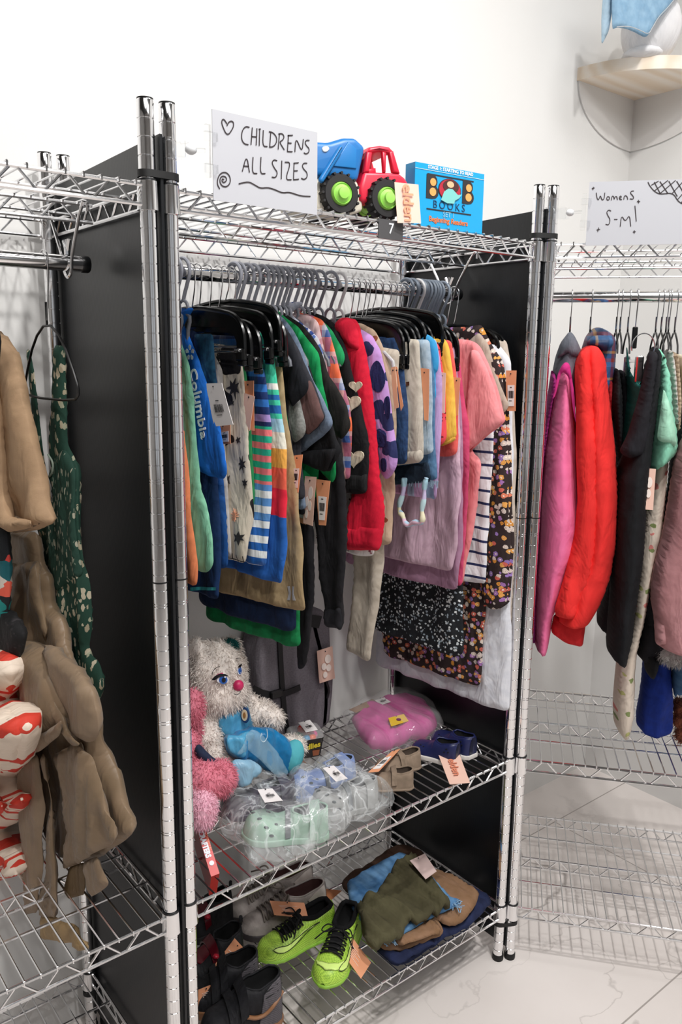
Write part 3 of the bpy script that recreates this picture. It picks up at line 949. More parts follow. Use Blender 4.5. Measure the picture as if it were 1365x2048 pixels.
for k in range(5):
    an = PI/2+2*PI*k/5; c = a-ex*.028+ey*.005
    mb.prism([(c+np.array([cos(an+da)*rr, sin(an+da)*rr])).tolist() for da, rr in ((-.32, .0055), (.32, .0055), (.36, .012), (0, .0145), (-.36, .012))], lambda u, v, w: pl.at(u, v, fo(u, v)-.0062+w), .0006)
build(mb, 'printed_emblem', mat('white print', '#eef2f8', .6), LAST['root'], smooth=None)

garment('shorts', 'navy childs shorts with a turquoise seam above the hem', 'shorts', .144, [(370, 655), (394, 664), (409, 692), (420, 760), (428, 850), (433, 960), (439, 1060), (442, 1130), (441, 1196), (430, 1198)], C('#14305a', '#102a50'))
hang_clip(.144, 'navy shorts with turquoise seam')
piece('turquoise_seam', [(386, 1174), (441, 1173), (441, 1179), (386, 1181)], C('#3fb4bd'), w=-.0058, T=.002, r=.002, sm=0)
piece('waistband', [(393, 668), (432, 668), (440, 780), (400, 768)], C('#0f3550', '#1a4a66', 90), w=-.006, T=.005)
garment('trousers', 'royal blue childs trousers hanging behind the navy shorts', 'trousers', .157, [(380, 664), (418, 674), (430, 720), (437, 790), (441, 900), (448, 990), (456, 1070), (457, 1132), (446, 1138)], C('#1b4f92', '#174680'))
hang_clip(.157, 'royal blue trousers', zt=1.553)
tag_on([(411, 767), (443, 766), (468, 849), (430, 853)], 'white', off=.03, plane_n=None, name='price_tag')
garment('shorts', 'pale grey childs shorts, a narrow strip beside the cream printed trousers', 'shorts', .168, [(402, 680), (434, 716), (446, 740), (449, 840), (454, 950), (460, 1050), (463, 1110), (455, 1114)], C('#bdb8b3'))
garment('trousers', 'cream childs trousers with black sketch print and black waistband', 'trousers', .18, [(425, 686), (452, 690), (474, 697), (481, 710), (487, 745), (494, 830), (497, 900), (502, 980), (504, 1030), (498, 1075), (493, 1126), (480, 1124)], cream_print())
hang_clip(.178, 'cream printed trousers', zt=1.548, half=.148)
piece('waistband', [(446, 694), (474, 696), (482, 712), (487, 747), (450, 753), (445, 720)], C('#1a191c'), w=-.004, T=.011, r=.006)
pl, fo = LAST['pl'], LAST['fold']
def motif(cx, cy, r, n, seed, m, sq=1.0):
    rnd = random.Random(seed); pts = []
    for k in range(n*2):
        a = PI*k/n+rnd.uniform(-.12, .12); rr = r*(rnd.uniform(.85, 1.2) if k % 2 else rnd.uniform(.35, .5)); pts.append((cx+rr*cos(a)*.62, cy+rr*sin(a)*sq))
    build(MB().prism([pl.uv(p) for p in pts], lambda u, v, w: pl.at(u, v, fo(u, v)-.0062+w), .0012), 'printed_motif', m, LAST['root'], smooth=None)
for q_ in ((473, 776, 21, 7, 1), (466, 806, 13, 5, 2, .5), (488, 928, 14, 7, 3, 1.2), (493, 966, 10, 6, 4), (463, 958, 9, 4, 5, 1.2), (486, 1074, 17, 6, 6, .8), (480, 880, 8, 5, 8)):
    motif(*q_[:5], mat('printed black', '#2a282a', .6), *(q_[5:]))
motif(477, 1030, 12, 12, 9, mat('printed peach', '#f0a884', 0.6), 1.1)
tag_on([(434, 853), (462, 846), (462, 888), (446, 888)], 'orange', off=.016)
garment('shorts', 'dark green childs shorts showing as a strip behind orange price tags', 'shorts', .191, [(450, 690), (478, 702), (489, 726), (494, 760), (500, 850), (505, 930), (507, 990), (501, 1030)], spots('green cloth with dark sketch', '#1c7a45', ['#155c34', '#111a16'], 28, .22, noise=.03))
tag_on([(487, 762), (509, 761), (508, 862), (492, 858)], 'orange', off=.006, barcode=False)
tag_on([(490, 786), (511, 793), (499, 862), (487, 836)], 'pink', off=.012, barcode=False)

zz = lambda py: LAST_Z(py)
def v_at(X, px, py, kt=.12): return Plane(X, kt).uv((px, py))[1]
Xs = .203
vt, v1, v2, v3, vb = [v_at(Xs, 525, y) for y in (660, 828, 852, 968, 1136)]
def trunk_mat():
    x = NT('striped swim cloth'); x.bump(700, .0004, .4)
    c = x.n('TexCoord'); sp = x.n('SeparateXYZ'); x.l(c, 'UV', sp, 'Vector')
    def band(period, stops):
        dv = x.n('Math', operation='DIVIDE'); dv.inputs[1].default_value = period; x.l(sp, 1, dv, 0)
        fr = x.n('Math', operation='FRACT'); x.l(dv, 0, fr, 0); r = x.ramp(stops); x.l(fr, 0, r, 'Fac'); return r
    top = band(.0265, [(0, '#123067'), (.5, '#2a6dbb')]); mid = band(.0235, [(0, '#ef7a7d'), (.5, '#28ad8b')])
    lav = band(.026, [(0, '#1b2a5c'), (.5, '#a58cc9')]); low = band(.0285, [(0, '#e6ebec'), (.48, '#5a93d2')]); low2 = band(.0285, [(0, '#e6ebec'), (.48, '#2464b4')])
    out = (top, 'Color')
    for z, nx in ((v1, lav), (v2, mid), (v3, low), (v_at(Xs, 525, 1040), low2)):
        lt = x.n('Math', operation='LESS_THAN'); lt.inputs[1].default_value = z; x.l(sp, 1, lt, 0)
        m = x.mix((lt, 0), out, (nx, 'Color')); out = (m, 'Color')
    x.base(m); return x.m
garment('swim_trunks', 'swim trunks striped navy on top, pink and teal, then white and blue', 'swim trunks', Xs, [(472, 664), (490, 662), (508, 663), (518, 700), (532, 752), (541, 840), (543, 880), (541, 950), (537, 1020), (533, 1065), (530, 1132), (520, 1131)], trunk_mat())
hang_clip(.2, 'striped swim trunks', zt=1.565)
piece('waistband', [(487, 664), (508, 663), (514, 684), (489, 688)], C('#152a58'), w=-.004, T=.012, r=.005)

Xr = .217
st = [(660, '#3fc6a0'), (768, '#e9e7df'), (780, '#3fc6a0'), (790, '#1c62a8'), (801, '#3fc6a0'), (812, '#1c62a8'), (828, '#3fc6a0'), (838, '#a9d4e6'), (865, '#e7e3d4'), (898, '#f5b04f'), (935, '#f6684f'), (978, '#ee2440'), (1032, '#1f62b8'), (1170, '#1f62b8')]
va, vbm = v_at(Xr, 560, 1172), v_at(Xr, 545, 655)
stops = sorted([((v_at(Xr, 555, y)-va)/(vbm-va), c) for y, c in st])
# a stripe's colour runs from its top edge down, so shift the stops by one
ss = [(0.0, '#1f62b8')]+[(stops[i][0], stops[i+1][1] if i+1 < len(stops) else '#3fc6a0') for i in range(len(stops)-1)]
cols_top_down = st
ss = [(0.0, '#1f62b8')]
for i in range(len(st)-2, 0, -1): ss.append((max(0.001, (v_at(Xr, 555, st[i][0])-va)/(vbm-va)), st[i-1][1]))
garment('swim_trunks', 'colour block trunks, mint to yellow, coral, red and blue', 'swim trunks', Xr, [(490, 664), (513, 666), (547, 663), (549, 722), (557, 775), (566, 850), (573, 900), (574, 1000), (573, 1040), (572, 1100), (565, 1168), (545, 1164)], stripes('rainbow block cloth', ss, 1, (va, vbm)))
hang_clip(.214, 'colour block trunks', zt=1.578, half=.155)
garment('shorts', 'khaki childs shorts with a wide hem and small grey emblem', 'shorts', .233, [(515, 674), (545, 675), (560, 674), (561, 710), (568, 760), (577, 850), (586, 920), (598, 1010), (606, 1110), (611, 1222), (590, 1221)], C('#a8926f', '#9f8966'), kt=.25)
hang_clip(.229, 'khaki shorts', zt=1.56)
pl = LAST['pl']; fo = LAST['fold']
mb = MB()
for sg in (-1, 1):
    ring = [(586+sg*4, 1172), (586+sg*9, 1172), (586+sg*6.5, 1186), (586+sg*9.5, 1200), (586+sg*4, 1200), (586+sg*2.0, 1186)]
    pv = [pl.uv(p) for p in ring]; mb.prism(pv, lambda u, v, w: pl.at(u, v, fo(u, v)-.0064+w), .0006)
build(mb, 'stitched_emblem', mat('grey stitching', '#a7a7ab', .7), LAST['root'], smooth=None)
garment('trousers', 'navy childs trousers showing under the khaki hem', 'trousers', .248, [(520, 680), (553, 690), (566, 800), (577, 1000), (588, 1180), (590, 1258), (578, 1264)], C('#142848', '#101f3c'), kt=.2)
garment('trousers', 'bright green childs trousers, hem lowest on the left half of the rail', 'trousers', .262, [(525, 680), (558, 690), (575, 850), (590, 1050), (597, 1200), (597, 1292), (585, 1294)], C('#138048', '#0e6b3b'), kt=.2)

# --- tees and tops on grey hangers
garment('t_shirt', 'black childs tee nearest the khaki shorts', 't-shirt', .276, [(527, 615), (548, 634), (566, 650), (580, 672), (592, 700), (606, 735), (618, 766), (614, 786), (597, 802), (584, 817), (578, 790), (574, 830), (582, 900), (590, 1000)], C('#1d1e25', '#17181e'))
hang_grey(.276, 'black tee nearest the khaki shorts')
tag_on([(588, 911), (605, 909), (598, 985), (585, 982)], 'orange', off=.02)
garment('t_shirt', 'grey heather childs tee, only its sleeve end below the black tee', 't-shirt', .286, [(532, 618), (560, 648), (585, 715), (600, 790), (611, 858), (604, 876), (590, 884), (582, 886), (580, 860), (582, 950)], C('#80827f', '#9a9b98', 200))
garment('t_shirt', 'charcoal childs tee with brown sleeves', 't-shirt', .295, [(535, 616), (556, 636), (578, 664), (598, 700), (622, 752), (640, 800), (653, 836), (637, 852), (614, 872), (604, 850), (598, 830), (600, 900), (606, 1000)], C('#34343b', '#2e2e34'))
hang_grey(.295, 'charcoal tee with brown sleeves')
piece('sleeve', [(597, 796), (606, 772), (622, 756), (640, 802), (653, 837), (637, 852), (614, 872), (604, 848)], C('#6b4e4c', '#5f4543'), w=-.003, T=.012)
garment('t_shirt', 'blue grey heather childs tee hanging wide beside the brown sleeve', 't-shirt', .307, [(543, 615), (565, 635), (588, 662), (602, 690), (613, 722), (626, 760), (641, 788), (656, 818), (669, 846), (661, 859), (634, 880), (606, 904), (590, 906), (596, 880), (606, 960), (612, 1020)], C('#66758a', '#748398', 180))
hang_grey(.307, 'blue grey heather tee')
garment('t_shirt', 'black childs tee with a wide sleeve folded over a green one', 't-shirt', .319, [(546, 613), (575, 645), (598, 680), (620, 735), (640, 795), (668, 858), (687, 902), (673, 930), (656, 945), (632, 934), (610, 925), (600, 920), (604, 960), (616, 1030)], C('#17171b', '#121215'))
hang_grey(.319, 'black tee over the green tee')
piece('sleeve_hem', [(607, 902), (686, 896), (673, 930), (656, 945), (610, 925)], C('#141418'), w=-.010, T=.010)
garment('t_shirt', 'green childs tee between two black tees', 't-shirt', .331, [(551, 615), (570, 634), (598, 656), (618, 682), (638, 708), (644, 750), (652, 800), (659, 850), (673, 935), (671, 955), (660, 968), (645, 950), (636, 935), (632, 1000)], C('#159a56', '#128a4b'))
hang_grey(.331, 'green tee between two black tees')
garment('t_shirt', 'washed black childs tee with a broad shoulder, right of the green tee', 't-shirt', .343, [(556, 614), (575, 630), (605, 650), (625, 673), (642, 702), (656, 745), (676, 782), (694, 812), (704, 850), (698, 868), (684, 880), (672, 872), (662, 920), (655, 1020)], C('#23211f', '#1c1a19'))
hang_grey(.343, 'washed black tee')
tag_on([(603, 952), (617, 953), (612, 1050), (598, 1044)], 'orange', off=.02)
tag_on([(611, 952), (634, 954), (626, 1052), (607, 1046)], 'pink', off=.026, barcode=False, circles=True)
tag_on([(633, 958), (662, 962), (652, 1051), (638, 1050)], 'orange', off=.02)
garment('sweatpants', 'black childs sweatpants with ribbed cuffs, hanging lowest of the dark clothes', 'sweatpants', .353, [(600, 690), (650, 750), (676, 860), (687, 940), (691, 1020), (694, 1100), (691, 1180), (685, 1214), (683, 1262), (668, 1258), (652, 1252), (650, 1216), (640, 1150), (637, 1060), (630, 1010)], C('#1a191d', '#141317'), both=False, back=[(620, 1000), (600, 820), (590, 720)], T=.02, r=.02)
hang_grey(.353, 'black sweatpants')
LASTP = dict(LAST)
piece('leg', [(602, 960), (632, 1000), (642, 1060), (640, 1130), (634, 1220), (629, 1300), (618, 1334), (606, 1336), (606, 1240), (606, 1120)], C('#1a191d', '#141317'), w=-.014, T=.018, r=.018)
piece('cuff', [(650, 1215), (685, 1212), (684, 1262), (652, 1253)], C('#201f24'), w=-.003, T=.022, r=.012)
garment('shirt', 'white childs shirt printed with blue flowers, collar showing', 'shirt', .365, [(556, 606), (575, 620), (598, 642), (618, 658), (638, 677), (644, 702), (652, 740), (656, 900), (658, 960)], spots('blue flower print', '#d7dbea', ['#35539f', '#e8eaf4', '#2f4a94', '#5b79c0'], 60, .42, noise=.01))
garment('shirt', 'pale pink childs shirt with a bright pink edge', 'shirt', .374, [(574, 618), (598, 628), (622, 632), (637, 645), (645, 682), (652, 724), (658, 762), (662, 900), (664, 960)], spots('pale pink print', '#dcbcbc', ['#e9d5d3', '#d69aa2'], 50, .3))
hang_grey(.370, 'pale pink shirt')
garment('shirt', 'orange and blue checked childs shirt', 'shirt', .386, [(590, 622), (622, 630), (645, 640), (660, 664), (669, 700), (681, 742), (691, 780), (700, 812), (704, 850), (698, 900), (692, 960)], plaid('orange blue check', '#e2673f', [(0, '#e2673f'), (.35, '#3d5a9a'), (.62, '#b5b8c4'), (.8, '#e2673f')], .05))
hang_grey(.386, 'orange and blue checked shirt')
garment('t_shirt', 'small green childs tee behind the checked shirt', 't-shirt', .398, [(600, 624), (640, 638), (664, 660), (680, 688), (691, 712), (687, 730), (678, 735), (690, 850), (694, 960)], C('#1f9a5a'))
hang_grey(.398, 'small green tee')
Xh = .412
garment('sweater', 'black childs sweater knitted with cream hearts', 'sweater', Xh, [(612, 620), (648, 632), (670, 648), (690, 690), (706, 748), (721, 810), (732, 870), (736, 930), (733, 985), (712, 990), (694, 985), (690, 940), (690, 1000)], C('#161518', '#111013', 400), T=.014)
hang_grey(Xh, 'black heart sweater')
pl, fo = LAST['pl'], LAST['fold']
for (cx, cy, sc) in ((711, 916, 19), (708, 806, 19), (718, 772, 12)):
    hp = []
    for k in range(36):
        t = 2*PI*k/36; hp.append((cx+sc*.062*16*sin(t)**3, cy-sc*.062*(13*cos(t)-5*cos(2*t)-2*cos(3*t)-cos(4*t))))
    mb = MB().prism([pl.uv(p) for p in hp], lambda u, v, w: pl.at(u, v, fo(u, v)-.0082+w), .0016)
    o = build(mb, 'knitted_heart', C('#d9cbb4', '#cbbca4', 300), LAST['root'], smooth=None)
piece('cuff', [(690, 945), (735, 946), (733, 986), (690, 986)], bands('black rib', [(0, '#161518'), (.5, '#0b0b0c')], .006, 0), w=-.001, T=.016, r=.01)
garment('hoodie', 'red childs hooded sweatshirt with a long hanging sleeve', 'hoodie', .432, [(640, 640), (668, 650), (690, 634), (714, 640), (722, 668), (729, 690), (736, 730), (744, 790), (750, 860), (757, 940), (767, 1020), (766, 1054), (759, 1101), (728, 1101), (697, 1099), (694, 1058), (700, 1020), (712, 960)], C('#cf1533', '#c2122f', 120), T=.026, r=.03)
hang_grey(.432, 'red hooded sweatshirt')
piece('cuff', [(694, 1050), (766, 1048), (759, 1101), (697, 1099)], C('#c91432'), w=-.002, T=.028, r=.02)
piece('hood', [(672, 654), (690, 634), (712, 638), (724, 664), (727, 700), (712, 700), (690, 672)], C('#d31836'), w=-.010, T=.026, r=.022)
garment('shirt', 'white dotted childs shirt, a thin hem below the red sweatshirt', 'shirt', .45, [(690, 650), (720, 680), (735, 800), (740, 950), (744, 1080), (745, 1112), (730, 1113)], spots('white dotted cloth', '#ded8d6', ['#6d2434', '#8a4a58'], 90, .2))
garment('shirt', 'lavender childs long sleeve shirt with big navy spots', 'shirt', .462, [(688, 646), (722, 658), (745, 672), (762, 700), (772, 750), (779, 800), (789, 850), (800, 905), (799, 932), (790, 948), (769, 962), (757, 938), (752, 900), (750, 1000)], spots('lavender with navy spots', '#b78bc8', ['#1d2455'], 18, .36, noise=.02), T=.018, r=.02)
hang_grey(.462, 'lavender spotted shirt')
for pg in ([(748, 735), (764, 716), (776, 745), (777, 770), (764, 788), (749, 775)], [(774, 795), (786, 790), (791, 830), (783, 842), (774, 822)], [(751, 858), (780, 860), (783, 892), (764, 896), (752, 884)], [(769, 915), (783, 916), (783, 940), (774, 945), (767, 932)]):
    pl, fo = LAST['pl'], LAST['fold']
    build(MB().prism([tuple(p) for p in smooth_poly([pl.uv(p) for p in pg], 2)], lambda u, v, w: pl.at(u, v, fo(u, v)-.0096+w), .001), 'printed_spot', C('#1d2455', '#2a3160', 300), LAST['root'], smooth=None)
garment('top', 'tan childs top with brown print, strip beside the lavender shirt', 'top', .484, [(722, 646), (750, 660), (768, 695), (781, 740), (790, 800), (792, 880), (787, 960), (779, 1020), (777, 1088), (764, 1092)], spots('tan print', '#b49c84', ['#a08468', '#7a3c20', '#c2ac94'], 34, .22))
plastic_hanger(Plane(.484, .12), 'white plastic hanger with tan top, its arm reaching over the jeans', M_WHITEP, M_WHITEP, half=.15, group='white plastic hangers')
tag_on([(783, 735), (792, 733), (798, 815), (790, 818)], 'peach', off=.015, barcode=False)
tag_on([(793, 733), (796, 735), (807, 812), (802, 822)], 'orange', off=.01, barcode=False)
garment('trousers', 'beige childs trousers hanging far back above the pink parcel', 'trousers', .5, [(735, 690), (800, 700), (785, 900), (772, 1040), (764, 1170), (742, 1324), (720, 1316), (690, 1300)], C('#b9aea0', '#b0a596'), both=False, back=[(706, 1160), (718, 900)], T=.02, r=.02)
garment('jeans', 'dark blue childs jeans beside the cream denim shorts', 'jeans', .515, [(745, 672), (785, 667), (806, 678), (809, 740), (814, 800), (817, 860), (814, 925), (800, 930)], C('#1d3355', '#2b4770', 90))
hang_clip(.512, 'dark blue jeans', zt=1.556)
garment('shorts', 'cream denim childs shorts with turned up cuffs', 'shorts', .53, [(772, 678), (808, 677), (838, 679), (842, 760), (846, 820), (850, 880), (850, 922), (830, 925)], C('#b9b0a2', '#c4bbae', 80))
hang_clip(.528, 'cream denim shorts', zt=1.556)
piece('cuff', [(786, 906), (850, 898), (850, 924), (786, 932)], C('#bdb4a6'), w=-.003, T=.014, r=.007)
piece('leather_patch', [(818, 764), (824, 763), (824, 771), (818, 772)], C('#5a3423'), w=-.007, T=.002, r=.002, sm=0)
garment('shorts', 'light blue denim childs shorts with frayed hem', 'shorts', .547, [(805, 678), (838, 679), (859, 679), (863, 740), (866, 800), (869, 906), (850, 910)], C('#93a7b8', '#a9bac8', 80))
hang_clip(.545, 'light blue denim shorts', zt=1.558)
tag_on([(842, 736), (859, 738), (857, 842), (849, 840)], 'orange', off=.012, barcode=False)
garment('shorts', 'mid blue denim childs shorts with dark frayed hem over a pastel loop', 'shorts', .562, [(800, 690), (860, 688), (869, 760), (872, 850), (874, 900), (879, 958), (868, 960)], C('#55799b', '#46698b', 80))
piece('dark_hem', [(782, 934), (866, 922), (868, 944), (866, 964), (780, 970)], C('#1e2c3b', '#273848', 120), w=-.004, T=.012, r=.006)
_rg = random.Random(3); mb = MB()
for k in range(34):
    t = k/33; p = LAST['pl'].uv((862+18*t if k % 2 else 780+100*t, 960+_rg.random()*3)); q_ = (p[0]+_rg.uniform(-.003, .003), p[1]-_rg.uniform(.006, .014)); mb.tube([LAST['pl'].at(p[0], p[1], -.004), LAST['pl'].at(q_[0], q_[1], -.005)], .0007, 5)
build(mb, 'frayed_threads', C('#8fa5b8'), LAST['root'])
# pastel loop
pl = Plane(.556, .12)
loop = [(818, 955), (816, 985), (808, 1005), (807, 1022), (815, 1030), (818, 1045), (828, 1050), (838, 1042), (852, 1046), (855, 1035), (852, 1018), (858, 995), (857, 972), (862, 955)]
pts = smooth_poly([pl.uv(p) for p in loop], 2, False); n = len(pts); rnd = random.Random(5)
rs = [.0050+.0010*sin(i*.9)+.0006*rnd.random() for i in range(n)]
pastel = stripes('pastel tie dye', [(0, '#a9c3d6'), (.2, '#d6b3c6'), (.38, '#d8d2b4'), (.55, '#b4d0d6'), (.75, '#bcb2d2'), (.9, '#9fc4d2')], 1, (1.10, 1.23))
tag(build(MB().tube([pl.at(u, v, -.012) for u, v in pts], rs, 10), 'headband', pastel, smooth=True), 'pastel ruffled fabric loop dangling below the denim shorts', 'headband')

garment('top', 'sky blue childs top, a short strip beside the light denim shorts', 'top', .574, [(830, 672), (858, 668), (873, 684), (878, 715), (876, 742), (870, 745), (872, 800)], C('#3f9bd0', '#3590c4'))
hang_clip(.572, 'sky blue top', zt=1.572)
garment('skirt', 'shiny lilac childs skirt beside the yellow top', 'skirt', .585, [(842, 672), (872, 678), (880, 715), (884, 760), (884, 860), (880, 940), (872, 1000)], stripes('lilac painted sheen cloth', [(0, '#b796c4'), (.3, '#8fa6c8'), (.5, '#c59cc4'), (.7, '#a9b2cc'), (.85, '#c78fb4')], 0, (.0, .12)))  # lilac, blue and pink bands put the iridescent sheen into the dye
garment('top', 'red lace childs top with punched holes', 'top', .6, [(848, 678), (879, 688), (889, 760), (893, 830), (894, 880), (880, 894)], spots('red eyelet lace', '#e04550', ['#7a1a22'], 120, .25))
tag_on([(880, 744), (892, 746), (891, 826), (884, 826)], 'pink', off=.008, barcode=False)
garment('top', 'yellow childs top with a rolled hem', 'top', .617, [(855, 674), (886, 672), (898, 690), (905, 740), (912, 820), (914, 874), (900, 884), (886, 890)], C('#e8bd50', '#deb146'))
hang_clip(.615, 'yellow top', zt=1.582, half=.155)
piece('rolled_hem', [(882, 882), (897, 878), (914, 872), (913, 881), (898, 888), (882, 894)], C('#e0b54c'), w=-.002, T=.014, r=.006)
garment('shirt', 'coral childs shirt below the yellow hem', 'shirt', .632, [(862, 680), (903, 680), (912, 740), (918, 820), (917, 908), (895, 914)], C('#e0625c', '#d65852'))
tag_on([(908, 754), (922, 756), (917, 830), (912, 832)], 'orange', off=.01, barcode=False)
hang_clip(.632, 'coral shirt', zt=1.56)
garment('tunic', 'pale pink childs tunic, shorter of the two long pink ones', 'tunic', .648, [(868, 685), (905, 690), (917, 780), (923, 900), (926, 1000), (919, 1090), (906, 1140), (890, 1142)], C('#c9a9b9', '#c2a1b2'), kt=.1, amp=.007, k=45)
hang_clip(.648, 'pale pink tunic', zt=1.556)
garment('tunic', 'mauve childs tunic with a wavy double hem above the black floral skirt', 'tunic', .668, [(872, 688), (908, 690), (920, 780), (927, 900), (931, 1010), (928, 1100), (915, 1178), (900, 1180)], C('#a9809a', '#a07790'), kt=.1, amp=.008, k=45)
hang_clip(.668, 'mauve tunic', zt=1.552)
garment('dress', 'hot pink childs dress, a narrow strip left of the salmon tee', 'dress', .686, [(880, 688), (910, 682), (922, 730), (930, 800), (938, 850), (940, 900), (937, 1000), (928, 1100), (921, 1172), (910, 1172)], C('#cf4d74', '#c44369'), kt=.1)
hang_grey(.686, 'hot pink dress', m=M_GREYB)
garment('t_shirt', 'salmon pink childs tee with a wide square sleeve', 't-shirt', .706, [(898, 680), (925, 678), (948, 682), (962, 694), (981, 736), (997, 785), (1013, 842), (998, 856), (974, 872), (942, 902), (929, 892), (935, 862), (945, 905), (962, 918), (964, 945), (956, 1005), (946, 1060), (934, 1110), (922, 1170)], C('#ea8f92', '#e28488'), kt=.1, T=.014)
plastic_hanger(Plane(.706, .1), 'white plastic hanger whose tip pokes from the salmon tee', M_WHITEP, M_WHITEP, half=.125, group='white plastic hangers')
piece('sleeve', [(947, 700), (962, 700), (981, 737), (997, 786), (1013, 842), (998, 856), (974, 872), (942, 902), (929, 892), (940, 820)], C('#ee9598', '#e68a8e'), w=-.010, T=.016, r=.02)
garment('dress', 'black childs dress printed with tiny white flowers, pleated skirt', 'dress', .728, [(905, 700), (938, 720), (945, 900), (938, 1050), (927, 1170), (924, 1308), (910, 1314)], spots('tiny white flowers on black', '#12161c', ['#c9d0d4', '#12161c', '#98a5b0', '#dfe3e4', '#12161c'], 150, .42, noise=.004), kt=.1, amp=.007, k=90)
hang_grey(.728, 'black dress with white flowers', m=M_GREYB)
garment('shirt', 'white childs shirt with navy stripes', 'shirt', .748, [(918, 690), (958, 715), (980, 800), (987, 870), (985, 930), (981, 1000), (976, 1080), (969, 1168), (945, 1166)], bands('navy stripes on white', [(0, '#e4e2e6'), (.8, '#1c2450')], .0285), kt=.1)
hang_grey(.748, 'navy striped white shirt', m=M_GREYB)
garment('cardigan', 'beige childs cardigan, its short sleeve ending by the white price tag', 'cardigan', .766, [(935, 684), (958, 664), (978, 688), (991, 740), (1006, 782), (1020, 812), (1006, 830), (990, 815), (985, 850), (985, 1000)], C('#b5a597', '#ab9b8d'), kt=.1)
hang_grey(.766, 'beige cardigan', m=M_GREYB)
FLOW = spots('orange and purple flowers on black', '#2a1b1b', ['#d97a5c', '#8d6fae', '#d58f35', '#d9c9be', '#c85f50', '#a06fae', '#e0a050', '#cfc0b8'], 84, .47, eye='#e9d9c6', noise=.006)
garment('dress', 'long sleeved childs dress with orange and purple flowers on black', 'dress', .784, [(938, 654), (962, 648), (985, 690), (1006, 722), (1014, 765), (1019, 830), (1023, 920), (1027, 1010), (1028, 1090), (1023, 1140), (1018, 1206), (1000, 1219), (984, 1218), (972, 1205), (969, 1250), (965, 1335), (958, 1372), (945, 1372)], FLOW, kt=.1, amp=.006, k=80, T=.016)
hang_grey(.784, 'long sleeved flower dress', m=M_GREYB)
piece('sleeve', [(990, 700), (1006, 722), (1014, 765), (1019, 830), (1023, 920), (1027, 1010), (1028, 1090), (1023, 1140), (1018, 1206), (1000, 1219), (980, 1212), (964, 1170), (972, 1060), (985, 900)], FLOW, w=-.012, T=.018, r=.02)
garment('trousers', 'white childs trousers hanging low behind the flower dress', 'trousers', .802, [(950, 680), (1000, 690), (1022, 720), (1026, 900), (1026, 1100), (1021, 1220), (1021, 1300), (1015, 1424), (995, 1418)], C('#dfe0e6', '#d3d5dd'), kt=.1, T=.02, r=.02, amp=.006)
hang_clip(.800, 'white trousers', zt=1.552, kt=.1)
tag_on([(1013, 741), (1034, 741), (1032, 822), (1015, 822)], 'orange', off=.026)
garment('trousers', 'cream childs trousers next to the right posts', 'trousers', .824, [(972, 678), (1014, 680), (1022, 726), (1032, 900), (1031, 1100), (1026, 1384), (1014, 1390)], C('#cdbfb2', '#c4b6a8'), kt=.1, T=.014)
hang_clip(.824, 'cream trousers', zt=1.55, kt=.1, half=.148)
# spare hangers seen only as hooks and arms along the rail
for X, what in ((.234, 'trunks and khaki shorts'), (.244, 'khaki shorts and black tee'), (.262, 'khaki shorts and the first black tee')): plastic_hanger(Plane(X, .12), 'empty grey plastic hanger squeezed between the '+what, half=.12, group='grey plastic hangers')
for X in (.672, .69, .7125, .718, .74, .757): plastic_hanger(Plane(X, .1), 'blue grey plastic hanger bunched with others near the right end of the rail', M_GREYB, half=.11, group='blue grey plastic hangers')
for X, w in ((.592, 'lilac skirt'), (.556, 'frayed denim shorts')): clip_hanger(Plane(X, .12), 'black clip hanger above the '+w)
# ------------------------------------------------------------------ clothes on the left rack's rail
def soft(name, label, cat, X, px, m, kt=.12, ks=0.0, T=.016, r=.016, amp=.006, k=60, hang=None, **kw):
    g = garment(name, label, cat, X, px, m, kt, ks, T, amp, k, both=False, r=r, **kw)
    return g

def wire_hanger(pl, label, half=.19, zt=1.545, m=None, low=.12, group='thin wire hangers', bar=True):
    """thin hanger: bare steel hook, dark coated triangle"""
    root = thing('wire_hanger', label, 'hanger', pl.at(YC, zt-low), 0, group)
    build(MB().tube(hook_path(pl, zt-.002, .0155), .0012, 7), 'hook', M_HOOK, root)
    pts = [(YC, zt), (YC-.05, zt-.03), (YC-half, zt-low+.03), (YC-half-.004, zt-low+.012), (YC-half+.012, zt-low), (YC+half-.012, zt-low), (YC+half+.004, zt-low+.012), (YC+half, zt-low+.03), (YC+.05, zt-.03)]
    if not bar: pts = [(YC-half, zt-low+.02), (YC-.05, zt-.03), (YC, zt), (YC+.05, zt-.03), (YC+half, zt-low+.02)]
    mb = MB().tube([pl.at(*p) for p in smooth_poly(pts, 1, bar)], .0022, 7, closed=bar)
    mb.tube([pl.at(YC, zt-.006), pl.at(YC, zt+.03)], .0021, 7)
    build(mb, 'arms', m or mat('black coated wire', '#0e0d0e', .35), root)
    return root

CACT = spots('green with pale cactus print', '#1f4437', ['#c9bfa6', '#1f4437', '#a9ab92', '#c9bfa6', '#b3a88e'], 88, .40, stretch=(1.5, .7, 1), noise=.008)
CACT2 = spots('green shirred cactus print', '#25483c', ['#b9b6a2', '#25483c', '#a5aa96', '#8a9684'], 120, .36, stretch=(1.8, .55, 1), noise=.004)
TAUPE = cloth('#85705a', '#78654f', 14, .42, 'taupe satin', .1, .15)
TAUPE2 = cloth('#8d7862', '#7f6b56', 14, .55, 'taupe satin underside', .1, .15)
BEIGE = cloth('#a5886a', '#9a7e62', 40, .8, 'beige knit')

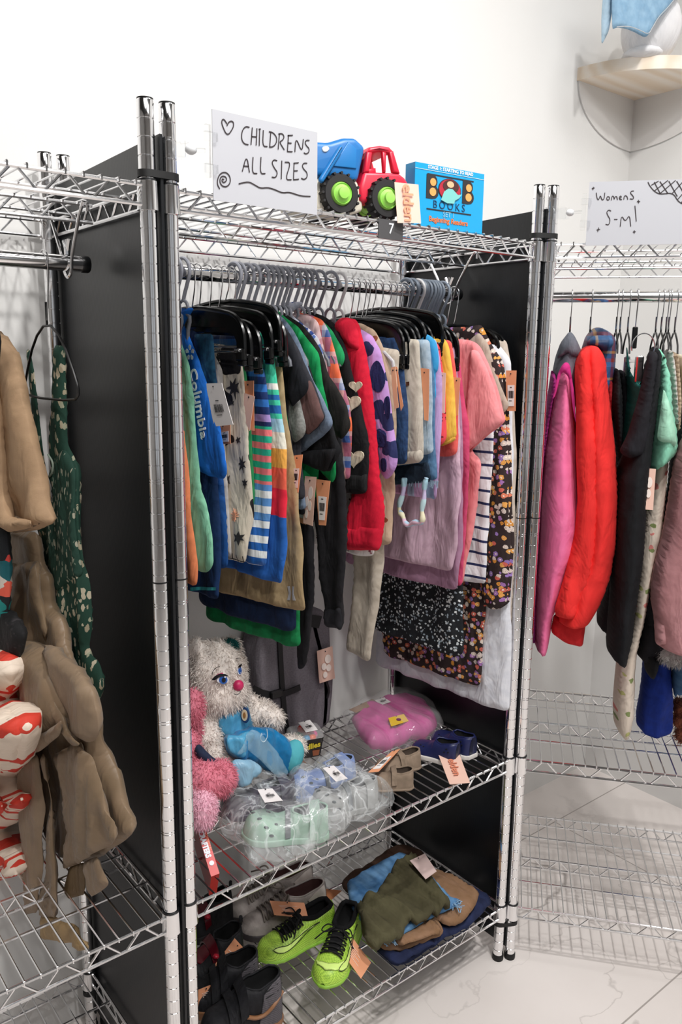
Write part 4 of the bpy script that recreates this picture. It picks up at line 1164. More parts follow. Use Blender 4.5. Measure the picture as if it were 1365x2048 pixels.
pl = Plane(-.098, .12)
wire_hanger(Plane(-.118, .12), 'black wire hanger carrying the green cactus dress', half=.090, zt=1.532, low=.125)
soft('dress', 'green sleeveless dress with pale cactus print and thin straps', 'dress', -.098, [(108, 690), (128, 692), (131, 800), (133, 893), (146, 925), (157, 950), (158, 985), (163, 1080), (166, 1130), (173, 1180), (179, 1250), (176, 1300), (192, 1325), (207, 1370), (190, 1420), (130, 1400), (95, 1200), (80, 1040), (88, 945), (104, 1018), (112, 990), (103, 920), (100, 893), (106, 800)], CACT, amp=.006, k=90)
piece('bodice', [(133, 896), (146, 925), (157, 950), (158, 985), (163, 1080), (168, 1150), (150, 1160), (128, 1180), (112, 1190), (102, 1100), (98, 1030), (108, 1012), (112, 990), (104, 950), (118, 915)], CACT2, w=-.006, T=.012, label='shirred bodice')
piece('strap', [(57, 700), (64, 698), (74, 760), (88, 870), (97, 940), (104, 1018), (96, 1000), (84, 930), (70, 850), (63, 770)], CACT, w=-.004, T=.006, r=.005, step=.008)
st_ = MB(); st_.tube([LAST['pl'].at(*LAST['pl'].uv(p), -.012) for p in smooth_poly([(110, 908), (121, 925), (118, 948), (106, 955), (101, 967), (112, 985), (114, 1005), (106, 1024)], 2, False)], .0018, 7); build(st_, 'lace_trim', mat('pale trim', '#8d9a8c', .8), LAST['root'])

soft('dress', 'long taupe satin dress with a tied waist and hanging sash', 'dress', -.128, [(16, 1060), (72, 1064), (78, 1100), (80, 1128), (96, 1160), (100, 1215), (120, 1235), (138, 1285), (150, 1330), (170, 1400), (200, 1440), (205, 1490), (232, 1560), (262, 1668), (240, 1684), (216, 1708), (160, 1728), (100, 1700), (80, 1600), (70, 1500), (40, 1470), (32, 1430), (26, 1370), (38, 1300), (46, 1275), (30, 1220), (18, 1150)], TAUPE, kt=.1, T=.03, r=.03, amp=.009, k=55)
DR = dict(LAST)
piece('skirt_gathers', [(17, 1122), (50, 1126), (84, 1120), (97, 1155), (98, 1200), (112, 1262), (100, 1290), (60, 1288), (42, 1270), (28, 1205)], TAUPE, w=-.016, T=.02, r=.02, amp=.012)
for x0 in (30, 45, 60, 74):
    pass
piece('wrap', [(48, 1284), (70, 1272), (100, 1278), (128, 1290), (152, 1330), (172, 1385), (180, 1425), (165, 1452), (125, 1478), (95, 1482), (68, 1462), (38, 1438), (26, 1395), (28, 1345), (36, 1305)], TAUPE, w=-.036, T=.055, r=.05, amp=.006)
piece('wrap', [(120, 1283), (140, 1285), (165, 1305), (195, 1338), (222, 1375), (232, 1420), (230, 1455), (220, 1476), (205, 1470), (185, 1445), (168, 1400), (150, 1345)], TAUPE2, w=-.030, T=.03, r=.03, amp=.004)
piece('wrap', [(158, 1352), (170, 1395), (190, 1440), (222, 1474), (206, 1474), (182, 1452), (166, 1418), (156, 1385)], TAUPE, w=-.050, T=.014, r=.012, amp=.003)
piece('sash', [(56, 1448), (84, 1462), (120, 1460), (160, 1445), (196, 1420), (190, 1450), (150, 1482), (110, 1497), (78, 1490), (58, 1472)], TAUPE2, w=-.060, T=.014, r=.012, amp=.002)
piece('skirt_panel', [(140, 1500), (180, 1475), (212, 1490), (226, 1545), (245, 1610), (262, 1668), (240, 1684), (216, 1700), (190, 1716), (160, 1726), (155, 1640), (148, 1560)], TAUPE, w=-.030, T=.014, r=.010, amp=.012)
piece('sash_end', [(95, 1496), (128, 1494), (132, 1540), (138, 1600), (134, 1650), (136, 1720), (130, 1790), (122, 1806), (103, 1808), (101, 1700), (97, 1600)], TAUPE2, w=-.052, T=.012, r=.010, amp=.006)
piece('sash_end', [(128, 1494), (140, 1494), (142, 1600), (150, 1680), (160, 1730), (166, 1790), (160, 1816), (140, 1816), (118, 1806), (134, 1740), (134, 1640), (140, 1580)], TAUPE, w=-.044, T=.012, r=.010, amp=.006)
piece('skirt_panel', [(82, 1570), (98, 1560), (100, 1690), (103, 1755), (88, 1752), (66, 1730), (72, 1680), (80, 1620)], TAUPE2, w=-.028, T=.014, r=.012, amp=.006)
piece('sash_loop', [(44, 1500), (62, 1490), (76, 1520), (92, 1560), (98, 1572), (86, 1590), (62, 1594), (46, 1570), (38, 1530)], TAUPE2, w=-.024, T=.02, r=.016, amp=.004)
piece('skirt_panel', [(160, 1726), (190, 1716), (192, 1760), (188, 1782), (160, 1788), (152, 1760)], cloth('#6e5a40', '#614e36', 14, .5, 'taupe satin painted shade'), w=-.020, T=.012, r=.010, amp=.004)  # darker copy of the taupe, fold shade put into the colour
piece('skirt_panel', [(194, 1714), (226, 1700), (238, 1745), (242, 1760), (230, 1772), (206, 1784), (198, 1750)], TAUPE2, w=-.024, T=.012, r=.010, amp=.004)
piece('lower_sash', [(118, 1812), (160, 1818), (172, 1826), (196, 1840), (214, 1868), (222, 1878), (208, 1882), (186, 1868), (150, 1862), (124, 1856)], cloth('#a18762', '#947b57', 14, .5, 'taupe satin painted light'), w=-.040, T=.014, r=.010, amp=.006)  # paler copy of the taupe, light put into the colour
wire_hanger(Plane(-.214, .1), 'dark wire hanger hidden under the beige top, carrying the taupe dress', half=.022, bar=False)

soft('top', 'beige wide sleeved top at the left edge', 'top', -.172, [(-38, 640), (0, 672), (10, 690), (24, 700), (31, 722), (42, 770), (58, 850), (74, 945), (88, 1005), (99, 1036), (100, 1048), (84, 1056), (60, 1062), (30, 1066), (-10, 1058), (-38, 1060)], BEIGE, kt=.08, T=.04, r=.04, amp=.010, k=50)
piece('sleeve', [(-30, 800), (0, 720), (16, 730), (30, 800), (36, 900), (44, 990), (60, 1030), (98, 1040), (90, 1052), (58, 1060), (22, 1040), (14, 1004), (-30, 1004)], BEIGE, w=-.030, T=.03, r=.03, amp=.008)
piece('sleeve_hollow_shade', [(-30, 1012), (14, 1008), (30, 1014), (34, 1026), (94, 1046), (62, 1060), (26, 1064), (-30, 1052)], cloth('#7d6a58', '#73614f'), w=-.012, T=.02, r=.02, amp=.003)  # darker piece for the sleeve opening, its inner shade put into the colour
wire_hanger(Plane(-.209, .08), 'dark wire hanger under the beige top', half=.022, bar=False)
soft('dress', 'teal and red flowered dress, a sliver below the beige top', 'dress', -.2, [(-38, 1040), (14, 1062), (18, 1120), (16, 1200), (8, 1252), (-38, 1290)], spots('teal red flower print', '#151b20', ['#d2453c', '#1f8a86', '#15606a', '#e2604c', '#d9cfc4'], 24, .5, noise=.02), T=.02)
soft('top', 'black lace top above the red and white flowered garment', 'top', -.194, [(-38, 1190), (20, 1222), (44, 1256), (49, 1275), (44, 1300), (30, 1340), (10, 1350), (-38, 1340)], spots('black lace', '#0c0b0d', ['#2a2629', '#0c0b0d', '#1b181b'], 140, .3), T=.024, r=.02, amp=.008)
RW = None
def redwhite():
    x = NT('red and cream leaf print'); x.bump(500, .0005, .4)
    mp = x.coord('UV', (1, .8, 1)); n1 = x.n('TexNoise'); x.inp(n1, Scale=11, Detail=1.2, Distortion=1.6); x.l(mp, 'Vector', n1, 'Vector')
    r = x.ramp([(0, '#e8d6c4'), (.50, '#cf3a28'), (.60, '#e8d6c4'), (.66, '#cf3a28')]); x.l(n1, 'Fac', r, 'Fac'); x.base(r); x.b.inputs['Roughness'].default_value = .7
    return x.m
RW = redwhite()
soft('dress', 'red and cream leaf printed dress knotted at the waist', 'dress', -.212, [(-20, 1270), (0, 1290), (18, 1310), (26, 1345), (24, 1375), (14, 1400), (30, 1405), (52, 1430), (58, 1455), (56, 1480), (40, 1530), (24, 1548), (16, 1560), (22, 1580), (40, 1600), (34, 1622), (26, 1628), (20, 1650), (6, 1660), (22, 1690), (34, 1720), (43, 1748), (20, 1756), (-8, 1762), (-12, 1600), (-20, 1400)], RW, kt=-.1, T=.06, r=.05, amp=.010, k=50)
piece('knot', [(-14, 1405), (6, 1400), (34, 1412), (54, 1435), (57, 1470), (44, 1515), (20, 1540), (-14, 1530)], RW, w=-.022, T=.06, r=.04, amp=.012)
piece('tie_end', [(-10, 1545), (16, 1552), (24, 1582), (40, 1602), (34, 1618), (24, 1626), (18, 1640), (2, 1652), (-10, 1640)], RW, w=-.034, T=.02, r=.015, amp=.006)
wire_hanger(Plane(-.222, .0), 'dark wire hanger near the left edge carrying the red leaf dress', half=.022, bar=False)

# ------------------------------------------------------------------ clothes on the right rack's rail, seen end on
class PlaneCd:
    def __init__(s, d): s.d = d; s.n = tuple(CD); s.c = float(CD@Cw(0, d, 0)); s.S = 0; s.X = d
    def uv(s, p): q_ = hit(p[0], p[1], s.n, s.c); return (float((q_-Cw(0, 0, 0))@CS), q_[2])
    def at(s, u, v, w=0.0): return tuple(Cw(u, s.d-w, v))
    def root(s, P): return s.at((P[:, 0].min()+P[:, 0].max())/2, P[:, 1].min())

def endon(name, label, cat, d, px, m, T=.24, r=.034, amp=.018, k=60, step=None, top=None, sm=1):
    wid = np.ptp([PlaneCd(d).uv(p)[0] for p in px]); step = step or (.0045 if wid < .06 else .007); r = max(r, .014) if wid < .06 else r
    """a garment whose hanging edge faces the aisle: outline across the rail, deep along the hanger"""
    pl = PlaneCd(d); P = np.array([pl.uv(p) for p in px])
    root = thing(name, label, cat, pl.root(P))
    fo = fold_fn(d*3+P[0, 0]*5, amp, k, P[:, 1].max())
    mb = pad(list(map(tuple, P)), pl.at, T, r, step, sm, fo, drape=True)
    o = build(mb, 'body', m, root, smooth=True, uv=mb.uvl)
    LAST.clear(); LAST.update(root=root, pl=pl, fold=fo, T=T, body=o)
    return root
def epiece(name, px, m, d, T=.03, r=.02, amp=.003, step=.010, sm=1, label=None):
    pl = PlaneCd(d); P = [pl.uv(p) for p in px]; fo = fold_fn(d*3, amp, 90, max(p[1] for p in P))
    mb = pad(P, pl.at, T, r, step, sm, fo, drape=sm > 0); o = build(mb, name, m, LAST['root'], smooth=True, uv=mb.uvl)
    if label: o['label'] = label
    return o

PINK = C('#ee78a6', '#e66d9c', 30); REDJ = C('#e8322f', '#de2c2a', 20); BLK = C('#15161a', '#101114'); BLK2 = C('#1d1c22', '#17161b')
endon('hoodie', 'grey womens hooded top behind the hot pink shirt', 'hoodie', .20, [(1140, 662), (1149, 670), (1158, 690), (1168, 712), (1160, 735), (1153, 770), (1150, 860), (1140, 960), (1105, 960), (1100, 860), (1106, 740), (1112, 712), (1122, 685)], C('#777b86', '#6c707b'), T=.2, r=.03)
epiece('hood', [(1138, 664), (1150, 672), (1160, 692), (1166, 712), (1152, 722), (1134, 708), (1118, 716), (1114, 722), (1118, 694)], C('#7d818c', '#70747f'), .12, T=.06)
endon('shirt', 'magenta womens top at the left end, a strip beside the right posts', 'top', .17, [(1104, 736), (1116, 760), (1100, 850), (1086, 960), (1078, 1100), (1073, 1272), (1062, 1272), (1064, 1130), (1070, 1000), (1082, 880)], C('#a02a78', '#93246d'), T=.22, r=.03)
endon('shirt', 'hot pink womens long sleeve shirt, leftmost on the right rack', 'shirt', .13, [(1128, 724), (1138, 726), (1143, 750), (1149, 800), (1153, 870), (1158, 960), (1161, 1050), (1156, 1088), (1137, 1130), (1122, 1180), (1107, 1225), (1101, 1268), (1095, 1300), (1082, 1298), (1070, 1288), (1070, 1222), (1077, 1100), (1083, 1000), (1091, 900), (1101, 830), (1113, 762)], PINK, T=.22, r=.05, amp=.006)
epiece('collar', [(1116, 748), (1128, 724), (1140, 726), (1150, 790), (1153, 850), (1147, 820), (1138, 752), (1124, 742), (1112, 790), (1106, 800)], C('#c9307f'), .03, T=.02, r=.012, step=.007)
endon('shirt', 'blue and orange checked shirt collar above the red jacket', 'shirt', .22, [(1163, 700), (1172, 672), (1190, 652), (1214, 660), (1231, 674), (1233, 695), (1230, 740), (1224, 775), (1200, 800), (1170, 800)], plaid('blue orange check', '#2b4a78', [(0, '#24446f'), (.4, '#3b6fa6'), (.58, '#8f2f2a'), (.72, '#24446f'), (.9, '#c9a25a')], .06), T=.2, r=.04)
epiece('collar', [(1170, 692), (1184, 672), (1204, 670), (1226, 676), (1230, 688), (1214, 706), (1190, 694)], plaid('blue orange check', '#2b4a78', [], .06), .11, T=.05)
endon('jacket', 'bright red womens jacket, second garment from the left on the right rack', 'jacket', .12, [(1180, 689), (1197, 693), (1210, 714), (1213, 740), (1215, 770), (1223, 830), (1231, 900), (1234, 970), (1235, 1000), (1232, 1080), (1222, 1140), (1205, 1185), (1180, 1232), (1150, 1238), (1112, 1230), (1110, 1220), (1130, 1150), (1150, 1070), (1156, 1000), (1152, 900), (1153, 820), (1149, 768), (1149, 748), (1150, 718), (1162, 698)], REDJ, T=.24, r=.06, amp=.007)
epiece('sleeve', [(1151, 752), (1152, 722), (1163, 702), (1180, 691), (1187, 740), (1192, 820), (1198, 900), (1200, 1000), (1194, 1090), (1180, 1160), (1160, 1216), (1146, 1240), (1112, 1232), (1110, 1218), (1130, 1150), (1150, 1070), (1156, 1000), (1152, 900), (1153, 830)], REDJ, .03, T=.06, r=.022, amp=.010)
epiece('front_panel', [(1186, 694), (1198, 696), (1210, 716), (1214, 750), (1222, 830), (1231, 900), (1235, 1000), (1232, 1080), (1222, 1140), (1206, 1182), (1182, 1232), (1166, 1238), (1188, 1160), (1200, 1090), (1206, 1000), (1203, 900), (1196, 820)], REDJ, .06, T=.05, r=.018, amp=.008)
epiece('cuff', [(1108, 1228), (1136, 1234), (1160, 1238), (1174, 1236), (1166, 1294), (1132, 1286), (1102, 1264)], C('#d0262a'), .085, T=.06, r=.016)
endon('jacket', 'dark red lined jacket edge right of the red jacket', 'jacket', .2, [(1206, 748), (1226, 758), (1228, 800), (1222, 850), (1212, 830), (1206, 790)], C('#9d1f28'), T=.16, r=.03)
endon('shirt', 'black womens top right of the red jacket', 'top', .18, [(1226, 735), (1238, 738), (1244, 790), (1245, 880), (1246, 1000), (1242, 1120), (1236, 1200), (1228, 1256), (1212, 1256), (1195, 1248), (1194, 1236), (1206, 1200), (1222, 1140), (1232, 1070), (1236, 980), (1228, 880), (1216, 800)], BLK, T=.2, r=.04)
endon('top', 'teal womens camisole on a steel clip hanger', 'top', .16, [(1254, 690), (1262, 750), (1274, 764), (1290, 775), (1284, 810), (1262, 870), (1250, 905), (1242, 906), (1248, 860), (1256, 790)], C('#1f6a62', '#1a5e57'), T=.2, r=.03)
endon('dress', 'long black womens dress left of the mint tee', 'dress', .1, [(1306, 690), (1320, 700), (1318, 760), (1306, 860), (1298, 930), (1291, 1000), (1286, 1090), (1274, 1180), (1264, 1262), (1250, 1322), (1238, 1316), (1214, 1300), (1215, 1258), (1222, 1180), (1226, 1060), (1231, 950), (1250, 900), (1270, 825), (1288, 742)], BLK, T=.22, r=.04, amp=.005)
epiece('sleeve', [(1300, 700), (1318, 706), (1312, 790), (1300, 890), (1290, 918), (1262, 918), (1238, 905), (1256, 868), (1276, 800)], BLK2, .03, T=.07, r=.03)
endon('t_shirt', 'mint green womens tee with a folded short sleeve', 't-shirt', .1, [(1316, 694), (1326, 706), (1338, 750), (1343, 812), (1350, 850), (1355, 894), (1338, 918), (1300, 940), (1292, 932), (1298, 880), (1306, 810), (1314, 740)], C('#8cd0b4', '#82c6aa'), T=.2, r=.05)
epiece('sleeve', [(1328, 775), (1342, 812), (1350, 850), (1355, 894), (1336, 888), (1314, 880)], C('#a4d6bd', '#9acdb3'), .015, T=.04, r=.02)
endon('shirt', 'cream womens blouse with tiny flowers and a long drooping sleeve', 'blouse', .15, [(1300, 905), (1338, 905), (1330, 1000), (1325, 1070), (1318, 1085), (1302, 1160), (1286, 1240), (1274, 1290), (1270, 1340), (1268, 1420), (1258, 1464), (1242, 1470), (1228, 1442), (1227, 1400), (1232, 1340), (1240, 1306), (1256, 1258), (1268, 1170), (1276, 1080), (1286, 1000), (1290, 940)], spots('cream with tiny flowers', '#d8cabb', ['#d8cabb', '#d8cabb', '#d8cabb', '#cf7f78', '#7d8a55', '#d8cabb', '#b9b878'], 46, .3, noise=.01), T=.16, r=.04, amp=.007)
tag_pl = PlaneCd(.02)
quad_card([hit(p[0], p[1], tag_pl.n, tag_pl.c) for p in ((1283, 936), (1313, 938), (1307, 1020), (1276, 1018))], -CD, LAST['root'], 'pink', barcode=False, circles=True)
endon('shirt', 'tan printed womens blouse right of the mint tee', 'blouse', .2, [(1340, 700), (1352, 706), (1358, 800), (1356, 900), (1348, 960), (1342, 900), (1344, 800)], spots('tan with red flowers', '#bba68d', ['#bba68d', '#bba68d', '#c14a30', '#5a6fa5'], 40, .3), T=.16, r=.012, amp=.004)
endon('shirt', 'white womens blouse, a strip between the mint tee and the tan printed blouse', 'blouse', .17, [(1332, 697), (1342, 700), (1348, 740), (1352, 800), (1354, 850), (1346, 850), (1340, 790), (1334, 740)], C('#cfcac6', '#c4beb9'), T=.14, r=.01, amp=.003)
endon('shirt', 'pale yellow and white womens top at the right edge', 'top', .21, [(1354, 706), (1372, 712), (1374, 800), (1368, 860), (1358, 850), (1356, 780)], spots('pale yellow print', '#d9d3bf', ['#d8c860', '#d9d3bf', '#e4e2dc'], 40, .4), T=.14, r=.01, amp=.003)
endon('top', 'black womens strappy top between the red jacket and the teal camisole', 'top', .22, [(1236, 738), (1250, 742), (1256, 800), (1254, 900), (1240, 1000), (1232, 1000), (1236, 860)], BLK2, T=.12, r=.014, amp=.004)
endon('shirt', 'black womens long sleeve top behind the blush sweater', 'top', .16, [(1362, 800), (1400, 860), (1390, 1000), (1350, 1100), (1338, 1200), (1332, 1300), (1326, 1318), (1296, 1316), (1270, 1306), (1274, 1285), (1288, 1235), (1278, 1200), (1290, 1150), (1310, 1080), (1336, 980), (1348, 880)], BLK2, T=.16, r=.04)
endon('sweater', 'blush pink womens sweater with a ribbed cuff at the right edge', 'sweater', .06, [(1392, 800), (1430, 840), (1440, 1000), (1436, 1290), (1366, 1290), (1312, 1288), (1310, 1240), (1303, 1205), (1303, 1175), (1311, 1130), (1326, 1075), (1336, 1020), (1350, 930), (1366, 880)], C('#c48f92', '#ba8689'), T=.2, r=.06, amp=.005)
epiece('cuff', [(1310, 1236), (1340, 1228), (1400, 1236), (1430, 1246), (1430, 1292), (1366, 1292), (1312, 1289)], C('#ca9699', '#bf8a8d'), .03, T=.07, r=.012)
endon('dress', 'cobalt blue womens dress, hem just above the middle shelf', 'dress', .19, [(1296, 1240), (1336, 1250), (1340, 1320), (1345, 1400), (1346, 1448), (1330, 1458), (1304, 1458), (1280, 1454), (1272, 1444), (1278, 1400), (1288, 1320)], C('#132f86', '#0f2877'), T=.18, r=.05)
endon('top', 'black pointed sleeve hanging in front of the cobalt dress', 'top', .12, [(1290, 1300), (1318, 1308), (1316, 1330), (1308, 1348), (1298, 1350), (1290, 1338), (1288, 1318)], BLK, T=.12, r=.03)
endon('jeans', 'blue denim with frayed hem at the right edge', 'denim', .17, [(1340, 1290), (1420, 1300), (1420, 1360), (1372, 1362), (1356, 1378), (1349, 1396), (1346, 1372), (1340, 1366)], C('#3f6387', '#527699', 60), T=.14, r=.03)
fl = MB()
for (x, y, rr) in ((1338, 1308, .022), (1352, 1314, .022), (1366, 1312, .024), (1382, 1310, .024), (1350, 1296, .02), (1370, 1294, .02)): fl.ellipsoid(hit(x, y, tuple(CD), PlaneCd(.08).c), (rr, rr, rr*.9), 14, 9)
fl, fn_ = remesh(fl, .006, 2); furry(fl, fn_, 1500, .012, .0007, 4, .2); o = build(fl, 'fur_trim', cloth('#c9c7c6', '#b5b2b1', 60), smooth=True); tag(o, 'white fluffy trim below the blush sweater', 'fur trim')
fl = MB()
for (x, y, rr) in ((1362, 1412, .024), (1362, 1440, .022), (1372, 1470, .026), (1390, 1430, .03), (1395, 1470, .03)): fl.ellipsoid(hit(x, y, tuple(CD), PlaneCd(.2).c), (rr, rr, rr*.9), 14, 9)
fl, fn_ = remesh(fl, .006, 2); furry(fl, fn_, 1500, .010, .0008, 6, .2); o = build(fl, 'coat', cloth('#8a4e35', '#4e2b20', 60), smooth=True); tag(o, 'rust brown fuzzy coat at the right edge above the shelf', 'coat')

for px, top, what in ((1147, 662, 'hooded grey top'), (1188, 656, 'checked shirt and red jacket'), (1241, 735, 'black top beside the red jacket'), (1249, 735, 'second black top beside the red jacket'), (1265, 690, 'teal camisole'), (1322, 690, 'long black dress'), (1333, 692, 'mint tee'), (1343, 700, 'tan printed blouse'), (1348, 700, 'cream blouse'), (1361, 700, 'blush sweater')):
    q_ = onc_d(px, 580, .185); S = float((q_-Cw(0, 0, 0))@CS)
    wire_hanger(PlaneC(S), 'thin wire hanger over the '+what, half=.06, zt=1.55, low=.075, bar=False)
q_ = onc_d(1280, 580, .185); S = float((q_-Cw(0, 0, 0))@CS); pc = PlaneC(S)
t = thing('steel_hanger', 'steel clip hanger with a black neck beside the teal camisole', 'hanger', pc.at(YC, 1.47))
build(MB().tube(hook_path(pc, 1.548, .0165), .0016, 7), 'hook', M_HOOK, t)
build(MB().box(pc.at(YC, 1.532), (.012, .012, .05), CA, .002), 'neck', BLACKP, t)
build(MB().tube([pc.at(YC-.12, 1.478), pc.at(YC+.12, 1.478)], .004, 8), 'bar', M_HOOK, t)
for sg in (-1, 1): build(MB().box(pc.at(YC+sg*.105, 1.46), (.016, .03, .06), CA, .003), 'clip', M_HOOK, t)
build(MB().tube([Cw(S+.0+.024*cos(a), .06, 1.508+.03*sin(a)) for a in np.linspace(-.9, 3.4, 20)], .0014, 6), 'loop', M_HOOK, t)
# ------------------------------------------------------------------ signs, toy truck and book box on the top shelf
class VPlane:
    """an upright plane through p0 along direction t; u along t, v = z, w towards the viewer"""
    def __init__(s, p0, t):
        s.p0 = np.array([p0[0], p0[1], 0.0]); s.t = np.array([t[0], t[1], 0.0])/math.hypot(*t[:2]); s.nv = np.array([s.t[1], -s.t[0], 0.0])
        s.n = tuple(s.nv); s.c = float(s.nv@s.p0); s.X = 0; s.S = 0
    def uv(s, p): q_ = hit(p[0], p[1], s.n, s.c); return (float((q_-s.p0)@s.t), float(q_[2]))
    def at(s, u, v, w=0.0): return tuple(s.p0+s.t*u+s.nv*w+np.array([0, 0, v]))

M_PAPER = mat('sign paper', '#bcbdc3', .5); M_PEN = mat('marker ink', '#2b2024', .6)
M_CLEAR = mat('clear plastic', '#f4f6f7', .06, 0, Transmission_Weight=1.0, IOR=1.15, Alpha=0.35)
def strokes(pl, conv, lists, w, m, root, name='handwriting', off=.0012):
    mb = MB()
    for L in lists:
        P = [pl.uv(conv(p)) for p in L]
        P = smooth_poly(P, 2, False) if len(P) > 2 else P
        for i, p in enumerate(P): pass
        ribbon(mb, [pl.at(u, v, off) for u, v in P], w, pl.nv, .0004)
    return build(mb, name, m, root, smooth=None)

def sign(label, pl, corners, post):
    P = [pl.uv(c) for c in corners]
    u0, u1 = min(p[0] for p in P), max(p[0] for p in P); z0, z1 = min(p[1] for p in P), max(p[1] for p in P)
    t = thing('sign', label, 'sign', pl.at((u0+u1)/2, z0))
    build(MB().prism([(u0, z0), (u1, z0), (u1, z1), (u0, z1)], pl.at, .0012), 'paper', M_PAPER, t, smooth=None)
    # clear holder: spine with two clips, a ball joint arm and a clamp round the post
    sp = MB().prism([(u0-.012, z0+.03), (u0-.004, z0+.03), (u0-.004, z1-.022), (u0-.012, z1-.022)], pl.at, .006); build(sp, 'clear_spine', M_CLEAR, t)
    for z in (z0+.042, z1-.038): 
        c = MB().prism([(u0-.014, z-.006), (u0+.006, z-.006), (u0+.006, z+.006), (u0-.014, z+.006)], lambda u, v, w: pl.at(u, v, w+.002), .008); build(c, 'clear_clip', M_CLEAR, t)
    zc = (z0+z1)/2+.004; a = np.array(pl.at(u0-.012, zc)); b = np.array([post[0], post[1], zc+.006])
    arm = MB().tube([a, a*.7+b*.3], .003, 8); build(arm, 'clear_arm', M_CLEAR, t)
    c = a*.62+b*.38; build(MB().ellipsoid(c, (.009, .008, .007), 14, 9), 'joint_ball', mat('frosted plastic', '#dfe1e3', .35), t, smooth=True)
    cl = MB(); d = (b-c); d[2] = 0; L = np.linalg.norm(d); d = d/L; pnv = np.array([-d[1], d[0], 0])
    for sg in (-1, 1):
        path = [c+d*.006+pnv*sg*.005, c+d*.02+pnv*sg*.008, b-d*.014+pnv*sg*.012, b+pnv*sg*.0165, b+d*.014+pnv*sg*.010]
        vs = []; fs = []
        for p in path:
            for (k, zz) in ((0, -.011), (.0024, -.011), (.0024, .011), (0, .011)): vs.append(p+pnv*sg*k+np.array([0, 0, zz]))
        for i in range(len(path)-1):
            for k in range(4): fs.append((i*4+k, (i+1)*4+k, (i+1)*4+(k+1) % 4, i*4+(k+1) % 4))
        fs += [(0, 1, 2, 3), (19, 18, 17, 16)]
        cl.add(vs, fs)
    build(cl, 'clear_clamp', M_CLEAR, t)
    return t

pl = VPlane((0, -.046), (1, 0))
t = sign('white hand lettered childrens sign clipped to the left post', pl, ((427, 220), (635, 265), (632, 427), (427, 400)), (0, 0))
cz = lambda p: (400+p[0]/1.95, 180+p[1]/1.95)
letters = [
 [(104, 132), (92, 113), (84, 118), (84, 135), (105, 182), (128, 150), (131, 130), (124, 121), (112, 124), (104, 140)],
 [(192, 146), (176, 142), (163, 160), (160, 190), (170, 210), (188, 214)],
 [(203, 147), (198, 214)], [(221, 150), (218, 216)], [(200, 182), (220, 183)],
 [(232, 152), (230, 218)], [(228, 153), (236, 153)],
 [(246, 157), (243, 219), (262, 221)],
 [(275, 165), (271, 222)], [(268, 163), (284, 166), (299, 185), (297, 208), (284, 222), (269, 223)],
 [(309, 170), (304, 232)], [(305, 172), (321, 170), (328, 184), (320, 198), (308, 202), (328, 234)],
 [(344, 176), (340, 240)], [(341, 178), (361, 177)], [(341, 207), (356, 208)], [(339, 240), (360, 241)],
 [(369, 242), (373, 183), (397, 246), (402, 192)],
 [(426, 197), (414, 196), (408, 205), (414, 218), (425, 228), (424, 244), (412, 250), (404, 245)],
 [(164, 318), (181, 253), (192, 322)], [(168, 297), (190, 298)],
 [(206, 262), (202, 325), (222, 326)], [(237, 262), (233, 327), (254, 326)],
 [(300, 276), (286, 272), (279, 285), (289, 305), (302, 322), (295, 342), (279, 340)],
 [(318, 276), (316, 348)],
 [(330, 282), (354, 282), (331, 350), (356, 350)],
 [(366, 285), (364, 351)], [(364, 286), (384, 284)], [(365, 316), (380, 315)], [(363, 350), (385, 348)],
 [(417, 286), (404, 285), (397, 296), (404, 310), (417, 322), (417, 342), (404, 350), (394, 344)],
 [(93, 350), (86, 346), (84, 356), (92, 362), (103, 354), (101, 340), (88, 335), (78, 342), (76, 360), (86, 376), (104, 378), (118, 362), (116, 336), (100, 320), (80, 324), (68, 344), (66, 368), (76, 386)],
 [(150, 366), (166, 362), (190, 358), (212, 370), (235, 384), (262, 380), (290, 388), (320, 402), (345, 398), (370, 406), (395, 414), (430, 415)],
]
strokes(pl, cz, letters, .0015, M_PEN, t)

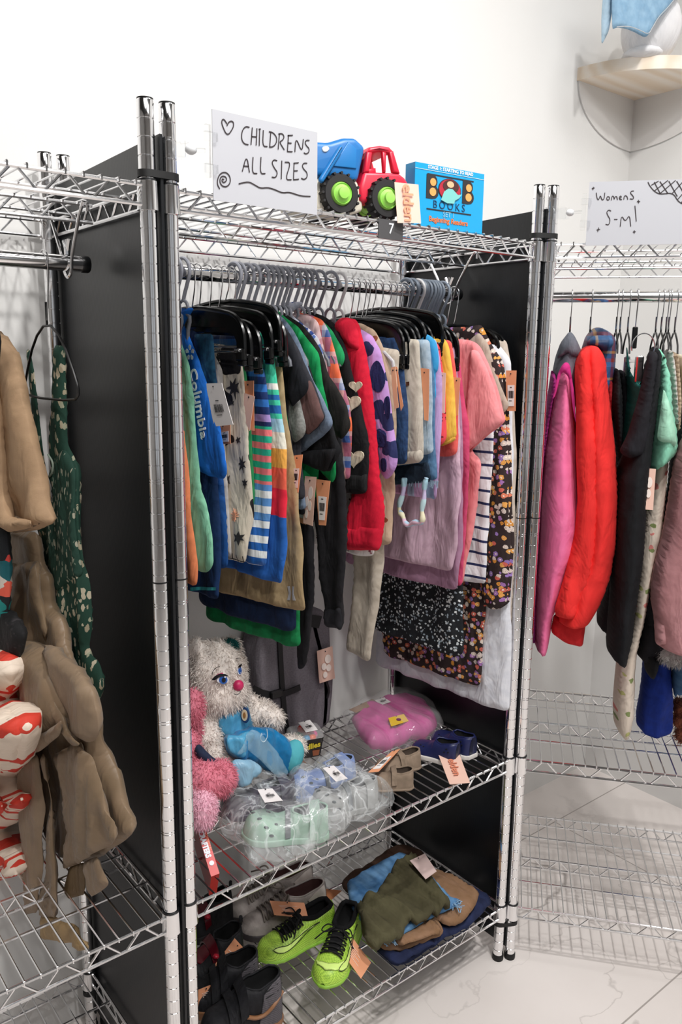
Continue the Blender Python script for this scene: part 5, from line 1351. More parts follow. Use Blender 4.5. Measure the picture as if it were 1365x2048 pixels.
pl = VPlane(Cw(0, -.046, 0), CS)
t = sign('white hand lettered womens sign with a fishnet sketch on the right', pl, ((1180, 365), (1380, 358), (1380, 488), (1174, 490)), CC)
cz = lambda p: (1000+p[0]/2.926, p[1]/2.926)
letters = [
 [(566, 1128), (570, 1162), (580, 1172), (590, 1140), (598, 1172), (612, 1166), (616, 1128)], [(632, 1150), (625, 1162), (632, 1173), (644, 1166), (642, 1152), (632, 1150)],
 [(654, 1172), (658, 1146), (668, 1150), (671, 1170), (676, 1150), (686, 1150), (690, 1170)], [(700, 1160), (714, 1156), (710, 1146), (700, 1152), (702, 1168), (716, 1168)],
 [(727, 1168), (730, 1144), (746, 1148), (750, 1168)], [(786, 1118), (772, 1118), (764, 1130), (784, 1150), (784, 1166), (762, 1164)],
 [(652, 1236), (640, 1228), (626, 1240), (632, 1260), (648, 1284), (640, 1318), (620, 1312)], [(670, 1284), (690, 1284)],
 [(706, 1326), (713, 1258), (736, 1300), (760, 1254), (768, 1325)], [(792, 1204), (800, 1296)],
 [(540, 1104), (556, 1100)], [(549, 1094), (546, 1112)], [(804, 1180), (822, 1180)], [(813, 1170), (813, 1190)], [(568, 1346), (588, 1342)], [(580, 1332), (574, 1356)], [(780, 1358), (796, 1356)], [(788, 1348), (788, 1366)],
 [(868, 1066), (880, 1090), (905, 1120), (935, 1136), (970, 1134), (1000, 1130), (1024, 1142), (1040, 1172), (1062, 1190), (1090, 1196)],
 [(888, 1084), (930, 1060)], [(905, 1066), (940, 1132)], [(905, 1118), (985, 1056)], [(938, 1062), (985, 1132)], [(935, 1136), (1030, 1056)], [(990, 1060), (1040, 1150)], [(1010, 1132), (1080, 1056)], [(1036, 1060), (1090, 1150)], [(1040, 1170), (1110, 1090)], [(1060, 1190), (1110, 1130)],
]
strokes(pl, cz, letters, .0015, M_PEN, t)

# number plate on the shelf front
ZTOP = ZT+.0135+.0042+.0018
p7 = VPlane((0, -.0105), (1, 0)); c7 = [p7.uv(p) for p in ((758, 444), (806, 447), (805, 477), (757, 474))]
u0, u1 = min(c[0] for c in c7), max(c[0] for c in c7); z0, z1 = ZT-.016, ZT+.017
t = build(MB().prism([(u0, z0), (u1, z0), (u1, z1), (u0, z1)], p7.at, .0022), 'number_plate', mat('grey plate', '#4c4b4d', .5), smooth=None)
tag(t, 'small dark grey plate with a white 7 on the front of the top shelf', 'number plate')
build(text_mesh('7', .026, lambda u, v, w: p7.at((u0+u1)/2+u, (z0+z1)/2+v+.001, .0013+w)), 'number', mat('white print', '#eee', .6), t, smooth=None)

# toy truck
TP = VPlane((.342, .030), (.972, -.235))
t = thing('toy_truck', 'blue and red plastic toy dump truck with green hubs', 'toy truck', (.36, .08, ZTOP))
TB = mat('blue toy plastic', '#1a6fb4', .4); TR = mat('red toy plastic', '#dd2340', .38); TCR = mat('cream toy plastic', '#e3dccb', .45); TK = mat('black tyre', '#1d1b1d', .65); TG = mat('lime toy plastic', '#9fdd62', .4)
def tz(p): return TP.uv((400+p[0]/1.95, 180+p[1]/1.95))
def slabt(pts, m, w0, T, name, r=.008, parent=None, sm=1, step=.008):
    P = [tz(p) for p in pts]; P = smooth_poly(resample(P, .012), 1) if sm else P
    return build(bevel_prism(P, lambda u, v, w: TP.at(u, v, w0+w), T, min(r, T*.45)), name, m, parent or t, smooth=50)
hop = slabt([(380, 220), (440, 200), (500, 204), (560, 186), (604, 187), (640, 220), (642, 240), (628, 300), (618, 350), (600, 366), (560, 352), (470, 340), (400, 350), (360, 300)], TB, -.045, .10, 'dump_body', .010)
slabt([(512, 300), (572, 205), (604, 232), (604, 310)], mat('blue toy plastic light', '#1f78bd', .4), .006, .004, 'embossed_panel', .002, hop, 0)
slabt([(452, 356), (520, 246), (538, 218), (550, 224), (545, 250), (470, 370)], mat('blue toy plastic light', '#1f78bd', .4), .008, .010, 'hydraulic_arm', .005, hop)
slabt([(470, 226), (492, 220), (502, 232), (490, 246), (474, 244)], mat('pale window', '#dfe6ea', .3), .0055, .003, 'side_opening', .0015, hop, 1, .005)
# cab with window openings: pillars, roof and hood as one body
cmb = MB()
def cabp(pts, w0, T, r=.004): bevel_prism([tz(p) for p in pts], lambda u, v, w: TP.at(u, v, w0+w), T, r, cmb)
cabp([(622, 430), (622, 385), (640, 318), (776, 324), (800, 343), (812, 362), (812, 412), (760, 420), (640, 440)], -.045, .095, .007)
cabp([(652, 242), (661, 223), (704, 217), (738, 222), (754, 238), (741, 250), (700, 240), (668, 246)], -.045, .095, .005)
for w_ in (-.003, -.087):
    cabp([(638, 322), (650, 240), (672, 243), (660, 322)], w_, .012); cabp([(710, 238), (728, 244), (726, 322), (716, 322)], w_, .010); cabp([(736, 240), (754, 237), (780, 326), (752, 322)], w_, .012)
cabp([(662, 322), (668, 300), (704, 296), (706, 322)], -.045, .06, .004); cabp([(662, 322), (650, 262), (664, 256), (676, 322)], -.045, .06, .004)
cab = build(cmb, 'cab', TR, t, smooth=50)
cab_bar = MB(); bevel_prism([tz(p) for p in ((690, 322), (698, 268), (704, 268), (700, 322))], lambda u, v, w: TP.at(u, v, w-.045), .004, .0015, cab_bar); build(cab_bar, 'steering_column', TR, cab, smooth=50)
slabt([(400, 352), (470, 350), (520, 356), (590, 372), (640, 384), (640, 470), (600, 486), (420, 470), (380, 450)], TCR, -.045, .085, 'chassis', .006)
for (cx, cy, R) in ((540, 447, 66), (718, 454, 70)):
    pass
def wheel(cpx, rad, w0, front=True):
    u, v = tz(cpx); M = Matrix((tuple(TP.t)+(0,), (0, 0, 1, 0), tuple(TP.nv)+(0,), (0, 0, 0, 1))).transposed().to_3x3() if False else Matrix((TP.t, (0, 0, 1), TP.nv)).transposed()
    c = TP.at(u, ZTOP+rad, w0); W2 = .030
    w = build(MB().lathe([(rad*.55, -W2/2), (rad*.9, -W2/2), (rad, -W2*.3), (rad, W2*.3), (rad*.9, W2/2), (rad*.60, W2/2), (rad*.56, W2*.42)], c, 32, M), 'wheel', TK, t, smooth=40)
    tr = MB()
    for k in range(16):
        a = 2*PI*k/16; p = np.array(c)+TP.t*cos(a)*rad*1.0+np.array([0, 0, 1])*sin(a)*rad*1.0
        tr.tube([p+TP.nv*(W2*.48), p-TP.nv*(W2*.48)], .0026, 5)
    build(tr, 'tread', TK, w)
    h = build(MB().lathe([(rad*.58, -.002), (rad*.58, W2/2-.002), (rad*.50, W2/2+.004), (rad*.46, W2/2+.002), (rad*.3, W2/2+.006), (rad*.27, W2/2+.010), (rad*.1, W2/2+.011)], c, 28, M), 'hub', TG, w, smooth=30)
for (cpx) in ((540, 447), (718, 447)):
    wheel(cpx, .0345, .0); wheel(cpx, .0345, -.085)
for (ax) in ((540, 447),):
    pts = []
    for k in range(13):
        a = PI*k/12; u, v = tz(ax); pts.append(TP.at(u+.040*cos(a), ZTOP+.036+.040*sin(a), -.006))
    build(MB().tube(pts, .0045, 8), 'mudguard', TCR, t)
# the pink tag leaning on the truck
q_ = [hit(p[0], p[1], TP.n, TP.c+TP.nv@(TP.nv*.026)) for p in ((790, 364), (838, 369), (842, 447), (795, 446))]
c = quad_card(q_, TP.nv, t, '#efcdbd', barcode=False)
ex = q_[3]-q_[0]; ey = q_[1]-q_[0]; Lx = np.linalg.norm(ex); ex = ex/Lx; ey = ey/np.linalg.norm(ey)
mid = (q_[0]+q_[1]+q_[2]+q_[3])/4+TP.nv*.0024
build(text_mesh('elden', .0295, lambda u, v, w: tuple(mid+ex*u+ey*(v-.001)+TP.nv*w), bold=.0004), 'printed_word', M_PEACHPRINT, c, smooth=None)

# book box
BP = VPlane((.529, .013), (.681-.529, .000-.013+.002))
def bz(p): return BP.uv((400+p[0]/1.95, 180+p[1]/1.95))
c_ = [bz(p) for p in ((836, 308), (1108, 300), (1104, 562), (838, 552))]
u0, u1 = (c_[0][0]+c_[3][0])/2, (c_[1][0]+c_[2][0])/2; z1 = (c_[0][1]+c_[1][1])/2
t = thing('book_box', 'bright blue box of beginner reading books on the top shelf', 'book box', BP.at((u0+u1)/2, ZTOP, -.01))
CY = mat('cyan gloss card', '#17a0dc', .18); bd = .028
bx = MB().prism([(u0, ZTOP), (u1, ZTOP), (u1, z1), (u0, z1)], lambda u, v, w: BP.at(u, v, w-bd/2), bd); build(bx, 'box', CY, t, smooth=None)
uc = (u0+u1)/2; bw = u1-u0; bh = z1-ZTOP
def bp(a, b, off=.0004): return BP.at(u0+bw*a, ZTOP+bh*b, off)
def bt(txt, size, a, b, m, sx=1.0, bold=0.0, name='printed_words', spacing=1.0, shear=0): build(text_mesh(txt, size, lambda u, v, w: BP.at(u0+bw*a+u, ZTOP+bh*b+v, .0004+w), sx=sx, bold=bold, spacing=spacing, shear=shear), name, m, t, smooth=None)
PB = mat('printed black', '#2a282a', .6); PW = mat('white print', '#eef2f8', .6); PO = mat('printed orange', '#f0a45c', .5); PRD = mat('printed red', '#b3263a', .5)
bt('STAGE 1: STARTING TO READ', .0085, .5, .955, PW, bold=.0002)
def bar(a0, a1, b, th, m, nm): build(MB().prism([(u0+bw*a0, ZTOP+bh*b-th/2), (u0+bw*a1, ZTOP+bh*b-th/2), (u0+bw*a1, ZTOP+bh*b+th/2), (u0+bw*a0, ZTOP+bh*b+th/2)], lambda u, v, w: BP.at(u, v, .0006+w), .0006), nm, m, t, smooth=None)
bar(0, 1, .905, .0006, PW, 'printed_rule'); bar(.17, .84, .845, .0022, PB, 'printed_rule'); bar(.17, .82, .292, .0022, PB, 'printed_rule')
bt('B', .058, .235, .63, PB, 1.0, .0016, 'printed_letter'); bt('B', .058, .755, .63, PB, 1.0, .0016, 'printed_letter')
def blot(pts, m, name, off): build(MB().prism([(u0+bw*a, ZTOP+bh*b) for a, b in pts], lambda u, v, w: BP.at(u, v, off+w), .0006), name, m, t, smooth=None)
def el(cx, cy, rx, ry, n=24): return [(cx+rx*cos(2*PI*k/n), cy+ry*sin(2*PI*k/n)) for k in range(n)]
for cx in (.235, .755):
    blot(el(cx+.012, .725, .042, .062), PO, 'letter_filling', .0014); blot(el(cx+.012, .57, .046, .066), PO, 'letter_filling', .0014)
blot(el(.49, .64, .165, .185), PB, 'printed_disc_rim', .0006); blot(el(.49, .64, .155, .173), PRD, 'printed_disc', .0012)
blot(el(.50, .70, .115, .105), mat('printed brown', '#4a2320', .6), 'printed_hair', .0018); blot(el(.49, .73, .05, .052), mat('printed skin', '#e8b48c', .6), 'printed_face', .0024)
blot([(.36, .46), (.40, .60), (.46, .66), (.52, .66), (.60, .58), (.66, .60), (.62, .53), (.56, .48), (.55, .43), (.45, .42)], mat('printed aqua', '#7cc7c2', .6), 'printed_sweater', .0028)
bt('BOOKS', .0195, .49, .375, mat('printed navy', '#123b60', .5), 1.0, 0, spacing=1.45)
bt('SET 1', .013, .49, .235, mat('printed grey blue', '#8fc3da', .5)); bt('Beginning Readers', .0135, .49, .135, mat('printed orange red', '#e2793c', .5), bold=.0003)
# ------------------------------------------------------------------ things on the middle shelf
ZMS = ZM+.0135+.0042+.0019
ZLS = ZL+.0135+.0042+.0019
class HPlane:
    def __init__(s, z): s.z = z; s.n = (0, 0, 1.0); s.c = z; s.X = z; s.S = 0
    def uv(s, p): q_ = hit(p[0], p[1], s.n, s.z); return (float(q_[0]), float(q_[1]))
    def at(s, u, v, w=0.0): return (u, v, s.z+w)
class YPlane(VPlane):
    def __init__(s, y): VPlane.__init__(s, (0, y), (1, 0))

def blob(mb, px, py, Y, rx, ry, rd=None, tilt=0.0):
    """a rounded lump centred where the photo shows it at depth y = Y; radii in photo pixels"""
    c = ony(px, py, Y); sc = float((c-CAM)@CF)/F_PX
    rd = rd or (rx+ry)/2
    a, b = CR*cos(tilt)+CU*sin(tilt), -CR*sin(tilt)+CU*cos(tilt)
    M = Matrix((a, b, -CF)).transposed()
    mb.ellipsoid(c, (rx*sc, ry*sc, rd*sc), 24, 16, M); return c, sc

# --- white teddy bear in a blue dress
FURW = cloth('#ebe2db', '#ddd3cb', 60, .95, 'white plush')
t = thing('teddy_bear', 'white plush teddy bear in a shiny blue dress sitting on the middle shelf', 'teddy bear', (.29, .28, ZMS))
mb = MB()
for a in ((434, 1345, .275, 58, 66, 56), (440, 1388, .262, 58, 44, 52), (470, 1380, .225, 27, 24, 24), (462, 1296, .285, 22, 24, 12), (392, 1300, .285, 22, 26, 12), (455, 1462, .285, 46, 66, 42), (470, 1440, .27, 44, 36, 40),
          (416, 1448, .255, 27, 32), (414, 1482, .235, 30, 32), (428, 1510, .215, 28, 26), (498, 1412, .265, 26, 24), (524, 1424, .245, 27, 24), (547, 1436, .225, 22, 21), (470, 1520, .22, 44, 28, 50), (540, 1500, .23, 44, 24, 40), (586, 1494, .20, 26, 24, 24)):
    blob(mb, *a)
bm, nn = remesh(mb, .0055, 6)
hd = blob(MB(), 470, 1380, .225, 1, 1)[0]
furry(bm, nn, 16000, .011, .0006, 3, .3, keep=lambda p: np.linalg.norm((p-hd)*np.array([1, 1, 1])) > .018)
bear = build(bm, 'plush_body', FURW, t, smooth=True)
mb = MB(); blob(mb, 464, 1289, .262, 15, 12, 4, -.45); e_, n_ = remesh(mb, .003, 2); furry(e_, n_, 500, .008, .0006, 5); build(e_, 'ear_lining', cloth('#1f6b68', '#185a58', 80), t, smooth=True)
FP = YPlane(.21)   # the plane that touches the face
def onface(px, py, off=.002):
    """the point of the bear's face seen at a pixel"""
    d = ray(px, py); d = d/np.linalg.norm(d)
    hitp = bvh.ray_cast(Vector(CAM), Vector(d))
    return np.array(hitp[0])-d*off, np.array(hitp[1])
from mathutils.bvhtree import BVHTree
b0, n0 = MB(), None
mb = MB()
for a in ((434, 1345, .275, 58, 66, 56), (440, 1388, .262, 58, 44, 52), (470, 1380, .225, 27, 24, 24)): blob(mb, *a)
b0, n0 = remesh(mb, .005, 6)
bvh = BVHTree.FromPolygons([Vector(v) for v in b0.v], b0.f)
def facepatch(name, pts, m, off, parent=t, sub=None):
    P = resample(smooth_poly(resample([np.array(p, float) for p in pts], 6), 1), 3); vs = []
    c = np.mean(P, 0)
    rings = [[c+(p-c)*k for p in P] for k in (1.0, .66, .33)]
    mb = MB(); R = [[onface(p[0], p[1], off)[0] for p in r] for r in rings]
    n = len(P); vs = [v for r in R for v in r]+[onface(c[0], c[1], off)[0]]; fs = []
    for i in range(2):
        for k in range(n): fs.append((i*n+k, i*n+(k+1) % n, (i+1)*n+(k+1) % n, (i+1)*n+k))
    for k in range(n): fs.append((2*n+k, 2*n+(k+1) % n, 3*n))
    return build(mb.add(vs, fs), name, m, parent, smooth=True)
EW = mat('eye white', '#d9dbe6', .4); EB = mat('eye blue', '#1f56a8', .3); EK = mat('eye black', '#120f14', .3); EP = mat('eye pink', '#d4477a', .5)
def ell(cx, cy, rx, ry, n=20): return [(cx+rx*cos(2*PI*k/n), cy+ry*sin(2*PI*k/n)) for k in range(n)]
e1 = facepatch('eye', ell(446, 1360, 12, 8), EW, .0085); facepatch('iris', ell(447, 1360, 8.5, 8), EB, .0100, e1); facepatch('pupil', ell(448, 1360, 4, 5), EK, .0112, e1); facepatch('painted_glint', ell(450.5, 1354, 1.6, 1.8), EW, .0122, e1)  # white dot on the pupil is a painted highlight
facepatch('eyelid', [(423, 1360), (430, 1352), (440, 1347), (452, 1348), (458, 1353), (448, 1352), (438, 1354), (430, 1361)], EK, .0118, e1)
facepatch('eye_shadow', [(428, 1354), (436, 1348), (446, 1345), (447, 1349), (437, 1352)], EP, .0105, e1)
e2 = facepatch('eye', ell(480, 1341, 5, 9), EW, .0085); facepatch('iris', ell(480.5, 1341, 3.4, 7), EB, .0100, e2); facepatch('eyelid', [(476, 1333), (482, 1328), (485, 1328), (483, 1333), (478, 1337)], EK, .0118, e2)
for pts in ([(424, 1349), (427, 1341), (433, 1335), (440, 1333)], [(472, 1318), (477, 1316), (482, 1318)]):
    q_ = [onface(p[0], p[1], .011)[0] for p in smooth_poly(pts, 2, False)]; build(MB().tube(q_, .0007, 5), 'eyebrow', EK, t)
c, _ = onface(477, 1371); build(MB().ellipsoid(c-0*CF, (.0115, .0105, .0115), 18, 12), 'nose', mat('pink nose', '#c2265c', .45), t, smooth=True)
q_ = [onface(p[0], p[1], .009)[0] for p in smooth_poly([(468, 1387), (472, 1390), (478, 1388), (482, 1383)], 2, False)]; build(MB().tube(q_, .0007, 5), 'mouth', EK, t)
SAT = cloth('#58a6cc', '#4492bb', 26, .35, 'sky blue satin', .1, .15); SAT2 = cloth('#1b7db4', '#156fa4', 26, .3, 'deep blue satin', .1, .15); SAT3 = cloth('#8fb7cf', '#7aa6c2', 22, .35, 'pale blue satin', .1, .15)
YP = YPlane(.236)
def bpiece(name, pts, m, y, T, r, w0=0, amp=.004, drape=True):
    P = YPlane(y); fo = fold_fn(y*7, amp, 170, 9)
    mb = pad([P.uv(p) for p in pts], lambda u, v, w: P.at(u, v, w+w0), T, r, .006, 1, lambda u, v: 1.1*fo(u, v), drape=drape); return build(mb, name, m, t, smooth=True, uv=mb.uvl)
bod = bpiece('dress_bodice', [(438, 1432), (460, 1418), (486, 1412), (494, 1402), (500, 1420), (506, 1450), (509, 1462), (480, 1470), (446, 1476), (440, 1462), (436, 1446)], SAT, .228, .03, .03)
bpiece('skirt', [(448, 1474), (480, 1468), (510, 1456), (545, 1456), (572, 1474), (590, 1492), (588, 1512), (574, 1534), (560, 1560), (536, 1546), (512, 1526), (486, 1520), (462, 1514), (450, 1498)], SAT2, .19, .05, .04, 0, .008)
bpiece('skirt_ruffle', [(452, 1476), (480, 1470), (508, 1462), (500, 1490), (490, 1514), (470, 1516), (456, 1500)], SAT, .170, .02, .02, 0, .007)
M_VEIL = mat('sheer veil', '#a8cfe2', .35, 0, Alpha=.32)
bpiece('veil', [(506, 1456), (526, 1470), (545, 1492), (565, 1520), (578, 1545), (570, 1560), (548, 1548), (520, 1520), (495, 1498), (470, 1512), (486, 1486)], M_VEIL, .158, .004, .01, 0, .006)
bpiece('dress_hem', [(464, 1522), (490, 1518), (514, 1524), (522, 1538), (508, 1556), (486, 1572), (474, 1574), (466, 1550)], SAT3, .152, .03, .02, 0, .005)
mb = MB(); blob(mb, 584, 1514, .176, 23, 36, 22, -.35); build(mb, 'slipper', spots('aqua lace print', '#4fa9b4', ['#8fd0d2', '#4fa9b4', '#a9d8d6'], 90, .3), t, smooth=True)
md = MB(); c_ = np.array(YPlane(.205).at(*YPlane(.205).uv((491, 1430)))); Mz = Matrix((CR*.9-CF*.43, CU, -CF*.9-CR*.43)).transposed(); md.lathe([(.0125, -.002), (.0135, 0), (.0125, .0025), (.0095, .003)], c_, 24, Mz @ Matrix.Diagonal((.8, 1.25, 1)))
o_ = build(md, 'medallion', mat('dark blue rim', '#1d3f6b', .4), t); build(MB().lathe([(.0095, .0028), (.0092, .0036)], c_, 20, Mz @ Matrix.Diagonal((.8, 1.25, 1))), 'medallion_face', mat('cream oval', '#d9c6a6', .5), o_)
build(MB().lathe([(.0045, .0034), (.0042, .0042)], c_, 14, Mz @ Matrix.Diagonal((.8, 1.5, 1))), 'medallion_motif', mat('amber motif', '#9a6a34', .5), o_)
q_ = [YPlane(.155).at(*YPlane(.155).uv(p)) for p in smooth_poly([(524, 1466), (520, 1478), (528, 1486), (536, 1474), (534, 1458)], 2, False)]; build(MB().tube(q_, .0008, 5), 'care_loop', mat('clear cord', '#cfe0e8', .3), t)

# --- pink plush toy mostly behind the left post
FURP = cloth('#dd8596', '#cf7486', 60, .95, 'pink plush'); t2 = thing('plush_toy', 'pink plush toy half hidden behind the left post', 'plush toy', (.09, .15, ZMS))
mb = MB()
for a in ((388, 1415, .20, 20, 38, 26), (386, 1460, .21, 18, 26, 24), (372, 1500, .16, 30, 40, 34), (400, 1560, .12, 52, 40, 40), (440, 1556, .12, 32, 36, 34)): blob(mb, *a)
pm, pn = remesh(mb, .0055, 5); furry(pm, pn, 5000, .010, .0006, 8, .25); build(pm, 'plush_body', FURP, t2, smooth=True)
mb = MB(); blob(mb, 400, 1618, .085, 34, 42, 24); fm_, fn_ = remesh(mb, .005, 3); furry(fm_, fn_, 1800, .009, .0006, 9, .2); o = build(fm_, 'foot', cloth('#eebccb', '#e4adc0', 60, .95, 'pale pink plush'), t2, smooth=True); o['label'] = 'pale pink round foot'
YD = YPlane(.13)
mb = pad([YD.uv(p) for p in ((396, 1484), (410, 1500), (430, 1518), (462, 1524), (460, 1534), (420, 1534), (398, 1522), (386, 1500))], YD.at, .02, .012, .008, 1, fold_fn(.4, .004), drape=True); build(mb, 'clothing', cloth('#27304a', '#1e263c'), t2, smooth=True, uv=mb.uvl)

# --- dark grey backpack against the wall
t = thing('backpack', 'dark grey heather backpack with black straps against the back wall', 'backpack', (.50, .40, ZMS))
GR = cloth('#6a646a', '#787279', 260, .9, 'grey heather canvas'); BW = mat('black webbing', '#0f0f12', .6)
BKP = YPlane(.398)
mb = bevel_prism([tuple(p) for p in smooth_poly([(.385, ZMS), (.602, ZMS), (.606, .62), (.604, .80), (.590, .86), (.54, .885), (.44, .885), (.395, .86), (.382, .78), (.381, .62)], 2)], lambda u, v, w: (u+.004*sin(v*30), .406+.006*sin(u*20)*0+w, v), .086, .016, seg=4)
build(mb, 'bag', GR, t, smooth=50)
def strapb(pts, wd, y, name, th=.003, nrm=(0, -1, 0)):
    P = [YPlane(y).at(*YPlane(y).uv(p)) for p in pts]; return build(ribbon(MB(), smooth_poly(P, 1, False), wd, nrm, th), name, BW, t, smooth=30)
strapb([(558, 1240), (560, 1300), (564, 1370), (570, 1440), (576, 1465)], .013, .3605, 'vertical_strap'); strapb([(505, 1376), (530, 1388), (560, 1390), (588, 1380), (600, 1374)], .015, .357, 'cross_strap')
bx = MB().box(YPlane(.352).at(*YPlane(.352).uv((553, 1388))), (.035, .012, .02), bev=.003); build(bx, 'buckle', BLACKP, t)
strapb([(626, 1236), (630, 1262), (640, 1300), (650, 1350), (652, 1400), (648, 1450)], .010, .366, 'side_strap'); strapb([(652, 1362), (658, 1380), (654, 1396)], .006, .362, 'strap_end')
strapb([(612, 1240), (640, 1244)], .03, .3605, 'top_band')
P = YPlane(.350); quad_card([P.at(*P.uv(p)) for p in ((634, 1302), (665, 1292), (671, 1357), (640, 1367))], (0, -1, 0), t, 'pink', barcode=False, circles=True)

# --- small tub of coloured balls
t = thing('candy_tub', 'small black printed tub of coloured balls in front of the backpack', 'tub', (.487, .268, ZMS))
c0 = onz(622, 1516, ZMS); ang = -.30
def tubring(z, k): return [(c0[0]+(u*cos(ang)-v*sin(ang))*k, c0[1]+.024+(u*sin(ang)+v*cos(ang))*k, z) for u, v in smooth_poly(resample([(-.040, -.024), (.040, -.024), (.040, .024), (-.040, .024)], .02), 2)]
build(MB().loft([tubring(ZMS, .84), tubring(ZMS+.002, .86), tubring(ZMS+.044, 1.03), tubring(ZMS+.048, 1.06), tubring(ZMS+.044, .98), tubring(ZMS+.004, .8)], True), 'tub', mat('black print', '#1a1517', .35), t)
def tubfront(u, v, w): 
    k = .86+.17*v/.044; x_, y_ = u, -.0245*k/1.0-w; return (c0[0]+x_*cos(ang)-y_*sin(ang), c0[1]+.024+x_*sin(ang)+y_*cos(ang), ZMS+v)
build(text_mesh('odlies', .0190, lambda u, v, w: tubfront(u+.008, .030+v+.12*u, w+.0006), bold=.0006), 'printed_word', mat('printed yellow', '#d9c22e', .4), t, smooth=None)
for (u, m) in ((-.02, '#9a5a38'), (.02, '#8a4c2e')):
    mbb = MB().prism([(u-.007, .004), (u+.007, .004), (u+.009, .018), (u-.009, .018)], lambda a, b, w: tubfront(a, b, .0006+w), .0006); build(mbb, 'printed_figure', mat('print '+m, m, .5), t, smooth=None)
lid = MB().loft([tubring(ZMS+.048, 1.05), tubring(ZMS+.062, 1.0), tubring(ZMS+.066, .9)], True); build(lid, 'clear_lid', mat('clear film', '#ffffff', .08, 0, Alpha=.18), t)
P = HPlane(ZMS+.0675); quad_card([P.at(*P.uv(p)) for p in ((597, 1446), (620, 1440), (636, 1460), (612, 1465))], (0, 0, 1), t, 'white', name='price_sticker')
for k, (u, v, cl) in enumerate(((-.02, -.012, '#2fa36a'), (-.012, .008, '#1e6e52'), (.0, -.012, '#2b8fc0'), (.008, .010, '#c2362f'), (.014, -.012, '#e2633a'), (.023, .004, '#d62f86'), (-.004, .014, '#b8352f'))):
    o = build(MB().ellipsoid((c0[0]+u*cos(ang)-v*sin(ang), c0[1]+.024+u*sin(ang)+v*cos(ang), ZMS+.044+(.014 if k == 6 else 0)), (.0105, .0105, .0105), 14, 10), 'candy', mat('candy '+cl, cl, .35), smooth=True)
    tag(o, 'coloured round sweet inside the small printed tub', 'sweet', 'coloured sweets in the tub')

# --- pink parcel
t = thing('garment_parcel', 'bright pink folded garment in clear plastic with a yellow label', 'parcel', (.73, .28, ZMS))
HP = HPlane(ZMS+.026)
PKC = cloth('#c23a8e', '#a92a7a', 22, .6, 'bright pink fleece')
mb = pad([HP.uv(p) for p in ((702, 1440), (722, 1424), (772, 1404), (812, 1398), (846, 1408), (872, 1432), (876, 1452), (862, 1464), (800, 1480), (758, 1494), (740, 1494), (716, 1470))], HP.at, .048, .03, .008, 1, fold_fn(.9, .007, 90, 9)); build(mb, 'folded_garment', PKC, t, smooth=True, uv=mb.uvl)
mb = pad([HP.uv(p) for p in ((681, 1446), (700, 1424), (750, 1402), (786, 1390), (816, 1388), (850, 1402), (880, 1432), (890, 1446), (866, 1472), (800, 1490), (756, 1502), (738, 1503), (712, 1476), (690, 1462))], HP.at, .064, .035, .009, 1, fold_fn(.9, .007, 90, 9))
M_FILM = mat('thin clear film', '#ffffff', .12, 0, Alpha=.13, Specular_IOR_Level=.8); build(mb, 'plastic_bag', M_FILM, t, smooth=True, uv=mb.uvl)
HP2 = HPlane(ZMS+.060); c = quad_card([HP2.at(*HP2.uv(p)) for p in ((777, 1437), (808, 1429), (818, 1441), (783, 1452))], (0, 0, 1), t, '#e2b93c', barcode=False, name='yellow_label')
c_ = np.array(HP2.at(*HP2.uv((798, 1440)))); build(MB().lathe([(.006, .001), (.006, .002)], c_, 14), 'label_print', mat('printed violet', '#7a3a6a', .5), c)
HP3 = HPlane(ZMS+.054); quad_card([HP3.at(*HP3.uv(p)) for p in ((750, 1400), (770, 1394), (782, 1404), (760, 1411))], (0, 0, 1), t, 'white', name='price_sticker')
quad_card([HP3.at(*HP3.uv(p)) for p in ((698, 1420), (745, 1398), (756, 1406), (712, 1426))], (0, 0, 1), t, '#8a6a52', barcode=False, name='card_header')

# ------------------------------------------------------------------ shoes
def interp(tab, t): return float(np.interp(t, [a for a, _ in tab], [b for _, b in tab]))
class Shoe:
    WID = [(0, .40), (.03, .62), (.10, .76), (.25, .80), (.45, .82), (.62, .96), (.76, 1.0), (.88, .86), (.95, .60), (.985, .34), (1, .14)]
    def __init__(s, toe, heel, z, wid, hc, ht=.42, sole=.016, open_t=.47, z1=None):
        s.h = np.array([heel[0], heel[1]]); d = np.array([toe[0]-heel[0], toe[1]-heel[1]]); s.L = np.linalg.norm(d); s.d = d/s.L; s.n = np.array([-s.d[1], s.d[0]])
        s.z, s.w, s.hc, s.ht, s.sole, s.ot = z, wid, hc, ht, sole, open_t
    def hw(s, t): return s.w/2*interp(s.WID, t)
    def top(s, t): return s.hc*interp([(0, 1), (.12, .97), (.3, .86), (s.ot, .90), (.60, .66), (.75, s.ht+.06), (.9, s.ht), (.97, s.ht*.7), (1, s.ht*.34)], t)
    def ow(s, t): return s.hw(t)*interp([(0, .0), (.03, .42), (.1, .62), (.28, .66), (s.ot-.08, .56), (s.ot, .30), (s.ot+.03, 0), (1, 0)], t)
    def P(s, t, x, z): p = s.h+s.d*(t*s.L)+s.n*x; return np.array([p[0], p[1], s.z+z])
    def surf(s, t, q, off=0.0):
        """the outer surface: q from -1 (one side's bottom) over 0 (top) to 1"""
        a = (1-abs(q))*PI/2; ow, hw, h = s.ow(t), s.hw(t), s.top(t); z0 = s.sole*.6
        x = ow+(hw+off-ow)*cos(a)**.75 if abs(q) < 1 else hw+off; zz = z0+(h+off-z0)*sin(a)**.9
        return s.P(t, math.copysign(x, q) if q else 0, zz)
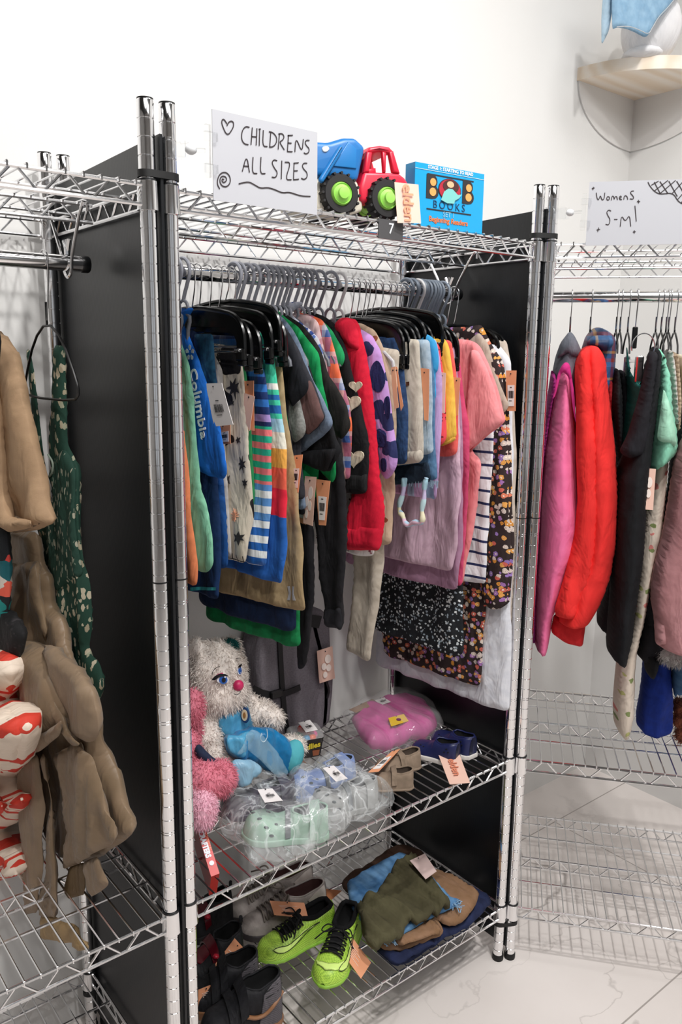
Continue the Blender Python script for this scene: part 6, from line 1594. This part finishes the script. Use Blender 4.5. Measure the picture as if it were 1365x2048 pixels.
def make_shoe(label, toe, heel, z, wid, hc, up, sole, lining, name='shoe', group=None, soleh=.016, ht=.42, open_t=.47, parts=(), cat='shoe'):
    S = Shoe(toe, heel, z, wid, hc, ht, soleh, open_t); t = thing(name, label, cat, tuple(S.P(.5, 0, 0)), 0, group)
    ts = sorted(set(list(np.linspace(0, 1, 30))+[.985, .01, open_t, open_t+.03])); K = 8
    mb = MB(); rings = []
    for tt in ts:
        R = []
        for k in range(K+1): R.append(S.surf(tt, -1+k/K if k < K else -1e-6))
        for k in range(K+1): R.append(S.surf(tt, (k)/K if k else 1e-6))
        rings.append(R)
    n = 2*(K+1); vs = [p for R in rings for p in R]; fs = []
    for i in range(len(ts)-1):
        for k in range(n-1):
            if k == K and S.ow((ts[i]+ts[i+1])/2) > 1e-5: continue
            fs.append((i*n+k, i*n+k+1, (i+1)*n+k+1, (i+1)*n+k))
    fs.append(tuple(range(n)))
    mb.add(vs, fs)
    u = build(mb, 'upper', up, t, smooth=True)
    li = MB(); vs = []; fs = []; us = [tt for tt in ts if tt <= open_t+.03]
    for tt in us:
        ow, h = S.ow(tt), S.top(tt)
        fl = soleh+.006
        for (a, b) in ((-1, h), (-.97, h*.7+fl*.3), (-.9, fl+.004), (0, fl), (.9, fl+.004), (.97, h*.7+fl*.3), (1, h)): vs.append(S.P(tt, a*ow, b if ow > 1e-5 else h))
    for i in range(len(us)-1):
        for k in range(6): fs.append((i*7+k, (i+1)*7+k, (i+1)*7+k+1, i*7+k+1))
    build(li.add(vs, fs), 'lining', lining, t, smooth=True)
    rim = [S.P(tt, -S.ow(tt), S.top(tt)) for tt in us if S.ow(tt) > 1e-4]+[S.P(tt, S.ow(tt), S.top(tt)) for tt in us[::-1] if S.ow(tt) > 1e-4]
    build(MB().tube(smooth_poly(rim, 1), .0022, 7, closed=True), 'collar', up, t, smooth=True)
    ol = [(tt, S.hw(tt)+.0025) for tt in ts]
    poly = [(tt*S.L-(.002 if tt == 0 else 0)+(.003 if tt == 1 else 0), w_) for tt, w_ in ol]+[(tt*S.L-(.002 if tt == 0 else 0)+(.003 if tt == 1 else 0), -w_) for tt, w_ in ol[::-1]]
    sm_ = bevel_prism(poly, lambda a, b, w: S.P(a/S.L, b, soleh/2+.0005+w), soleh, .003)
    build(sm_, 'sole', sole, t, smooth=50)
    return t, S
def laces(t, S, m, n=5, t0=None, t1=.70, r=.0015):
    t0 = t0 or S.ot+.02; mb = MB()
    for i in range(n):
        a = t0+(t1-t0)*i/(n-1); b = a+(t1-t0)/(n-1)*.7
        for sg in (-1, 1): mb.tube([S.surf(a+(b-a)*k/6, sg*(-.34+.68*k/6), .0035+.002*sin(PI*k/6)) for k in range(7)], r, 6, flat=1.3)
    for sg in (-1, 1):
        p = S.surf(t0, 0.02*sg, .006); mb.tube(smooth_poly([p, p+np.append(S.n*sg*.018+S.d*.004, .008), p+np.append(S.n*sg*.03+S.d*.018, -.004), p+np.append(S.n*sg*.012+S.d*.02, -.002), p], 2, False), r, 6)
        mb.tube(smooth_poly([p, p+np.append(S.n*sg*.02+S.d*.02, -.002), p+np.append(S.n*sg*.036+S.d*.036, -.014)], 2, False), r, 6)
    return build(mb, 'laces', m, t, smooth=True)
def spatch(t, S, pts, m, name, off=.0014, th=.0012, step=.02, parent=None):
    """a panel following the shoe's surface; pts in (t, q)"""
    mb = MB(); Sx = lambda u, v, w: tuple(S.surf(u, v/2.2, off+w))
    mb = pad([(a, b*2.2) for a, b in pts], Sx, th, .02, step, 1 if len(pts) > 4 else 0); return build(mb, name, m, parent or t, smooth=True)
def sstrap(t, S, ta, tb, m, name, q0=-.75, q1=.75, off=.003, th=.003):
    mb = MB(); n = 12; vs = []; fs = []
    for k in range(n+1):
        q = q0+(q1-q0)*k/n
        for (tt, o) in ((ta, off), (tb, off), (tb, off+th), (ta, off+th)):
            p = S.surf(tt, q if abs(q) > 1e-6 else 1e-6, o)
            vs.append(p)
    for k in range(n):
        for j in range(4): fs.append((k*4+j, k*4+(j+1) % 4, k*4+4+(j+1) % 4, k*4+4+j))
    fs += [(3, 2, 1, 0), tuple(n*4+j for j in range(4))]
    return build(mb.add(vs, fs), name, m, t, smooth=30)
DARK = mat('dark lining', '#0b0b0d', .8)
def holes(t, S, spots_, m=DARK, r=.0032, name='perforation'):
    for (a, q) in spots_:
        mb = MB(); c = S.surf(a, q, .0008); e1 = S.surf(a+.02, q, .0008)-c; e2 = S.surf(a, q+.04, .0008)-c; e1 /= np.linalg.norm(e1); e2 -= e1*(e1@e2); e2 /= np.linalg.norm(e2); nn_ = np.cross(e1, e2)
        rr = [c+e1*cos(k*PI/5)*r*1.5+e2*sin(k*PI/5)*r*.75 for k in range(10)]; mb.add([p+nn_*.0006 for p in rr]+[p-nn_*.0006 for p in rr], [tuple(range(10)), tuple(range(10, 20))[::-1]]+[(k, 10+k, 10+(k+1) % 10, (k+1) % 10) for k in range(10)])
        build(mb, name, m, t, smooth=None)
HOLES = [(.62, -.35), (.60, .3), (.70, -.05), (.70, -.55), (.72, .52), (.80, -.3), (.80, .24), (.88, -.02), (.66, .75), (.78, -.8)]
def clog(label, toe, heel, col, hc=.062, wid=.075):
    m = mat('foam '+col, col, .45); a, b = onz(toe[0], toe[1], ZMS+.022), onz(heel[0], heel[1], ZMS+.022)
    t, S = make_shoe(label, a[:2], b[:2], ZMS+.001, wid, hc, m, m, mat('clog lining', '#6d7072', .6), 'clog', None, .014, .80, .40, cat='clog')
    holes(t, S, HOLES, mat('perforation shade', '#3d4246', .7)); sstrap(t, S, .44, .50, mat('grey band', '#7c8083', .5), 'band', -.9, .9, .001, .002)
    sstrap(t, S, .10, .22, m, 'heel_strap', -.98, .98, .002, .003); return t, S
clog('mint green perforated clog in the front clear bag', (486, 1655), (656, 1650), '#a5c4b2', wid=.078)
clog('dark plum perforated clog lying beside the mint one', (440, 1612), (588, 1588), '#4a4452')
clog('light blue perforated clog in the rear clear bag', (573, 1578), (706, 1545), '#8094c2')
clog('pale grey perforated clog beside the light blue one', (622, 1612), (752, 1588), '#9c9d9c')
def film_mat():
    if 'bag film' in MATS: return MATS['bag film']
    x = NT('bag film'); b = x.b; b.inputs['Base Color'].default_value = srgb('#eef2f4'); b.inputs['Roughness'].default_value = .12; b.inputs['Specular IOR Level'].default_value = 1.0
    n = x.n('TexNoise'); x.inp(n, Scale=20.0, Detail=3.0, Distortion=1.5); c = x.n('TexCoord'); x.l(c, 'UV', n, 'Vector')
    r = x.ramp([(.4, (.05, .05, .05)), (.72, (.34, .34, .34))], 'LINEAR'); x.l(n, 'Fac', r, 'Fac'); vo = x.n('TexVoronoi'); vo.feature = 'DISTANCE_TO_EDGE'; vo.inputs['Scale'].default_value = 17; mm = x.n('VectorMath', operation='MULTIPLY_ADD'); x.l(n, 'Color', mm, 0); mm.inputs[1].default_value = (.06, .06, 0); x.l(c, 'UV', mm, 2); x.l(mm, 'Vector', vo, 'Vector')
    lr = x.ramp([(0, (.34, .34, .34)), (.05, (0, 0, 0))], 'LINEAR'); x.l(vo, 'Distance', lr, 'Fac'); ad = x.n('Math', operation='ADD'); x.l(r, 'Color', ad, 0); x.l(lr, 'Color', ad, 1); x.l(ad, 0, b, 'Alpha')  # whitish crease lines in the alpha imitate highlights on wrinkles
    bu = x.n('Bump'); bu.inputs['Distance'].default_value = .010; bu.inputs['Strength'].default_value = .6; x.l(n, 'Fac', bu, 'Height'); x.l(bu, 'Normal', b, 'Normal')
    MATS['bag film'] = x.m; return x.m
def bag(label, pts, zz, T, sticker, sz, seed):
    HP = HPlane(ZMS+zz); t = thing('plastic_bag', label, 'plastic bag', HP.at(*HP.uv(pts[0]), -zz))
    fo = fold_fn(seed, .010, 60, 9); mb = pad([HP.uv(p) for p in pts], HP.at, T, .045, .009, 1, fo)
    mb.v = [(x, y, max(z, ZMS+.0008)) for x, y, z in mb.v]
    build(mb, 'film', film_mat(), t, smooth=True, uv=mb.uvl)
    HS = HPlane(ZMS+sz); quad_card([HS.at(*HS.uv(p)) for p in sticker], (0, 0, 1), t, 'white', name='price_sticker')
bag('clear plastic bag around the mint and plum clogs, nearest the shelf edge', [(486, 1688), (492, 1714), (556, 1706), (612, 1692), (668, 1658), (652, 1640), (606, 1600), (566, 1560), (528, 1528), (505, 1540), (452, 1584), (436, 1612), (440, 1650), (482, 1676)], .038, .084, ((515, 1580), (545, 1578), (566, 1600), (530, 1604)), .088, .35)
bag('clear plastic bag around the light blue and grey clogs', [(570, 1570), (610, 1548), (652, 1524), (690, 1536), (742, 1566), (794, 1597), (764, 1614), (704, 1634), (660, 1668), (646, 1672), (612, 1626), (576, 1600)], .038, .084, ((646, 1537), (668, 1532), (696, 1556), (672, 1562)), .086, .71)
NAV = mat('navy foam', '#1c2350', .4); WSO = mat('white rubber sole', '#d3cec9', .5)
for lab, toe, heel in (('navy slip on shoe with white sole, the nearer of the pair', (826, 1500), (916, 1530)), ('navy slip on shoe with white sole, behind its mate', (868, 1478), (946, 1518))):
    a, b = onz(toe[0], toe[1], ZMS), onz(heel[0], heel[1], ZMS); t, S = make_shoe(lab, a[:2], b[:2], ZMS, .062, .055, NAV, WSO, DARK, 'slip_on_shoe', None, .012, .52, .46, cat='shoe')
    holes(t, S, [(.12, -.6), (.2, -.6), (.16, -.45), (.12, .6), (.2, .6), (.16, .45), (.66, -.5), (.72, -.3), (.78, -.5), (.66, .4), (.74, .3)], DARK, .0016)
t0 = t
HP = HPlane(ZMS+.004); q_ = [np.array(HP.at(*HP.uv(p)))+np.array([0, 0, dz_]) for p, dz_ in (((876, 1523), .02), ((918, 1522), .02), ((941, 1565), 0.0), ((900, 1568), 0.0))]
c = quad_card(q_, (0, 0, 1), t0, '#e6bfae', barcode=False)
ex = q_[3]-q_[0]; ex = ex/np.linalg.norm(ex); ey = q_[1]-q_[0]; ey = ey-ex*(ey@ex); ey /= np.linalg.norm(ey); n_ = np.cross(ex, ey); n_ = n_ if n_[2] > 0 else -n_; mid = sum(q_)/4+n_*.0026
build(text_mesh('elden', .026, lambda u, v, w: tuple(mid+ex*u+ey*v+n_*w), bold=.0004), 'printed_word', mat('printed salmon', '#dd8a6c', .5), c, smooth=None)
TAN = cloth('#8f7d6c', '#807060', 60, .95, 'tan suede')
for lab, toe, heel in (('tan baby bootie further back, orange tag resting on it', (752, 1545), (838, 1530)), ('tan baby bootie nearer the shelf edge', (742, 1572), (826, 1572))):
    a, b = onz(toe[0], toe[1], ZMS), onz(heel[0], heel[1], ZMS); t, S = make_shoe(lab, a[:2], b[:2], ZMS, .058, .042, TAN, TAN, mat('tan lining', '#4d4036', .9), 'baby_bootie', None, .006, .6, .5, cat='bootie')
    sstrap(t, S, .40, .52, TAN, 'cuff', -.8, .8, .001, .004)
HP = HPlane(ZMS+.045); quad_card([np.array(HP.at(*HP.uv(p))) for p in ((784, 1502), (801, 1497), (758, 1544), (736, 1546))], (0, 0, 1), t, 'orange')

# --- red book leaning at the left
t = thing('book', 'red paperback spine leaning beside the left post on the middle shelf', 'book', (.08, .06, ZMS))
A_ = onz(431, 1750, ZMS+.003); B_ = ony(378, 1578, .16); ax = B_-A_; Lb = np.linalg.norm(ax); ax = ax/Lb
wd = np.array([.9, -.43, 0]); wd = wd-ax*(ax@wd); wd /= np.linalg.norm(wd); dp = np.cross(ax, wd); dp = dp if dp[1] > 0 else -dp
def bk(u, v, w): return tuple(A_+ax*u+wd*v+dp*w)
RB = mat('red book cover', '#cf2f2c', .35)
build(MB().add([bk(u, v, w) for u in (0, Lb) for v in (-.008, .008) for w in (0, .13)], [(0, 1, 3, 2), (4, 6, 7, 5), (0, 4, 5, 1), (2, 3, 7, 6), (0, 2, 6, 4), (1, 5, 7, 3)]), 'cover', RB, t, smooth=None)
sgn = 1
build(text_mesh('MINECRAFTERS', .0135, lambda u, v, w: bk(Lb*.42-u, v-.0025, -.0008-w), sx=.8, bold=.0008), 'spine_title', PW, t, smooth=None)
build(text_mesh('ULTIMATE UNOFFICIAL', .0062, lambda u, v, w: bk(Lb*.50-u, v+.005, -.0008-w), sx=1.1, bold=.0001, spacing=1.2), 'spine_subtitle', mat('printed peach', '#f0a884', 0.6), t, smooth=None)
build(MB().lathe([(.0045, 0), (.0045, .0006)], bk(.022, 0, -.0006), 14, Matrix((wd, ax, -dp)).transposed()), 'publisher_mark', PW, t, smooth=None)
# ------------------------------------------------------------------ shoes and folded clothes on the lowest shelf
def low(p, z=0.0): return onz(p[0], p[1], ZLS+z)[:2]
def lowtag(corners, zs, root, c='orange', **kw):
    q_ = [np.array(onz(p[0], p[1], ZLS+z)) for p, z in zip(corners, zs)]; return quad_card(q_, (0, 0, 1), root, c, **kw)
NEON = None
def neon():
    x = NT('neon green knit'); mp = x.coord('Object', (1, 1, 1)); g = x.n('TexChecker'); x.inp(g, Scale=420.0); x.l(mp, 'Vector', g, 'Vector')
    m = x.mix((g, 'Fac'), '#c6ec5c', '#8dba3e'); x.base(m); x.b.inputs['Roughness'].default_value = .45; return x.m
NEON = neon(); NEONP = mat('neon plain', '#dcf98a', .4); BLKF = cloth('#111113', '#0c0c0e', 200, .9, 'black knit'); BLACE = mat('black lace', '#0c0c0e', .8)
SW = [(.84, -.62), (.74, -.72), (.60, -.66), (.40, -.50), (.22, -.40), (.40, -.44), (.58, -.52), (.70, -.54), (.80, -.42), (.88, -.44)]
def cleat(label, toe, heel, side):
    t, S = make_shoe(label, low(toe), low(heel), ZLS+.008, .078, .072, NEON, mat('neon sole', '#8fbf3f', .5), DARK, 'football_boot', None, .008, .50, .46, cat='football boot')
    spatch(t, S, [(.02, -.98), (.04, -.2), (.30, -.16), (.36, -.6), (.22, -.95)], BLKF, 'dark_heel', .0008) if False else None
    rim = [S.surf(tt, .02*sg, .001) for tt in (0,) for sg in (1,)]
    sw = [(a, b*side) for a, b in SW]
    spatch(t, S, sw, NEONP, 'side_swoosh', .0022, .001, .016); 
    k = smooth_poly([S.surf(a, b, .0030) for a, b in sw], 2); build(MB().tube(k, .0008, 5, closed=True), 'swoosh_outline', BLACE, t)
    spatch(t, S, [(.47, -.22), (.47, .22), (.62, .18), (.70, .10), (.70, -.10), (.62, -.18)], BLKF, 'tongue', .0012, .002)
    laces(t, S, BLACE, 5, .47, .70)
    mb = MB(); ow = [S.P(tt, sg*S.ow(tt)*1.0, S.top(tt)+.006) for sg in (1,) for tt in (.05, .15, .25, .35, .42)]
    build(MB().tube([S.P(tt, -S.ow(tt), S.top(tt)+.003) for tt in np.linspace(.05, .46, 12)]+[S.P(tt, S.ow(tt), S.top(tt)+.003) for tt in np.linspace(.46, .05, 12)], .0055, 8, closed=True), 'knit_collar', BLKF, t, smooth=True)
    for (a, q) in ((.12, -.5), (.12, .5), (.6, -.7), (.6, .7), (.74, -.7), (.74, .7), (.88, 0)):
        p = S.P(a, S.hw(a)*q, 0); build(MB().lathe([(.005, -.0078), (.007, .0)], tuple(p), 10), 'stud', mat('pale stud', '#c7cf8f', .5), t)
    return t, S
tA, SA = cleat('neon green football boot lying left, side facing out', (516, 1926), (664, 1862), -1)
tB, SB = cleat('neon green football boot pointing to the shelf edge', (646, 1984), (704, 1862), -1)
spatch(tB, SB, [(.70, .62), (.80, .60), (.90, .35), (.93, 0), (.88, -.35), (.80, -.5), (.84, -.3), (.85, 0), (.80, .3), (.74, .42)], NEONP, 'toe_swoosh', .0022, .001, .016)
lowtag(((697, 1863), (743, 1925), (722, 1958), (678, 1897)), (.06, .02, .01, .05), tB, 'orange', barcode=False, lines=True)
GS = cloth('#a39a95', '#b0a7a2', 60, .8, 'grey suede'); WHR = mat('off white heel', '#c9bfb8', .6); REDA = mat('red accent', '#b3203c', .5)
for lab, toe, heel, tg in (('grey lace up sneaker with pale heel, further back', (448, 1836), (622, 1786), None), ('grey lace up sneaker with pale heel, nearer the neon boots', (480, 1872), (648, 1822), 1)):
    t, S = make_shoe(lab, low(toe), low(heel), ZLS, .085, .085, GS, mat('dark sole', '#3a3436', .6), mat('red brown lining', '#5a3a38', .8), 'sneaker', None, .016, .42, .46, cat='sneaker')
    laces(t, S, mat('grey lace', '#8a8078', .8), 6, .46, .72, .002)
    spatch(t, S, [(.0, -.9), (.0, -.1), (.12, -.12), (.26, -.4), (.22, -.9)], WHR, 'heel_panel', .001); spatch(t, S, [(.0, .9), (.0, .1), (.12, .12), (.26, .4), (.22, .9)], WHR, 'heel_panel', .001)
    sstrap(t, S, .02, .05, REDA, 'red_trim', -.98, -.3, .003, .002)
    if tg: lowtag(((540, 1802), (609, 1806), (617, 1836), (549, 1830)), (.085, .085, .07, .07), t, 'orange', barcode=False, lines=True)
    else: lowtag(((634, 1776), (684, 1782), (660, 1803), (640, 1800)), (.05, .03, .03, .05), t, '#b4734c', barcode=False)
DK = cloth('#17171a', '#1e1e22', 90, .7, 'black leather', 0, .3); DKR = mat('dark red patent', '#5a0f1c', .25)
for lab, toe, heel in (('black and dark red shoe against the left post, further back', (362, 1876), (462, 1842)), ('black and dark red strapped shoe with an orange tag', (372, 1960), (482, 1916))):
    t, S = make_shoe(lab, low(toe), low(heel), ZLS, .085, .088, DK, mat('black sole', '#131215', .6), DARK, 'strap_shoe', None, .018, .46, .46, cat='shoe')
    sstrap(t, S, .5, .62, DKR, 'strap'); spatch(t, S, [(.6, -.2), (.6, .2), (.8, .25), (.9, 0), (.8, -.25)], DKR, 'toe_panel', .001)
    build(MB().tube([S.surf(.01, .02, .001), S.surf(0, .02, .012)+np.array([0, 0, .006]), S.surf(.03, .02, .004)+np.array([0, 0, .01])], .004, 7), 'pull_tab', DK, t)
    mb = MB(); p = S.surf(.56, .45, .007); build(MB().ellipsoid(p, (.007, .007, .005), 12, 8), 'red_button', mat('red plastic', '#b01a30', .3), t, smooth=True)
lowtag(((470, 1877), (491, 1900), (436, 1946), (417, 1945)), (.08, .08, .05, .05), t, 'orange', barcode=False, lines=True)
GCRD = bands('grey ribbed cloth', [(0, '#5f5b60'), (.5, '#4b474c')], .004, 1); BRN = mat('brown rubber', '#8a5e3c', .5)
for lab, toe, heel in (('black high top with velcro straps and grey ribbed heel, nearer the wall', (378, 2016), (516, 1990)), ('black high top with velcro straps, nearest the front at the left', (402, 2078), (560, 2030))):
    t, S = make_shoe(lab, low(toe), low(heel), ZLS, .088, .108, DK, BRN, DARK, 'high_top_shoe', None, .020, .42, .46, cat='high top shoe')
    sstrap(t, S, .46, .56, DK, 'velcro_strap', -.7, .7, .004, .004); sstrap(t, S, .60, .69, DK, 'velcro_strap', -.7, .7, .004, .004)
    for sg in (-1, 1):
        spatch(t, S, [(.0, sg*.98), (.0, sg*.14), (.14, sg*.14), (.26, sg*.34), (.30, sg*.7), (.34, sg*.98)], GCRD, 'heel_panel', .0012, .002)
        k = smooth_poly([S.surf(a, sg*q, .003) for a, q in ((.0, .62), (.12, .66), (.24, .76), (.36, .78), (.48, .70))], 2, False); build(MB().tube(k, .004, 6), 'side_stripe', BRN, t)
        for q in (.3, .46): build(MB().tube([S.surf(a, sg*q, .002) for a in (.0, .08, .16, .24)], .0012, 5), 'seam', DARK, t)
lowtag(((397, 1980), (427, 1968), (427, 1998), (397, 2012)), (.06, .06, .03, .03), t, 'orange', barcode=False, lines=True)

# folded clothes, a pile: lowest first
def flat(name, label, cat, pts, z, T, m, amp, seed, k=80, r=.012, extra=None):
    HP = HPlane(ZLS+z); P = np.array([HP.uv(p) for p in pts]); root = thing(name, label, cat, (P[:, 0].mean(), P[:, 1].mean(), ZLS+z-T/2))
    f0 = fold_fn(seed, amp, k, 9)
    mb = pad(list(map(tuple, P)), HP.at, T, r, .008, 1, f0); mb.v = [(x, y, max(z_, ZLS+.0005)) for x, y, z_ in mb.v]
    build(mb, 'cloth', m, root, smooth=True, uv=mb.uvl); LAST.clear(); LAST.update(root=root, pl=HP, fold=f0, T=T); return root
NAVC = cloth('#1d2440', '#252e50', 40, .9, 'navy cotton'); TANC = cloth('#86664a', '#94735a', 30, .9, 'tan cotton'); OLV = cloth('#47432f', '#58543c', 14, .9, 'olive cotton'); LBD = cloth('#3f6d9c', '#6a96bf', 26, .9, 'light blue denim wash')
flat('folded_trousers', 'brown folded trousers at the back of the clothes pile', 'trousers', [(770, 1704), (800, 1690), (846, 1702), (860, 1732), (880, 1760), (800, 1790), (720, 1800), (688, 1782), (682, 1762), (720, 1740)], .010, .018, cloth('#4a3428', '#3d2a20'), .004, .13)
flat('folded_shorts', 'navy folded shorts at the bottom of the pile near the shelf edge', 'shorts', [(740, 1896), (764, 1916), (790, 1936), (820, 1924), (862, 1898), (900, 1874), (940, 1850), (966, 1828), (984, 1806), (980, 1792), (948, 1774), (900, 1760), (780, 1830)], .012, .020, NAVC, .005, .2)
for k_ in (0,):
    pl_ = HPlane(ZLS+.030)
    mb = pad([pl_.uv(p) for p in ((748, 1896), (800, 1904), (862, 1880), (880, 1884), (850, 1900), (806, 1926), (786, 1928))], pl_.at, .010, .010, .008, 1, fold_fn(.5, .006, 90, 9)); build(mb, 'hem_fold', NAVC, LAST['root'], smooth=True, uv=mb.uvl)
flat('folded_trousers', 'tan folded trousers between the navy shorts and the denim', 'trousers', [(756, 1892), (774, 1904), (800, 1898), (850, 1884), (885, 1872), (888, 1860), (872, 1838), (892, 1854), (922, 1846), (950, 1816), (960, 1789), (910, 1757), (872, 1742), (820, 1760), (770, 1830)], .038, .022, TANC, .005, .33)
pl_ = HPlane(ZLS+.056)
mb = pad([pl_.uv(p) for p in ((790, 1878), (866, 1836), (886, 1860), (878, 1868), (800, 1892))], pl_.at, .010, .008, .008, 1, fold_fn(.6, .004, 90, 9)); build(mb, 'leg_fold', TANC, LAST['root'], smooth=True, uv=mb.uvl)
flat('folded_shorts', 'light blue denim shorts with frayed hems under the olive pair', 'shorts', [(694, 1766), (740, 1736), (800, 1706), (818, 1714), (850, 1742), (904, 1798), (924, 1800), (914, 1814), (890, 1822), (840, 1850), (790, 1880), (772, 1886), (742, 1860), (716, 1838), (700, 1814)], .060, .020, LBD, .004, .42)
_rg = random.Random(11); mb = MB()
for (x, y) in [(905+18*_rg.random(), 1800+18*_rg.random()) for _ in range(26)]+[(768+22*_rg.random(), 1872+16*_rg.random()) for _ in range(26)]:
    p = np.array(onz(x, y, ZLS+.066)); mb.tube([p, p+np.array([_rg.uniform(-.008, .012), _rg.uniform(-.014, .002), _rg.uniform(-.008, .004)])], .0009, 5)
build(mb, 'frayed_threads', mat('pale blue thread', '#8fb4d4', .9), LAST['root'])
olive = flat('folded_shorts', 'crumpled olive green shorts on top of the clothes pile', 'shorts', [(712, 1818), (730, 1796), (752, 1784), (790, 1738), (810, 1722), (830, 1724), (850, 1746), (880, 1776), (902, 1795), (900, 1812), (868, 1828), (836, 1848), (812, 1850), (806, 1872), (784, 1890), (752, 1896), (732, 1886), (724, 1860)], .082, .026, OLV, .016, .55, 150, .014)
pl_ = HPlane(ZLS+.100)
for pts, sd in () and (([(740, 1806), (764, 1790), (786, 1770), (800, 1800), (780, 1826), (752, 1830)], .3), ([(758, 1862), (778, 1836), (800, 1846), (806, 1868), (786, 1884)], .8), ([(812, 1838), (830, 1822), (850, 1830), (836, 1846)], .9)):
    mb = pad([pl_.uv(p) for p in pts], pl_.at, .012, .010, .007, 1, fold_fn(sd, .010, 150, 9)); build(mb, 'fold', OLV, olive, smooth=True, uv=mb.uvl)
lowtag(((820, 1722), (850, 1708), (874, 1742), (852, 1758)), (.122, .122, .112, .112), olive, '#d8bfba', barcode=False)
lowtag(((806, 1692), (826, 1686), (846, 1700), (820, 1704)), (.04, .04, .035, .035), olive, '#b08a7a', barcode=False) if False else None
# ------------------------------------------------------------------ the corner shelf high on the right
def pine():
    x = NT('pale pine'); mp = x.coord('Object', (3, 26, 26), (0, 0, .6)); n = x.n('TexNoise'); x.inp(n, Scale=1.0, Detail=4, Distortion=.4); x.l(mp, 'Vector', n, 'Vector')
    w = x.n('TexWave'); w.bands_direction = 'Y'; x.inp(w, Scale=.28, Distortion=9.0, Detail=3); x.l(mp, 'Vector', w, 'Vector')
    r = x.ramp([(.15, '#e6d2ba'), (.55, '#efe1d0'), (.9, '#f3eadf')], 'LINEAR'); m = x.mix(.5, (n, 'Fac'), (w, 'Fac')); x.l(m, 'Color', r, 'Fac'); x.base(r); x.b.inputs['Roughness'].default_value = .55; return x.m
PINE = pine()
R_ = .30; cx, cy = X1, Y1; zb, zt_ = 2.29, 2.325
arc = [(cx-R_*cos(a), cy-R_*sin(a)) for a in np.linspace(0, PI/2, 24)]
pl_ = [(cx, cy)]+arc
t = thing('corner_shelf', 'pale pine quarter round shelf fixed high in the room corner', 'corner shelf', (cx-.12, cy-.12, zb))
build(MB().prism(pl_, lambda u, v, w: (u, v, (zb+zt_)/2+w), zt_-zb), 'board', PINE, t, smooth=30)
kn = MB(); k0 = onz(1326, 192, zb)
kn.lathe([(.012, -.0006), (.012, .0004)], (k0[0], k0[1], zb), 12); build(kn, 'knot', mat('pine knot', '#8a6248', .6), t, smooth=None)
# the white wedge bracket below it: two thin side plates meeting in the corner
bm_ = MB()
side = [(0, 0), (-.296, 0)]+[(-.296*cos(a)**.9, -.152*sin(a)) for a in np.linspace(.08, PI/2, 16)]
bm_.prism(side, lambda u, v, w: (cx+u, cy-.003+w, zb+v), .005); bm_.prism(side, lambda u, v, w: (cx-.003+w, cy+u, zb+v), .005)
build(bm_, 'bracket', mat('white wall paint plain', '#dcdad8', .75), t, smooth=30)
# what lies on it: a white cloth form with a denim piece over it
A_ = hit(1240, 95, (0, 1, 0), .30)
fm = MB().ellipsoid((1.685, .295, zt_+.085), (.075, .085, .10), 24, 14, None, lambda p: Vector((p[0], p[1], max(p[2], -.085))))
fm.ellipsoid((1.66, .30, zt_+.012), (.055, .06, .02), 18, 10)
tag(build(fm, 'garment_form', cloth('#e6e5e6', '#dedddf', 20), smooth=True), 'white rounded cloth form standing on the pine corner shelf', 'garment form')
DP = VPlane((1.62, .235), (.95, -.31))
def dz(p): return DP.uv(p)
UC = dz((1270, 40))[0]
t = thing('denim_vest', 'light blue denim piece draped above the pine corner shelf', 'denim', DP.at(.08, 2.42))
DEN = cloth('#7fa3c0', '#92b4cd', 40, .85, 'light denim'); DEN2 = cloth('#a9c0cf', '#9db6c8', 40, .85, 'pale denim back')
def dpiece(name, pts, m, w0, T=.010):
    mb = pad([dz(p) for p in pts], lambda u, v, w: DP.at(u, v, w0+w-.5*(u-UC)**2), T, .006, .010, 1, fold_fn(2.0, .004), drape=True); return build(mb, name, m, t, smooth=True, uv=mb.uvl)
f_ = dpiece('front', [(1214, -40), (1390, -60), (1350, -8), (1318, 30), (1300, 48), (1286, 72), (1277, 84), (1262, 76), (1240, 66), (1222, 62), (1213, 66), (1212, 20)], DEN, .03)
dpiece('back', [(1206, -40), (1222, -40), (1220, 30), (1214, 66), (1201, 92), (1201, 40)], DEN2, .012)
st_ = MB().tube([DP.at(*dz(p), .041-.5*(dz(p)[0]-UC)**2) for p in smooth_poly([(1216, 64), (1240, 63), (1262, 72), (1277, 80), (1285, 66), (1298, 44), (1316, 27), (1346, -10)], 2, False)], .0012, 5); build(st_, 'hem_stitching', mat('pale stitching', '#b9bdc0', .8), f_)
